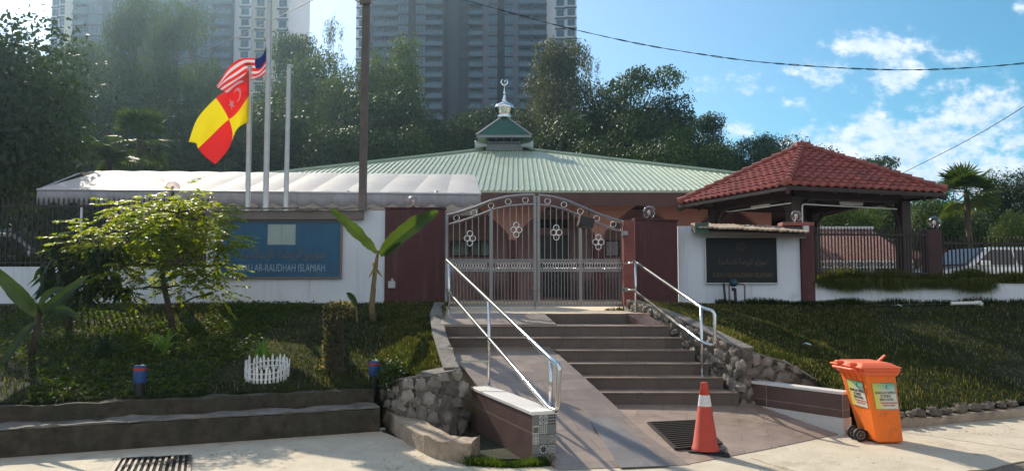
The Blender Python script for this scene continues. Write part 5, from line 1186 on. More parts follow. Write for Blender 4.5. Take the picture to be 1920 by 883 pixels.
# ================================================================== TOWERS
def tower(name, label, Y, cols, fh, zbot, ztop_, py_ref, depth=26):
    """cols: (px0, px1, kind, setback, material)"""
    xL = at(cols[0][0], 441, Y).x; xR = at(cols[-1][1], 441, Y).x
    t = thing(name, label, 'tower block', ((xL+xR)/2, Y+depth/2, zbot), 'high-rise apartment towers')
    zr = at(960, py_ref, Y).z; k0 = math.ceil((zbot-zr)/fh); k1 = int((ztop_-zr)/fh)
    walls = {}; led = MB(); wins = []; bals = []
    for (a, b, kind, sb, m) in cols:
        x0, x1 = at(a, 441, Y).x+.002, at(b, 441, Y).x-.002; g = walls.setdefault(m, MB()); g.cur = 0; y = Y+sb
        if kind in ('bal', 'bal2'):
            g.box(x0, x1, y+1.6, Y+depth, zbot, ztop_)
            g.box(x0, x0+.35, y, y+1.6, zbot, ztop_); g.box(x1-.35, x1, y, y+1.6, zbot, ztop_)
        else: g.box(x0, x1, y, Y+depth-random.uniform(.01, .3), zbot, ztop_)
        led = g; g.cur = 1
        for k in range(k0, k1):
            z = zr+k*fh
            if kind == 'win': 
                led.box(x0-.05, x1+.05, y-.45, y-.002, z-.14, z+.14); wc = (x0+x1)/2; ww = min(2.0, (x1-x0)*.78); wins.append((wc, y, z+.75, ww, 1.75))
            elif kind == 'win2':
                led.box(x0-.05, x1+.05, y-.45, y-.002, z-.14, z+.14); w_ = (x1-x0)*.36
                for s in (.27, .75): wins.append((x0+(x1-x0)*s, y, z+.75, w_, 1.75))
            elif kind in ('bal', 'bal2'):
                led.box(x0-.1, x1+.1, y-.5, y+1.59, z-.15, z+.12)
                bals.append((x0+.1, x1-.1, y-.45, z+.12, 1.05)); wins.append(((x0+x1)/2, y+1.6, z+.25, (x1-x0)*.7, 2.1))
            elif kind == 'ledge': led.box(x0-.05, x1+.05, y-.3, y-.002, z-.1, z+.1)
    for m, g in walls.items(): build(g, 'wall', [M[m], M['tower_dark']], t)
    base = Vector(t.location)
    def vis(zc): return at(960, 90, Y).z < zc < at(960, -8, Y).z
    ug = MB(); ug.box(-.5, .5, -.06, -.004, 0, 1); um = bpy.data.meshes.new('window'); um.from_pydata(ug.v, [], ug.f); um.materials.append(M['tower_glass'])
    fg = MB()
    for s in (-.5, 0, .5): fg.box(s-.03, s+.03, -.12, -.064, 0, 1)
    for s in (0, .36, 1): fg.box(-.5, .5, -.115, -.065, s-.02, s+.02)
    fmx = bpy.data.meshes.new('frame'); fmx.from_pydata(fg.v, [], fg.f); fmx.materials.append(M['tower_frame'])
    near = [w_ for w_ in wins if vis(w_[2])]; random.shuffle(near); sel = near[:96]; sel_s = set(sel); rest = [w_ for w_ in wins if w_ not in sel_s]
    for (x, y, z, w_, h_) in sel:
        o = link('window', um, t, (x-base.x, y-base.y, z-base.z)); o.scale = (w_, 1, h_); link('frame', fmx, o, (0, 0, 0))
    g = MB(); g2 = MB()
    for (x, y, z, w_, h_) in rest:
        g.box(x-w_/2, x+w_/2, y-.06, y-.004, z, z+h_)
        for s in (-.5, 0, .5): g2.box(x+w_*s-.05, x+w_*s+.05, y-.12, y-.064, z, z+h_)
        g2.box(x-w_/2, x+w_/2, y-.115, y-.065, z+h_*.36, z+h_*.36+.08)
    o = build(g, 'window_grid', M['tower_glass'], t); o['kind'] = 'stuff'; build(g2, 'frames', M['tower_frame'], o)
    nearb = [b for b in bals if vis(b[3])]; random.shuffle(nearb); sb_ = nearb[:90]; sset = set(sb_); restb = [b for b in bals if b not in sset]
    def balmesh(g, b): g.box(b[0], b[1], b[2], b[2]+.08, b[3], b[3]+b[4]); 
    for b in sb_: g = MB(); balmesh(g, b); build(g, 'balcony', M['balcony_glass'], t)
    g = MB(); [balmesh(g, b) for b in restb]
    if restb: o = build(g, 'balcony_grid', M['balcony_glass'], t); o['kind'] = 'stuff'
    return t
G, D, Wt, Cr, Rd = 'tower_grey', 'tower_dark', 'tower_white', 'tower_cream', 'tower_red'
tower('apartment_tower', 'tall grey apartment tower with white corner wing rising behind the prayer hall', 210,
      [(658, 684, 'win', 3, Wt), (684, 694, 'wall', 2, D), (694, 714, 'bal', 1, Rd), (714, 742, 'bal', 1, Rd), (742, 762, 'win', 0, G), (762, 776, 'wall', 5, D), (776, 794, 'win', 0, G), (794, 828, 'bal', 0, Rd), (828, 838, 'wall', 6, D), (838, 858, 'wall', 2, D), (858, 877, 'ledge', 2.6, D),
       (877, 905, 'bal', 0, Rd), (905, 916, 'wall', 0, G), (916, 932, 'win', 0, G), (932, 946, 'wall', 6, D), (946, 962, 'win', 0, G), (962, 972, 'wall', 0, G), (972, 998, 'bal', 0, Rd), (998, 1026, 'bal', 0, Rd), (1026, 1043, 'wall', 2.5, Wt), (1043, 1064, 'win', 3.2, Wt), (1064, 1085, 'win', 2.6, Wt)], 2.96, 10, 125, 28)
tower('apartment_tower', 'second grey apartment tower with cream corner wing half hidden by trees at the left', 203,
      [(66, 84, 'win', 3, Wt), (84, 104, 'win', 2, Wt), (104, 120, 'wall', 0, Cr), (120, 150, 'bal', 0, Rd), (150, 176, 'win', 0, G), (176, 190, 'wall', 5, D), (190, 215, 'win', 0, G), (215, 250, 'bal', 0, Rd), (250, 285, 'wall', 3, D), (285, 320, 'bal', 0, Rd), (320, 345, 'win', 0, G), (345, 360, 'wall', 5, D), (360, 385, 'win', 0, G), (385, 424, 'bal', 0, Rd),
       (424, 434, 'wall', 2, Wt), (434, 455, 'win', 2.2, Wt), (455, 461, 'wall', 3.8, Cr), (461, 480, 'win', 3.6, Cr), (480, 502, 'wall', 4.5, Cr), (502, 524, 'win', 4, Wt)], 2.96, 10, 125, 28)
# ================================================================== FAR HOUSES AND CARS
def house(label, px0, px1, pyr, pye, Y, dep, m_roof, m_wall, fringe=False, zg=1.3):
    x0, x1 = at(px0, 441, Y).x, at(px1, 441, Y).x; zr, ze = at(960, pyr, Y+dep/2).z, at(960, pye, Y).z
    t = thing('house', label, 'house', ((x0+x1)/2, Y+dep/2, zg))
    g = MB(); g.box(x0+.3, x1-.3, Y+.4, Y+dep-.4, zg, ze-.05)
    g.add([(x0+.3, Y+.4, ze-.05), (x0+.3, Y+dep-.4, ze-.05), (x0+.3, Y+dep/2, zr-.12), (x1-.3, Y+.4, ze-.05), (x1-.3, Y+dep-.4, ze-.05), (x1-.3, Y+dep/2, zr-.12)], [(0, 1, 2), (5, 4, 3)])
    build(g, 'wall', M[m_wall], t)
    g = MB(); g.slab([(x0, Y, ze), (x1, Y, ze), (x1, Y+dep/2, zr), (x0, Y+dep/2, zr)], (0, 0, -.1)); g.slab([(x0, Y+dep/2, zr), (x1, Y+dep/2, zr), (x1, Y+dep, ze), (x0, Y+dep, ze)], (0, 0, -.1))
    n = int((x1-x0)/.3)
    for k in range(n): x = x0+(k+.5)*(x1-x0)/n; g.bar((x, Y, ze+.01), (x, Y+dep/2, zr+.01), .07, .05)
    build(g, 'roof', M[m_roof], t)
    g = MB(); g.bar((x0-.05, Y+dep/2, zr+.05), (x1+.05, Y+dep/2, zr+.05), .22, .1); build(g, 'ridge_cap', M['trim_white'], t)
    for k in range(3):
        xx = x0+(x1-x0)*(k+.5)/3; g = MB(); g.box(xx-.6, xx+.6, Y+.34, Y+.398, zg+.9, max(zg+1.3, ze-.4)); o = build(g, 'window', M['dark_glass'], t)
        g = MB(); 
        for s in (-.6, 0, .6): g.box(xx+s-.04, xx+s+.04, Y+.3, Y+.338, zg+.9, max(zg+1.3, ze-.4))
        build(g, 'frame', M['trim_white'], o)
    if fringe:
        g = MB(); n = int((x1-x0)/.16)
        g.box(x0, x1, Y-.04, Y-.02, ze-.06, ze+.0); g.box(x0, x1, Y-.04, Y-.02, ze-.26, ze-.22)
        for k in range(n): x = x0+(k+.5)*(x1-x0)/n; g.ring((x, Y-.03, ze-.14), .06, .015, n=8, tn=4)
        build(g, 'lace_fringe', M['trim_white'], t)
    return t
house('low pale house with a faded clay red roof and white lace fringe behind the railing', 1500, 1712, 430, 488, 26, 6, 'house_roof', 'house_wall', True)
house('low brown roofed house behind the white car', 1712, 1850, 452, 480, 31, 6, 'house_roof', 'house_wall_dark')
house('distant brown house beside the fan palm at the right', 1812, 1900, 388, 425, 46, 9, 'house_roof', 'house_wall_dark')
g = MB(); g.box(-24, 24, 24, 24, 0, 0)
def make_car(paint, label, x, y, rz, s=(1, 1, 1), grp=None):
    t = thing('parked_car', label, 'car', (x, y, 1.33)); t.rotation_euler = (0, 0, rz); t.scale = s
    def bl(g, name, m, par=t, smooth=False, bevel=0):
        me = bpy.data.meshes.new(name); me.from_pydata(g.v, [], g.f); me.materials.append(M[m]) if isinstance(m, str) else me.materials.append(m)
        if smooth: me.polygons.foreach_set('use_smooth', [True]*len(g.f))
        o = link(name, me, par)
        if bevel: b = o.modifiers.new('bevel', 'BEVEL'); b.width = bevel; b.segments = 3; b.limit_method = 'ANGLE'; b.angle_limit = R(25)
        return o
    prof = [(-2.1, .35), (-2.15, .62), (-2.05, .82), (-1.2, .95), (1.55, .98), (2.02, .92), (2.12, .6), (2.08, .35), (1.65, .3), (1.0, .3), (-1.0, .3), (-1.6, .3)]
    def ext(g, prof, hw, hw2=None):
        n = len(prof); a = [(x_, -hw, z_) for x_, z_ in prof]; b = [(x_, hw, z_) for x_, z_ in prof]
        g.add(a+b, [tuple(range(n)), tuple(range(2*n-1, n-1, -1))]+[(i, i+n, (i+1) % n+n, (i+1) % n) for i in range(n)])
    g = MB(); ext(g, prof, .84); bl(g, 'body', paint, bevel=.06)
    g = MB(); g.hexa([(-1.15, -.8, .95), (1.75, -.8, .98), (1.75, .8, .98), (-1.15, .8, .95)], [(-.35, -.62, 1.46), (1.25, -.62, 1.48), (1.25, .62, 1.48), (-.35, .62, 1.46)]); bl(g, 'roof', paint, bevel=.05)
    for sgn in (-1, 1):
        for x0_, x1_, t0, t1 in ((-.92, .28, -.32, .3), (.36, 1.45, .36, 1.12)):
            g = MB(); ya, yb2 = sgn*.792, sgn*.655; g.hexa([(x0_, ya, 1.0), (x1_, ya, 1.0), (x1_, ya+sgn*.012, 1.0), (x0_, ya+sgn*.012, 1.0)], [(t0, yb2, 1.39), (t1, yb2, 1.39), (t1, yb2+sgn*.012, 1.39), (t0, yb2+sgn*.012, 1.39)]); bl(g, 'side_window', 'dark_glass')
    g = MB(); g.hexa([(-1.13, -.68, 1.0), (-1.13, .68, 1.0), (-1.15, .68, 1.02), (-1.15, -.68, 1.02)], [(-.42, -.56, 1.43), (-.42, .56, 1.43), (-.44, .56, 1.45), (-.44, -.56, 1.45)]); bl(g, 'windscreen', 'dark_glass')
    g = MB(); g.hexa([(1.74, -.68, 1.02), (1.74, .68, 1.02), (1.76, .68, 1.03), (1.76, -.68, 1.03)], [(1.27, -.56, 1.44), (1.27, .56, 1.44), (1.3, .56, 1.45), (1.3, -.56, 1.45)]); bl(g, 'rear_window', 'dark_glass')
    for x_ in (-1.32, 1.32):
        for sgn in (-1, 1):
            g = MB(); g.lathe([(.28, -.1), (.32, -.08), (.32, .08), (.28, .1)], (x_, sgn*.77, .32), 20, axis='y'); wo = bl(g, 'wheel', 'rubber')
            g = MB(); g.lathe([(.2, -.02), (.2, .02)], (x_, sgn*.875, .32), 14, axis='y'); bl(g, 'rim', 'steel', wo)
    for sgn in (-1, 1):
        g = MB(); g.box(-2.14, -2.02, sgn*.6-.17, sgn*.6+.17, .66, .8); bl(g, 'headlight', 'trim_white', bevel=.02); g = MB(); g.box(2.03, 2.12, sgn*.66-.12, sgn*.66+.12, .68, .86); bl(g, 'tail_light', 'red_paint')
        g = MB(); g.box(-.85, -.68, sgn*.93-.09, sgn*.93+.09, .98, 1.1); bl(g, 'mirror', paint, bevel=.02)
    return t
make_car('car_white', 'white car parked behind the dark railing at the far right', X(1838, 20.5), 20.5, R(12))
make_car('car_silver', 'pale car half hidden behind the railing and grass at the far left', X(8, 19.5), 19.5, R(-160), (1, 1, 1.2))
# ================================================================== TREES
def crown_points(kind, n, seed):
    """leaf positions and outward directions on many overlapping leaf clumps"""
    rg = np.random.default_rng(seed); lobes = []
    if kind == 'broad':
        for _ in range(30):
            d = rg.normal(size=3); d /= np.linalg.norm(d); d[2] = abs(d[2])*1.2-.45; lobes.append((d*rg.uniform(.35, .78), rg.uniform(.2, .38)))
    elif kind == 'tall':
        for _ in range(38):
            z = rg.uniform(-.95, .85); w_ = .62*(1-.55*max(0, z)**1.5); a = rg.uniform(0, 6.28); lobes.append((np.array([math.cos(a)*w_*rg.uniform(.2, 1), math.sin(a)*w_*rg.uniform(.2, 1), z]), rg.uniform(.15, .3)))
    elif kind == 'airy':
        for _ in range(40): lobes.append((np.array([rg.normal(0, .4), rg.normal(0, .4), rg.uniform(-.8, .85)]), rg.uniform(.08, .2)))
    elif kind == 'layer':
        for _ in range(22):
            a = rg.uniform(0, 6.28); rr = rg.uniform(.1, .85); zz = rg.choice([-.55, -.1, .35, .72])+rg.normal(0, .06); lobes.append((np.array([math.cos(a)*rr*(1-.35*max(zz, 0)), math.sin(a)*rr, zz]), rg.uniform(.16, .34)))
    tot = sum(s*s for _, s in lobes); P = []; Nn = []
    for c, s in lobes:
        per = int(n*s*s/tot); d = rg.normal(size=(per, 3)); d /= np.linalg.norm(d, axis=1)[:, None]
        bump = 1+.22*np.sin(d[:, 0]*6+c[0]*9)*np.cos(d[:, 1]*5+c[1]*7)+.15*np.sin(d[:, 2]*9+c[2]*5)
        rad = s*(1-.45*rg.random(per)**2.2)*bump
        P.append(c+d*rad[:, None]*np.array([1.12, 1.12, .5 if kind == 'layer' else .82])); Nn.append(d+np.array([0, 0, .35]))
    return np.concatenate(P), np.concatenate(Nn), lobes
def clumpleaves(P, Nn, size, matr, jit=.55, aspect=.5):
    m = len(P); n_ = Nn/np.linalg.norm(Nn, axis=1)[:, None]+rng.normal(0, jit, (m, 3)); n_ /= np.linalg.norm(n_, axis=1)[:, None]
    r_ = rng.normal(size=(m, 3)); d = np.cross(n_, r_); d /= np.linalg.norm(d, axis=1)[:, None]; s = np.cross(n_, d); L_ = size*(.65+.7*rng.random(m)); W_ = L_*aspect
    mid = P+d*L_[:, None]*.45-n_*W_[:, None]*.12
    V = np.stack([P, mid+s*W_[:, None]*.5, P+d*L_[:, None]-np.array([0, 0, .15])*L_[:, None], mid-s*W_[:, None]*.5], 1).reshape(-1, 3); i = np.arange(m)*4
    return npmesh('_', V, np.concatenate([np.stack([i, i+1, i+2], 1), np.stack([i, i+2, i+3], 1)]), matr)
def tree_proto(kind, seed, n, leaf, matr, height=10.0, cw=3.6, crown_lo=.25):
    """returns trunk mesh and crown mesh for a tree height m tall with crown half width cw"""
    rg = np.random.default_rng(seed); P, Nn, lobes = crown_points(kind, n, seed); ch = height*(1-crown_lo)/2; cz = height-ch
    P = P/np.array([np.percentile(np.abs(P[:, :2]), 96)]*2+[1]); lo, hi = np.percentile(P[:, 2], [1, 99.7]); P[:, 2] = (P[:, 2]-lo)/(hi-lo)*2-1
    P = P*np.array([cw, cw, ch])+np.array([0, 0, cz]); crown = clumpleaves(P, Nn, leaf, matr)
    g = MB(); base = [Vector((0, 0, -.8)), Vector((rg.normal(0, .1), rg.normal(0, .1), height*.25)), Vector((rg.normal(0, .25), rg.normal(0, .25), height*.55)), Vector((rg.normal(0, .3), rg.normal(0, .3), height*.85))]
    g.tube(base, [.26, .2, .13, .04], 8)
    for c, s in lobes[:22]:
        e = Vector((c[0]*cw*.9, c[1]*cw*.9, c[2]*ch+cz)); t = min(.95, max(.25, (e.z-height*.12)/(height*.85))); i = min(int(t*3), 2); st_ = base[i].lerp(base[i+1], t*3-i)*1.0; st_.z -= height*.08
        m_ = st_.lerp(e, .5)+Vector((0, 0, -.15)); g.tube([st_, m_, e], [.08, .05, .015], 5)
    tm = bpy.data.meshes.new('trunk'); tm.from_pydata(g.v, [], g.f); tm.materials.append(M['bark'])
    return tm, crown
PROTO = {}
for key, kind, seed, n, leaf, m in (('broad_dark', 'broad', 3, 26000, .25, 'leaf_dark'), ('broad_mid', 'broad', 11, 26000, .24, 'leaf_mid'), ('broad2', 'broad', 23, 26000, .26, 'leaf_dark'), ('tall_pale', 'tall', 5, 24000, .19, 'leaf_pale'), ('tall_mid', 'tall', 8, 24000, .22, 'leaf_mid'), ('airy', 'airy', 13, 5200, .17, 'leaf_pale'), ('layer', 'layer', 17, 14000, .24, 'leaf_mid'), ('layer_dark', 'layer', 19, 15000, .24, 'leaf_dark')):
    PROTO[key] = tree_proto(kind, seed, n, leaf, M[m])
def put_tree(key, px, pytop, Y, wpx, label, grp='trees on the slope behind the prayer hall', zg=None, kind='tree', fat=1.0):
    top = at(px, pytop, Y); z0 = hill_z(top.x, Y) if zg is None else zg; h = max(2.5, top.z-z0); w_ = wpx/F*Y/2
    o = thing(kind, label, 'tree', (top.x, Y, z0), grp); rz = random.uniform(0, 6.28)
    for nm, me in zip(('trunk', 'crown'), PROTO[key]):
        c = link(nm, me, o, (0, 0, 0)); c.scale = (w_/3.6, w_/3.6*fat, h/10); c.rotation_euler = (0, 0, rz)
    return o
T = [
 ('broad_dark', 60, 70, 36, 250, 'dark leafy tree filling the upper left corner'), ('broad2', 110, 110, 40, 200, 'dark round tree left of the second tower at its foot'), ('tall_mid', 150, 75, 52, 110, 'tall tree in front of the left edge of the far left tower'),
 ('tall_mid', 262, 2, 50, 110, 'tallest brownish tree in front of the left tower'), ('tall_mid', 338, 15, 54, 105, 'tall hazy tree right of centre in front of the left tower'), ('broad_mid', 392, 110, 56, 110, 'broad tree below the cream wing of the left tower'),
 ('broad_dark', 215, 170, 42, 190, 'dark broad tree rising above the white awning behind the palm'), ('broad_dark', 330, 200, 43, 190, 'dark broad tree directly left of the flags'), ('broad_mid', 440, 170, 46, 170, 'broad tree directly behind the two flags'),
 ('tall_mid', 545, 66, 62, 110, 'pale sunlit tree right of the tall flagpole top'), ('airy', 628, 38, 72, 74, 'small thin airy tree standing on the skyline left of the central tower'), ('broad_mid', 590, 96, 55, 150, 'wide green tree between the flagpoles and the utility pole'),
 ('broad_mid', 652, 128, 50, 130, 'green tree just left of the utility pole'), ('broad_mid', 738, 76, 52, 118, 'rounded green tree just right of the utility pole in front of the tower'), ('broad_dark', 700, 170, 46, 170, 'dark tree low behind the utility pole'),
 ('broad_dark', 560, 200, 44, 190, 'dark tree low behind the bare flagpole'), ('broad_dark', 795, 205, 46, 130, 'low dark tree behind the left slope of the green roof'), ('broad2', 860, 228, 50, 130, 'low dark tree at the foot of the tower left of the cupola'),
 ('broad2', 905, 205, 56, 90, 'dark tree top just left of the silver dome'), ('broad_dark', 985, 205, 54, 90, 'dark tree top just right of the silver dome'), ('tall_pale', 1048, 80, 56, 140, 'tall feathery grey green tree in front of the tower right wing'),
 ('airy', 1108, 104, 60, 60, 'thin airy tree at the right edge of the central tower'), ('broad_dark', 1040, 210, 48, 150, 'dark tree low behind the right horn loudspeaker'), ('layer', 1182, 142, 60, 130, 'flat topped layered tree on the skyline right of the tower'),
 ('broad_dark', 1125, 175, 54, 110, 'dark tree left of the flat topped tree'), ('broad2', 1235, 182, 56, 110, 'dark tree right of the flat topped tree on the skyline'), ('broad_dark', 1170, 215, 48, 140, 'dark tree low under the flat topped tree'),
 ('layer_dark', 1290, 215, 58, 100, 'layered dark tree on the falling skyline'), ('broad_dark', 1345, 238, 60, 90, 'dark tree on the skyline above the right end of the green roof'), ('broad_mid', 1255, 245, 46, 110, 'olive tree above the right half of the green roof'),
 ('layer_dark', 1400, 258, 64, 80, 'small dark tree on the skyline left of the gazebo roof'), ('broad_dark', 1462, 250, 62, 84, 'dark rounded tree on the skyline touching the gazebo roof'), ('broad_mid', 1325, 272, 48, 100, 'olive green bush-like tree beside the gazebo roof left corner'),
 ('broad_dark', 1395, 280, 50, 110, 'dark tree low behind the left corner of the gazebo roof'), ('broad_dark', 1480, 285, 56, 120, 'dark tree behind the top of the gazebo roof'), ('layer_dark', 1650, 292, 66, 110, 'treetops peeping over the right slope of the gazebo roof'),
 ('broad2', 1560, 300, 60, 130, 'dark tree hidden behind the gazebo roof'), ('broad_dark', 1210, 270, 42, 130, 'dark low tree behind the ridge of the green roof on the right'), ('broad_dark', 1090, 262, 42, 120, 'dark low tree right of the cupola behind the green roof'),
 ('broad2', 640, 240, 40, 150, 'dark low tree above the left hip of the green roof'), ('broad_dark', 480, 245, 40, 170, 'dark low tree behind the tall flagpole foot'), ('broad2', 380, 250, 39, 150, 'dark low tree above the middle of the white awning'),
 ('broad_dark', 290, 255, 38, 150, 'dark low tree above the awning under the palm'), ('broad2', 150, 230, 36, 180, 'dark low tree above the left end of the awning'), ('broad_dark', 740, 245, 41, 130, 'dark low tree between utility pole and cupola'), ('broad_dark', 830, 262, 42, 110, 'dark low shrub-like tree left of the left horn loudspeaker'),
]
for i, (k, px, py, Y, wp, lab) in enumerate(T): put_tree(k, px, py, Y, wp*(1.22 if px > 1100 else 1), lab)
# right hand side, beyond the railings
GR = 'trees behind the right railing'
for k, px, py, Y, wp, lab in [('broad_mid', 1585, 372, 34, 120, 'olive tree seen under the gazebo roof left of the rear post'), ('broad_mid', 1660, 366, 36, 110, 'olive tree seen under the gazebo roof right of centre'), ('broad_mid', 1745, 352, 33, 120, 'sunlit green tree under the right corner of the gazebo roof'),
    ('broad_dark', 1885, 330, 40, 110, 'dark round tree at the right edge behind the fan palm'), ('broad_mid', 1905, 400, 27, 90, 'yellow green bush-like tree above the railing at the right edge'), ('broad_dark', 1790, 400, 38, 120, 'dark tree behind the fan palm trunk'), ('broad_dark', 1960, 320, 38, 120, 'dark tree cut by the right edge of the picture'),
    ('broad_dark', 1530, 385, 40, 110, 'dark tree behind the left posts of the gazebo')]:
    put_tree(k, px, py, Y, wp, lab, GR, zg=1.2)
# large dark tree at the left edge, between the picture's edge and the awning
put_tree('broad_dark', -45, 10, 19, 350, 'large dark tree at the left edge in front of the awning end', None, zg=1.3)
# ---- palms
def palm(label, px, py, Y, R_, zg, nf=22, fan=True, m='leaf_mid', trunk_r=.09):
    c = at(px, py, Y); t = thing('palm_tree', label, 'palm', (c.x, Y, zg))
    g = MB(); g.tube([(c.x, Y, zg-.2), (c.x+.05, Y, (zg+c.z)/2), (c.x, Y, c.z)], [trunk_r*1.2, trunk_r, trunk_r*.9], 10); build(g, 'trunk', M['bark'], t, smooth=True)
    for k in range(nf):
        a = k*2.399; el = R(random.uniform(-45, 80)); d = Vector((math.cos(a)*math.cos(el), math.sin(a)*math.cos(el), math.sin(el))); g = MB()
        if fan:
            sl = R_*.45; hub = c+d*sl; g.tube([c, hub], .012, 4); s = d.cross(Vector((0, 0, 1))).normalized() if abs(d.z) < .98 else Vector((1, 0, 0)); n_ = s.cross(d)
            for j in range(17):
                an = R(-100+200*j/16); dd = (d*math.cos(an)+s*math.sin(an)); L_ = R_*.62*random.uniform(.85, 1.1); w_ = L_*.055; sd = dd.cross(n_).normalized(); tip = hub+dd*L_+Vector((0, 0, -.12*L_))
                g.add([hub, hub+dd*L_*.55+sd*w_, tip, hub+dd*L_*.55-sd*w_], [(0, 1, 2, 3)])
        else:
            n = 14; pts = []
            for j in range(n+1):
                s_ = j/n*R_; pts.append(c+d*s_+Vector((0, 0, -.5*(s_/R_)**2*R_*.9)))
            g.tube(pts, [.02*(1-j/(n+1))+.004 for j in range(n+1)], 4)
            for j in range(1, n+1):
                dd = (pts[j]-pts[j-1]).normalized(); s = dd.cross(Vector((0, 0, 1))).normalized()
                for sg_ in (-1, 1):
                    for h in (0, .5):
                        p = pts[j-1].lerp(pts[j], h); L_ = R_*.34*math.sin(math.pi*(.15+.8*j/n)); tip = p+(s*sg_*.85+dd*.6+Vector((0, 0, -.35))).normalized()*L_; w_ = dd*.035
                        g.add([p-w_, p+w_, tip], [(0, 1, 2)])
        build(g, 'frond', M[m], t)
    return t
palm('fan palm with a shaggy trunk behind the white car at the right', 1812, 362, 27, 1.2, 1.3, 30, True, 'leaf_mid', .1)
palm('fan palm rising above the middle of the white awning', 262, 262, 25, 1.2, 1.3, 22, True, 'leaf_mid')
palm('feather palm with glinting fronds above the left of the white awning', 205, 300, 24, 1.5, 1.3, 16, False, 'leaf_mid')
# ================================================================== GARDEN PLANTS
def lawn_z(x, y, Fp=LF, Bp=LBK):
    best = None
    for i in range(61):
        for j in range(21):
            p = ruled(Fp, Bp, i/60, j/20); d = (p.x-x)**2+(p.y-y)**2
            if best is None or d < best[0]: best = (d, p.z)
    return best[1]
def on_lawn(px, py, Fp=LF, Bp=LBK):
    """point of the lawn seen at this pixel"""
    best = None; r = ray(px, py)
    for i in range(121):
        for j in range(41):
            p = ruled(Fp, Bp, i/120, j/40); qx = W0/2+F*p.x/(p.y*CP+(p.z-CZ)*SP); qy = H0/2-F*((p.z-CZ)*CP-p.y*SP)/(p.y*CP+(p.z-CZ)*SP); d = (qx-px)**2+(qy-py)**2
            if best is None or d < best[0]: best = (d, p)
    return best[1].copy()
def sapling(label, root, trunk, clusters, nleaf, leaf, m, droop, aspect, pinnate=True):
    t = thing('small_tree', label, 'tree', tuple(root)); g = MB(); T_ = [root]+trunk
    g.tube(T_, [.055*(1-.7*k/len(T_)) for k in range(len(T_))], 8)
    for c, r in clusters:
        k = min(range(1, len(T_)), key=lambda i: (T_[i]-c).length); m_ = T_[k].lerp(c, .5)+Vector((0, 0, .04)); g.tube([T_[k], m_, c], [.02, .013, .005], 5)
    build(g, 'trunk', M['bark'], t, smooth=True)
    P = []; D = []
    for c, r in clusters:
        ns = int(nleaf*r*r)
        for _ in range(ns):
            d = rng.normal(size=3); d /= np.linalg.norm(d); st_ = np.array(c)+d*r*rng.random()**.5*np.array([1, 1, .7]); dr_ = np.array([d[0], d[1], -.25+d[2]*.3]); dr_ /= np.linalg.norm(dr_)
            if pinnate:
                L_ = .26*rng.uniform(.7, 1.2); sd = np.cross(dr_, [0, 0, 1]); sd /= np.linalg.norm(sd)+1e-9
                for q_ in range(6):
                    for s in (-1, 1): P.append(st_+dr_*L_*(q_+1)/6); D.append(sd*s*.9+dr_*.5+np.array([0, 0, -.2*rng.random()]))
                P.append(st_+dr_*L_); D.append(dr_)
            else:
                for q_ in range(5): a = rng.random()*6.28; P.append(st_); D.append(np.array([math.cos(a), math.sin(a), -droop*rng.uniform(.5, 1.3)]))
    P = np.array(P); D = np.array(D); D /= np.linalg.norm(D, axis=1)[:, None]; m2 = len(P)
    r = rng.normal(size=(m2, 3))*.5+np.array([0, 0, 1.0]); s = np.cross(D, r); s /= np.linalg.norm(s, axis=1)[:, None]+1e-9; nn = np.cross(s, D)
    L_ = leaf*(.7+.6*rng.random(m2)); W_ = L_*aspect; mid = P+D*L_[:, None]*.45-nn*W_[:, None]*.1; tip = P+D*L_[:, None]-np.array([0, 0, 1.0])*(L_*.12)[:, None]
    V = np.stack([P, mid+s*W_[:, None]*.5, tip, mid-s*W_[:, None]*.5], 1).reshape(-1, 3); i = np.arange(m2)*4
    npmesh('crown', V, np.concatenate([np.stack([i, i+1, i+2], 1), np.stack([i, i+2, i+3], 1)]), M[m], t)
    return t
root = on_lawn(322, 622); YT = root.y
def tp(px, py, dy=0.0): return at(px, py, YT+dy)
cl = [(tp(340, 372, .1), .34), (tp(285, 400, -.2), .40), (tp(395, 395, .2), .34), (tp(230, 395, .1), .30), (tp(180, 430, -.1), .34), (tp(255, 450, .3), .42), (tp(320, 450, -.3), .46), (tp(390, 450, 0), .42), (tp(430, 445, -.3), .26), (tp(135, 455, -.2), .26), (tp(170, 480, .1), .3), (tp(215, 500, -.3), .3), (tp(290, 500, .2), .38), (tp(350, 505, -.2), .34), (tp(405, 500, .2), .3), (tp(410, 545, -.1), .2), (tp(350, 540, .2), .22), (tp(240, 545, -.2), .22), (tp(330, 410, .4), .4), (tp(300, 430, -.5), .36), (tp(370, 425, .5), .36)]
sapling('small bushy tree with feathery yellow green leaves in front of the blue sign', root, [tp(318, 580), tp(308, 540), tp(303, 500), tp(315, 450), tp(335, 400)], cl, 380, .095, 'leaf_bright', 0, .38)
root = on_lawn(132, 618); YT = root.y
cl = [(tp(115, 460, 0), .2), (tp(150, 500, .1), .3), (tp(110, 520, -.1), .28), (tp(190, 520, 0), .26), (tp(90, 500, .1), .18), (tp(225, 540, .2), .2), (tp(150, 545, -.2), .24), (tp(100, 450, 0), .12), (tp(195, 470, -.2), .26)]
sapling('young tree with long drooping dark leaves at the left of the bank', root, [tp(130, 590), tp(132, 550), tp(140, 510), tp(150, 470)], cl, 330, .24, 'leaf_big', 1.3, .24, False)
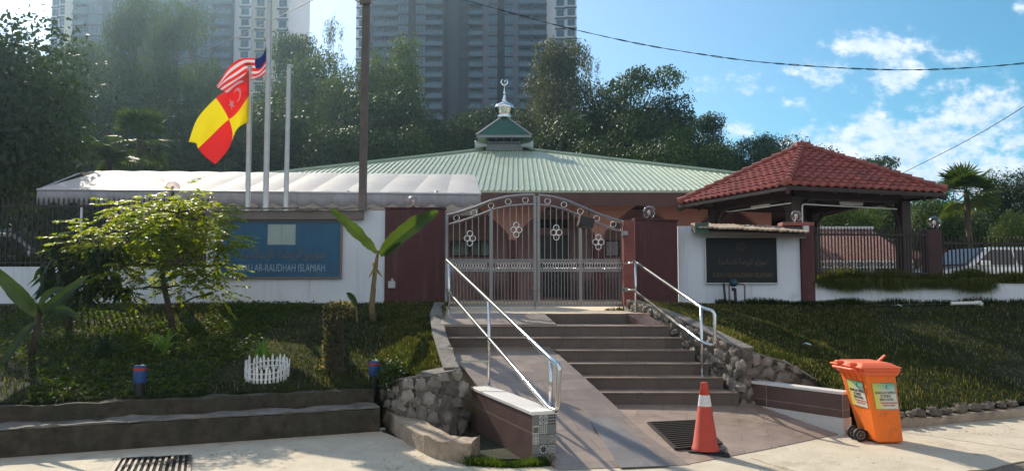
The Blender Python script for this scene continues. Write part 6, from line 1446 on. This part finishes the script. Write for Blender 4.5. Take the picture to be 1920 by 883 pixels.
def banana_leaf(g, pts, w, fold=.25, tear=0.0, curl=0.0):
    """blade along pts with half width w(t)"""
    n = len(pts); L0 = []; 
    for k in range(n):
        t = k/(n-1); d = (pts[min(k+1, n-1)]-pts[max(k-1, 0)]).normalized(); s = d.cross(Vector((0, -1, .25))).normalized(); n_ = s.cross(d); wd = w*math.sin(math.pi*min(1, .05+t*.93))**.55*(1+random.uniform(-tear, tear))
        L0.append((pts[k], pts[k]+s*wd+n_*wd*fold, pts[k]-s*wd+n_*wd*fold))
    o = len(g.v); g.v += [tuple(p) for tri in L0 for p in tri]
    for k in range(n-1):
        a = o+k*3; g.f += [(a, a+3, a+4, a+1), (a, a+2, a+5, a+3)]; g.mi += [0, 0]
def bez(a, b, c, n=14): return [a*(1-t)**2+b*2*t*(1-t)+c*t*t for t in [k/n for k in range(n+1)]]
root = on_lawn(697, 602); YT = root.y
bp = thing('banana_plant', 'young banana plant with two broad leaves in a V before the white wall', 'banana plant', tuple(root))
g = MB(); g.tube([root, tp(697, 575), tp(701, 530), tp(706, 488), tp(709, 470)], [.055, .05, .04, .032, .02], 10); build(g, 'stem', M['banana_stem'], bp, smooth=True)
g = MB(); banana_leaf(g, bez(tp(706, 474), tp(668, 432, .05), tp(620, 392, .15), 22), .095, .4, .16); build(g, 'leaf', M['banana'], bp)
g = MB(); banana_leaf(g, bez(tp(713, 478), tp(765, 425, -.2), tp(822, 397, -.3), 22), .14, .35, .08); build(g, 'leaf', M['banana'], bp)
g = MB(); banana_leaf(g, bez(tp(722, 482, -.1), tp(735, 468, -.15), tp(752, 455, -.2), 8), .05, .6, .1); build(g, 'leaf', M['banana'], bp)
for k in range(5):
    g = MB(); a = tp(704+random.uniform(-3, 3), 495+random.uniform(-8, 25)); banana_leaf(g, bez(a, a+Vector((random.uniform(-.12, .12), -.05, .02)), a+Vector((random.uniform(-.12, .12), -.06, -.22)), 6), .025, .5); build(g, 'dry_leaf', M['dry'], bp)
root = on_lawn(668, 604); YT = root.y; t = thing('banana_shoot', 'small banana shoot left of the young banana plant', 'banana plant', tuple(root)); g = MB(); g.tube([root, tp(668, 575)], [.02, .012], 8); build(g, 'stem', M['banana_stem'], t)
g = MB(); banana_leaf(g, bez(tp(668, 577), tp(664, 556), tp(650, 549), 8), .05, .4); build(g, 'leaf', M['banana'], t)
root = on_lawn(62, 668); YT = root.y; bq = thing('banana_plant', 'dark banana plant with arching leaves at the left edge of the bank', 'banana plant', tuple(root))
g = MB(); g.tube([root, tp(66, 630), tp(74, 585)], [.045, .04, .03], 10); build(g, 'stem', M['bark'], bq, smooth=True)
for a, b, c, w_ in (((74, 592), (45, 560), (-14, 500), .10), ((76, 588), (112, 560), (165, 518), .07), ((70, 605), (40, 622), (-8, 712), .06), ((78, 600), (115, 560), (150, 600), .05), ((74, 590), (80, 545), (120, 540), .05)):
    g = MB(); banana_leaf(g, bez(tp(*a), tp(*b, -.15), tp(*c, -.25), 18), w_, .45, .06); build(g, 'leaf', M['banana_dark'], bq)
def strap_plant(label, px, py, h, n, spread, m='strap', cat='plant'):
    root = on_lawn(px, py); t = thing('spiky_plant', label, cat, tuple(root), 'spiky garden plants'); 
    for k in range(n):
        a = k*2.4+random.uniform(-.3, .3); L_ = h*random.uniform(.7, 1.15); s = random.uniform(.25, 1)*spread; d = Vector((math.cos(a), math.sin(a), 0)); g = MB()
        pts = bez(root+Vector((0, 0, .02)), root+d*L_*s*.45+Vector((0, 0, L_*.85)), root+d*L_*s*1.05+Vector((0, 0, L_*(.95-.75*s))), 8); wd = .02+.008*random.random(); o = 0
        sd = Vector((-d.y, d.x, 0))
        for i, p in enumerate(pts): w_ = wd*(1-i/8.5); g.v += [tuple(p+sd*w_+Vector((0, 0, w_*.5))), tuple(p), tuple(p-sd*w_+Vector((0, 0, w_*.5)))]
        for i in range(8): a_ = i*3; g.f += [(a_, a_+1, a_+4, a_+3), (a_+1, a_+2, a_+5, a_+4)]; g.mi += [0, 0]
        build(g, 'leaf', M[m], t)
    return t
strap_plant('spiky green plant growing inside behind the white picket ring', 489, 686, .46, 20, .85)
strap_plant('large spiky plant under the small tree', 308, 672, .48, 26, 1.0)
strap_plant('dark-leaved spiky plant left of the large spiky plant', 195, 668, .42, 20, 1.1, 'banana_dark')  # leaves take the dark banana leaf colour
strap_plant('tiny spiky plant above the blue painted post by the rubble wall', 700, 690, .2, 9, .7)
# picket ring
root = on_lawn(508, 708); rc = root+Vector((0, 0, -.02)); rc.z = lawn_z(root.x, root.y)
pk = thing('picket_ring', 'small round white picket fence on the grass', 'garden fence', tuple(rc))
me = None; NP = 34; RX, RY = .27, .30
for k in range(NP):
    a = 2*math.pi*k/NP
    if me is None:
        g = MB(); g.add([(-.014, 0, 0), (.014, 0, 0), (.014, 0, .17), (0, 0, .2), (-.014, 0, .17), (-.014, .008, 0), (.014, .008, 0), (.014, .008, .17), (0, .008, .2), (-.014, .008, .17)], [(0, 1, 2, 3, 4), (9, 8, 7, 6, 5), (0, 5, 6, 1), (1, 6, 7, 2), (2, 7, 8, 3), (3, 8, 9, 4), (4, 9, 5, 0)])
        me = bpy.data.meshes.new('picket'); me.from_pydata(g.v, [], g.f); me.materials.append(M['picket'])
    zz = lawn_z(rc.x+RX*math.cos(a), rc.y+RY*math.sin(a))-rc.z
    o = link('picket', me, pk, (RX*math.cos(a), RY*math.sin(a), zz*.8)); o.rotation_euler = (random.uniform(-.08, .08), random.uniform(-.08, .08), a+math.pi/2); o.scale = (1, 1, 1.12 if k % 2 else .92)
for h in (.06, .125):
    g = MB(); g.tube([rc+Vector((RX*.97*math.cos(2*math.pi*k/24), RY*.97*math.sin(2*math.pi*k/24), h+.06*math.sin(2*math.pi*k/24))) for k in range(24)], .008, 5, closed=True); build(g, 'band', M['picket'], pk)
# leafy column
root = on_lawn(635, 698); zr = root.z; YT = root.y; hc = .82; wc_ = .145
lc = thing('leafy_column', 'square column of clipped climbing leaves with sunlight painted yellow into its left edge', 'topiary', tuple(root))
g = MB(); g.box(root.x-.1, root.x+.1, YT-.1, YT+.1, zr-.05, zr+hc-.05); build(g, 'post', M['bark'], lc)
n = 3600; P = rng.random((n, 3))*np.array([2*wc_, 2*wc_, hc])-np.array([wc_, wc_, 0]); ed = rng.integers(0, 3, n); sgn = rng.choice([-1, 1], n)
P[ed == 0, 0] = sgn[ed == 0]*wc_*(.9+.25*rng.random((ed == 0).sum())); P[ed == 1, 1] = sgn[ed == 1]*wc_*(.9+.25*rng.random((ed == 1).sum())); P[ed == 2, 2] = hc*(.96+.1*rng.random((ed == 2).sum()))
keep = rng.random(n) < (.45+.55*P[:, 2]/hc); P = P[keep]+np.array(root); lit_edge_ = (P[:, 0] < root.x-wc_*.7) | (P[:, 2] > zr+hc*.88); leafcards('foliage', P[lit_edge_], .06, M['dry'], lc, aspect=.5);  # dry-leaf colour on the left side and top paints in the sunlight
P2_ = P+rng.normal(0, .015, (len(P), 3)); leafcards('foliage', P2_, .05, M['leaf_pale'], lc, aspect=.55)
# small shrub by the rubble wall
root = on_lawn(738, 732); t = thing('small_shrub', 'small dark leafy shrub at the corner of the rubble wall', 'shrub', tuple(root)); P = rng.normal(0, .09, (900, 3))*np.array([1, 1, .9])+np.array(root)+np.array([0, -.05, .12]); leafcards('foliage', P, .05, M['leaf_dark'], t, aspect=.5); g = MB(); g.tube([root+Vector((0, 0, -.05)), root+Vector((0, -.03, .15))], .01, 5); build(g, 'stem', M['bark'], t)
# painted posts
def painted_post(label, px, pyb, h, Fp=LF):
    root = on_lawn(px, pyb); t = thing('painted_post', label, 'post', tuple(root), 'blue painted posts in the left bank'); r = .065
    g = MB(); g.lathe([(r*.9, -.1), (r*.9, h*.45)], root, 14); build(g, 'stump', M['black_metal'], t, smooth=True, auto=40)
    g = MB(); g.lathe([(r, h*.45), (r*1.05, h*.5), (r*1.05, h*.95), (r*.9, h)], root, 14); c = build(g, 'blue_can', M['blue_paint'], t, smooth=True, auto=40)
    g = MB(); g.lathe([(r*1.07, h*.84), (r*1.07, h*.92)], root, 14); build(g, 'red_band', M['red_paint'], t, smooth=True, auto=40)
painted_post('short post with a blue can and red band beside the rubble wall', 693, 728, .34); painted_post('short post with a blue can in the ground cover below the small tree', 268, 748, .36)
# tall grass behind the left low wall and tufts on walls
def tufts(name, label, pts, n, h, w_, m, spread=.1, lean=.6, down=False, cat='grass', kind='stuff'):
    P = []
    for _ in range(n):
        k = random.randrange(len(pts)-1); p = Vector(pts[k]).lerp(Vector(pts[k+1]), random.random()); P.append((p.x+random.gauss(0, spread*.4), p.y+random.uniform(-spread, spread), p.z))
    P = np.array(P); m_ = len(P); a = rng.random(m_)*6.283; b = rng.random(m_)*6.283; hh = h*(.4+.8*rng.random(m_))*(.6+.4*np.abs(np.sin(P[:, 0]*2.3)+.5*np.sin(P[:, 0]*5.1))); d = np.stack([np.cos(a), np.sin(a), 0*a], 1)*w_; le = np.stack([np.cos(b), np.sin(b), 0*b], 1)*(hh*lean*rng.random(m_))[:, None]; up = np.array([0, 0, 1.0]); 
    if down: le[:, 1] = -np.abs(le[:, 1])-.04; mid = P+le*.6+up*(hh*.25)[:, None]; tip = P+le*1.1-up*(hh*.75)[:, None]
    else: mid = P+le*.35+up*(hh*.6)[:, None]; tip = P+le+up*hh[:, None]
    V = np.stack([P-d, P+d, mid+d*.8, mid-d*.8, tip], 1).reshape(-1, 3); i = np.arange(m_)*5
    o = npmesh(name, V, np.concatenate([np.stack([i, i+1, i+2], 1), np.stack([i, i+2, i+3], 1), np.stack([i+3, i+2, i+4], 1)]), M[m], loc=tuple(P[0])); return tag(o, label, cat, kind=kind)
tufts('tall_grass', 'tall weedy grass growing behind the low white wall at the left', [(-9.8, 15.2, 1.5), (-6.4, 15.2, 1.5)], 2600, 1.35, .007, 'grass', .35, .35)
tufts('tall_grass', 'leafy weeds filling the ground behind the railing at the far left', [(-12, 15.6, 1.6), (-8.5, 15.6, 1.6)], 5000, .9, .012, 'leaf_dark', .5, .8)
tufts('spilling_grass', 'dry green grass spilling over the low white wall under the right railing', [(X(1530, 14.6), 14.62, 1.84), (X(1700, 14.85), 14.85, 1.84), (X(1850, 15), 15.0, 1.84)], 11000, .26, .006, 'weed', .1, 1.0, True)
tufts('wall_top_grass', 'shaggy grass standing on the low white wall under the right railing', [(X(1530, 14.7), 14.68, 1.82), (X(1700, 14.95), 14.92, 1.82), (X(1930, 15.2), 15.2, 1.82)], 12000, .26, .007, 'weed', .14, .9)
tufts('wall_foot_weeds', 'longer weeds along the foot of the right white walls', [(X(1340, 14.5), 14.5, 1.42), (X(1500, 14.5), 14.45, 1.42), (X(1600, 14.6), 14.55, 1.42), (X(1930, 15), 14.95, 1.44)], 3500, .12, .007, 'grass', .05, .7)
tufts('verge_grass', 'bright green grass at the foot of the patterned tile wall end', [tuple(gz(880, 872, .0)), tuple(gz(960, 876, 0)), tuple(gz(1035, 872, 0))], 2600, .085, .005, 'cover', .09, .8)
tufts('kerb_grass', 'grass fringe hanging over the top of the left kerb', [tuple(LF[4]), tuple(LF[5]), tuple(LF[6])], 3500, .12, .006, 'grass', .08, .9, True)
tufts('gate_weeds', 'few weeds in the gateway near the right gate post', [(X(1135, 13.8), 13.85, 1.33), (X(1168, 13.8), 13.8, 1.33)], 160, .07, .005, 'grass', .08, 1)
lp_ = []
for _ in range(260):
    px, py = random.choice([(random.uniform(380, 760), random.uniform(812, 880)), (random.uniform(1380, 1880), random.uniform(800, 880)), (random.uniform(720, 880), random.uniform(850, 882)), (random.uniform(1690, 1900), random.uniform(796, 815))]); lp_.append(tuple(gz(px, py, .018)))
for _ in range(60):
    p = on_pave(random.uniform(1150, 1560), random.uniform(760, 840)); lp_.append((p.x, p.y, p.z+.01))
tag(leafcards('fallen_leaves', np.array(lp_), .035, M['dry'], None, lp_[0], flat=.96), 'scattered small dry leaves and grit on the driveway and paving', 'leaf litter', kind='stuff')
# bits on the right bank
a = on_lawn(1786, 571, RF, RBK); b = on_lawn(1836, 572, RF, RBK); a.z += .05; b.z += .05
pv = thing('plastic_pipe', 'short white plastic pipe lying at the foot of the right low wall', 'pipe', tuple(a)); g = MB(); g.tube([a, b], .035, 12); build(g, 'pipe', M['pvc_white'], pv, smooth=True, auto=40); g = MB(); g.tube([b-(b-a).normalized()*.06, b+Vector((.06, -.02, .0))], .045, 12); g.tube([b+Vector((.0, 0, 0)), b+Vector((.03, -.09, -.02))], .04, 10); build(g, 'elbow', M['pvc_white'], pv, smooth=True, auto=40)
wm = thing('water_meter', 'dark blue water meter on standing pipes below the black board', 'water meter', (X(1376, 14.3), 14.3, 1.42)); YM = 14.32
g = MB()
for path in ([(1360, 574), (1357, 531)], [(1368, 574), (1367, 540), (1371, 534), (1374, 533)], [(1379, 574), (1378, 545)], [(1397, 574), (1396, 537), (1391, 533), (1381, 533)]): pass
g.tube([at(1361, 577, YM), at(1357, 531, YM)], .022, 8); g.tube([at(1380, 578, YM), at(1378, 541, YM)], .028, 8); build(g, 'standpipe', M['pipe_dark'], wm, smooth=True)
g = MB(); g.tube(bend([at(1368, 577, YM), at(1367, 534, YM), at(1375, 533, YM)], .04), .016, 8); g.tube(bend([at(1397, 577, YM), at(1396, 533, YM), at(1382, 532, YM)], .04), .016, 8); build(g, 'supply_pipe', M['sign_frame'], wm, smooth=True)
c = at(1375, 530, YM-.02); g = MB(); g.lathe([(.03, -.09), (.06, -.07), (.075, -.02), (.075, .03), (.055, .055), (.02, .06)], c, 14, axis='y'); build(g, 'meter_body', M['blue_dark'], wm, smooth=True); g = MB(); g.lathe([(.035, -.06), (.035, .0)], c+Vector((.0, 0, -.09)), 10); build(g, 'valve', M['pipe_dark'], wm, smooth=True)
for px, py, lab in ((1514, 653, 'small pale scrap of plastic lying on the right bank'), (1682, 582, 'crumpled pale litter near the foot of the right low wall')):
    p = on_lawn(px, py, RF, RBK)+Vector((0, 0, .05)); g = MB(); g.add([p+Vector((-.08, 0, .01)), p+Vector((-.03, -.04, .03)), p+Vector((.06, -.03, .0)), p+Vector((.08, .02, .02)), p+Vector((0, .04, .035)), p+Vector((0, 0, .045))], [(0, 1, 5), (1, 2, 5), (2, 3, 5), (3, 4, 5), (4, 0, 5)]); tag(build(g, 'litter', M['paper'], loc=tuple(p)), lab, 'litter')
# ================================================================== CONE
cb = gz(1325, 852, .014); cn = thing('traffic_cone', 'orange traffic cone with one white band on a black base', 'traffic cone', tuple(cb)); cn_h = .72; bl_ = .225
g = MB(); rz = Matrix.Rotation(R(-8), 4, 'Z'); g.box(-bl_, bl_, -.17, .17, 0, .03); g.box(-bl_+.04, bl_-.04, -.13, .13, .03, .045); g.xf(Matrix.Translation(cb+Vector((0, .05, .001))) @ rz); build(g, 'base', M['rubber'], cn, bevel=.01)
cc_ = cb+Vector((0, .05, .046))
def rr_(z): return .133*(1-z/.69)+.033*(z/.69)
n = 24; seg = [(0, .44), (.44, .555), (.555, .675)]
g = MB(); g.lathe([(.15, 0), (.145, .02), (rr_(.03), .035), (rr_(.44), .44), (rr_(.44)-.004, .445)], cc_, n); g.lathe([(rr_(.555)-.004, .55), (rr_(.555), .556), (rr_(.66), .655), (.036, .68), (.02, .684)], cc_, n); build(g, 'cone_body', M['cone_orange'], cn, smooth=True, auto=50)
g = MB(); g.lathe([(rr_(.44)+.001, .441), (rr_(.555)+.001, .555)], cc_, n); build(g, 'white_band', M['cone_white'], cn, smooth=True, auto=50)
# ================================================================== WHEELIE BIN
bt = thing('wheelie_bin', 'orange wheelie bin with two stickers standing on the driveway', 'rubbish bin', (4.12, 8.8, .014))
Bn, Bl, Br_, Bk = Vector((4.005, 8.60, .03)), Vector((3.985, 9.00, .03)), Vector((4.30, 8.62, .03)), Vector((4.28, 9.02, .03))
Tn, Tl, Tr_, Tk = Vector((3.865, 8.56, .80)), Vector((3.80, 9.10, .80)), Vector((4.215, 8.58, .80)), Vector((4.20, 9.12, .80))
def frust(b, t, n=1):
    g = MB(); g.hexa(b, t); return g
def lp4(b, t, s): return [b[i].lerp(t[i], s) for i in range(4)]
Bq, Tq = [Bn, Br_, Bk, Bl], [Tn, Tr_, Tk, Tl]
g = MB(); g.hexa(Bq, Tq); build(g, 'body', M['orange'], bt, bevel=.02)
def grow(q_, d, dz=0.0):
    c = sum(q_, Vector())/4; return [p+(p-c).xy.normalized().to_3d()*d+Vector((0, 0, dz)) for p in q_]
r0_ = grow(lp4(Bq, Tq, .94), .018); r1_ = grow(Tq, .055, .005); g = MB(); g.hexa(r0_, r1_); g.hexa([p+Vector((0, 0, .0015)) for p in r1_], [p+Vector((0, 0, .035)) for p in r1_]); build(g, 'rim', M['orange_red'], bt, bevel=.012)
# ribs below the rim at the hinge side
for k in range(4):
    s = .15+k*.22; a = Tn.lerp(Tl, s); b_ = lp4(Bq, Tq, .84); bb_ = b_[0].lerp(b_[3], s); g = MB(); d = Vector((-.055, 0, 0)); g.add([a+Vector((0, -.008, -.03)), a+d+Vector((0, -.008, -.01)), bb_+Vector((0, -.008, 0)), a+Vector((0, .008, -.03)), a+d+Vector((0, .008, -.01)), bb_+Vector((0, .008, 0))], [(0, 1, 2), (5, 4, 3), (0, 3, 4, 1), (1, 4, 5, 2), (2, 5, 3, 0)]); build(g, 'rib', M['orange'], bt)
L0 = [p+Vector((0, 0, .037)) for p in grow(Tq, .07)]; L0[0].x -= .03; L0[3].x -= .03
L1 = [p+Vector((0, 0, .05)) for p in grow(Tq, .04)]; L2 = [p+Vector((0, 0, .085)) for p in grow(Tq, -.08)]
g = MB(); g.hexa(L0, [p+Vector((0, 0, .022)) for p in L0]); L0t = [p+Vector((0, 0, .0225)) for p in L0]; c0 = sum(L0t, Vector())/4; g.hexa([p.lerp(c0, .08)+Vector((0, 0, .001)) for p in L0t], [p.lerp(c0, .3)+Vector((0, 0, .035)) for p in L0t]); lid = build(g, 'lid', M['orange_red'], bt, bevel=.01)
g = MB(); e0 = Tr_.lerp(Tk, .5)+Vector((-.03, 0, .085)); 
for s in (.25, .75): pass
g.bar(e0+Vector((-.03, 0, .0)), e0+Vector((.055, 0, .075)), .035, .02); build(g, 'lid_handle', M['orange_red'], lid, bevel=.005)
for s in (.25, .75):
    p = Tn.lerp(Tl, s)+Vector((-.07, 0, .06)); g = MB(); g.box(p.x-.03, p.x+.05, p.y-.04, p.y+.04, p.z-.0, p.z+.035); build(g, 'hinge', M['orange_red'], lid, bevel=.012)
g = MB(); a = Tn.lerp(Tl, .12)+Vector((-.10, 0, .02)); b = Tn.lerp(Tl, .88)+Vector((-.10, 0, .02)); g.tube(bend([a+Vector((.06, 0, 0)), a, b, b+Vector((.06, 0, 0))], .03), .014, 8); build(g, 'handle', M['orange_red'], bt, smooth=True)
for s, yy in ((0, 8.88), (1, 9.05)):
    wx, wz = 3.88, .088; g = MB(); g.lathe([(.05, -.022), (.072, -.02), (.074, .0), (.072, .02), (.05, .022)], (wx, yy-.12, wz), 20, axis='y'); wo = build(g, 'wheel', M['rubber'], bt, smooth=True, auto=40)
    g = MB(); g.ring((wx, yy-.145, wz), .044, .006, n=18); 
    for k in range(6): a = k*math.pi/3; g.bar((wx, yy-.145, wz), (wx+.04*math.cos(a), yy-.145, wz+.04*math.sin(a)), .008, .006)
    build(g, 'hub', M['sign_frame'], wo)
g = MB(); g.tube([(3.88, 8.75, .088), (3.88, 8.95, .088)], .012, 8); g.box(3.89, 4.0, 8.79, 8.90, .05, .13); build(g, 'axle', M['black_metal'], bt)
M['stk_yellow'] = mat('sticker_yellow', (.62, .52, .06), .5, var=.03); M['stk_green'] = mat('sticker_green', (.16, .42, .28), .5, var=.03); M['stk_white'] = mat('sticker_white', (.62, .6, .54), .5, var=.03); M['stk_black'] = mat('sticker_black', (.02, .02, .018), .5); M['stk_red'] = mat('sticker_red', (.5, .07, .04), .5)
def sticker_mat():
    m, N, L, p = new_mat('sticker_print'); at_ = N.new('ShaderNodeVertexColor'); at_.layer_name = 'print'; L.new(at_.outputs[0], p.inputs['Base Color']); p.inputs['Roughness'].default_value = .45; return m
M['sticker'] = sticker_mat()
def sticker(o, ux, uz, w_, h_, lab):
    o, ux, uz = Vector(o), Vector(ux).normalized(), Vector(uz).normalized(); n_ = ux.cross(uz).normalized(); NX, NZ = 12, 14; vs = []; cols = []
    for j in range(NZ+1):
        for i in range(NX+1):
            u, v = i/NX, j/NZ; vs.append(o+ux*w_*u+uz*h_*v+n_*.003); y = max(0, 1-u*1.9); t_ = min(1, max(0, (v-.62)*3.2)); base = Vector((.68, .66, .58)).lerp(Vector((.75, .62, .05)), y); tp_ = Vector((.12, .48, .36)).lerp(Vector((.55, .6, .08)), max(0, 1-u*1.5)); c_ = base.lerp(tp_, t_); cols.append((c_.x, c_.y, c_.z, 1))
    g = MB(); g.add(vs, [(j*(NX+1)+i, j*(NX+1)+i+1, (j+1)*(NX+1)+i+1, (j+1)*(NX+1)+i) for j in range(NZ) for i in range(NX)])
    st_ = build(g, 'sticker', M['sticker'], bt); ca = st_.data.color_attributes.new('print', 'FLOAT_COLOR', 'POINT')
    for i, c_ in enumerate(cols): ca.data[i].color = c_
    st_['label'] = lab
    g = MB()
    for txt, a, b, v, hh in (('BUANGLAH SAMPAH', .1, .95, .58, .1), ('DI TEMPAT', .3, .75, .45, .1), ('SEPATUTNYA', .24, .82, .32, .1)): put_text(g, txt, o+ux*w_*a+uz*h_*v+n_*.0035, ux, uz, w_*(b-a), h_*hh, .0015)
    for k in range(10):
        t0 = R(60+240*k/10); t1 = R(60+240*(k+1)/10); c_ = (.66, .84)
        pt = lambda rr, t, dx: o+ux*(w_*c_[0]+(rr*math.cos(t)+dx)*w_)+uz*(h_*c_[1]+rr*math.sin(t)*w_)+n_*.0045
        g.add([pt(.075, t0, 0), pt(.075, t1, 0), pt(.058, t1, .018), pt(.058, t0, .018)], [(0, 1, 2, 3)])
    fr = [(0.01, .01), (.99, .01), (.99, .99), (.01, .99)]
    for a, b in zip(fr, fr[1:]+fr[:1]):
        p, q_ = o+ux*w_*a[0]+uz*h_*a[1]+n_*.004, o+ux*w_*b[0]+uz*h_*b[1]+n_*.004; d = (q_-p).normalized(); s = n_.cross(d)*.003; g.add([p, q_, q_+s, p+s], [(0, 1, 2, 3)])
    build(g, 'lettering', M['stk_black'], st_)
    g = MB()
    for v, a, b in ((.22, .26, .9), (.13, .34, .86)):
        x = a
        while x < b: l = random.uniform(.03, .07); p = o+ux*w_*x+uz*h_*v+n_*.004; g.add([p, p+ux*w_*l, p+ux*w_*l+uz*h_*.05, p+uz*h_*.05], [(0, 1, 2, 3)]); x += l+.015
    build(g, 'small_print', M['stk_red'], st_)
up = (Tn-Bn).normalized(); P0 = lp4(Bq, Tq, .47)
sticker(P0[0].lerp(P0[1], .14)+Vector((0, -.002, 0)), (P0[1]-P0[0]), (lp4(Bq, Tq, .85)[0].lerp(lp4(Bq, Tq, .85)[1], .14)-P0[0].lerp(P0[1], .14)), .265, .295, 'shaded sticker on the face towards the road')
sd_ = (P0[0]-P0[3]); sticker(P0[3].lerp(P0[0], .16), sd_, (lp4(Bq, Tq, .85)[3]-P0[3]).lerp(lp4(Bq, Tq, .85)[0]-P0[0], .5), .34, .295, 'sunlit sticker on the left face')
# ================================================================== HAZE
g = MB(); g.box(-330, 330, -8, 330, -2.0, 135)
hz = build(g, 'haze', [], loc=(0, 100, -2)); hm = bpy.data.materials.new('haze_air'); hm.use_nodes = True; hn = hm.node_tree; hn.nodes.remove(hn.nodes['Principled BSDF'])
pvn = hn.nodes.new('ShaderNodeVolumePrincipled'); pvn.inputs['Color'].default_value = (.52, .76, 1, 1); pvn.inputs['Density'].default_value = .0007; pvn.inputs['Anisotropy'].default_value = .8
hn.links.new(pvn.outputs[0], hn.nodes['Material Output'].inputs['Volume']); hz.data.materials.append(hm); hz['kind'] = 'stuff'; hz['label'] = 'thin pale haze in the air between the wall and the far towers'; hz['category'] = 'haze'
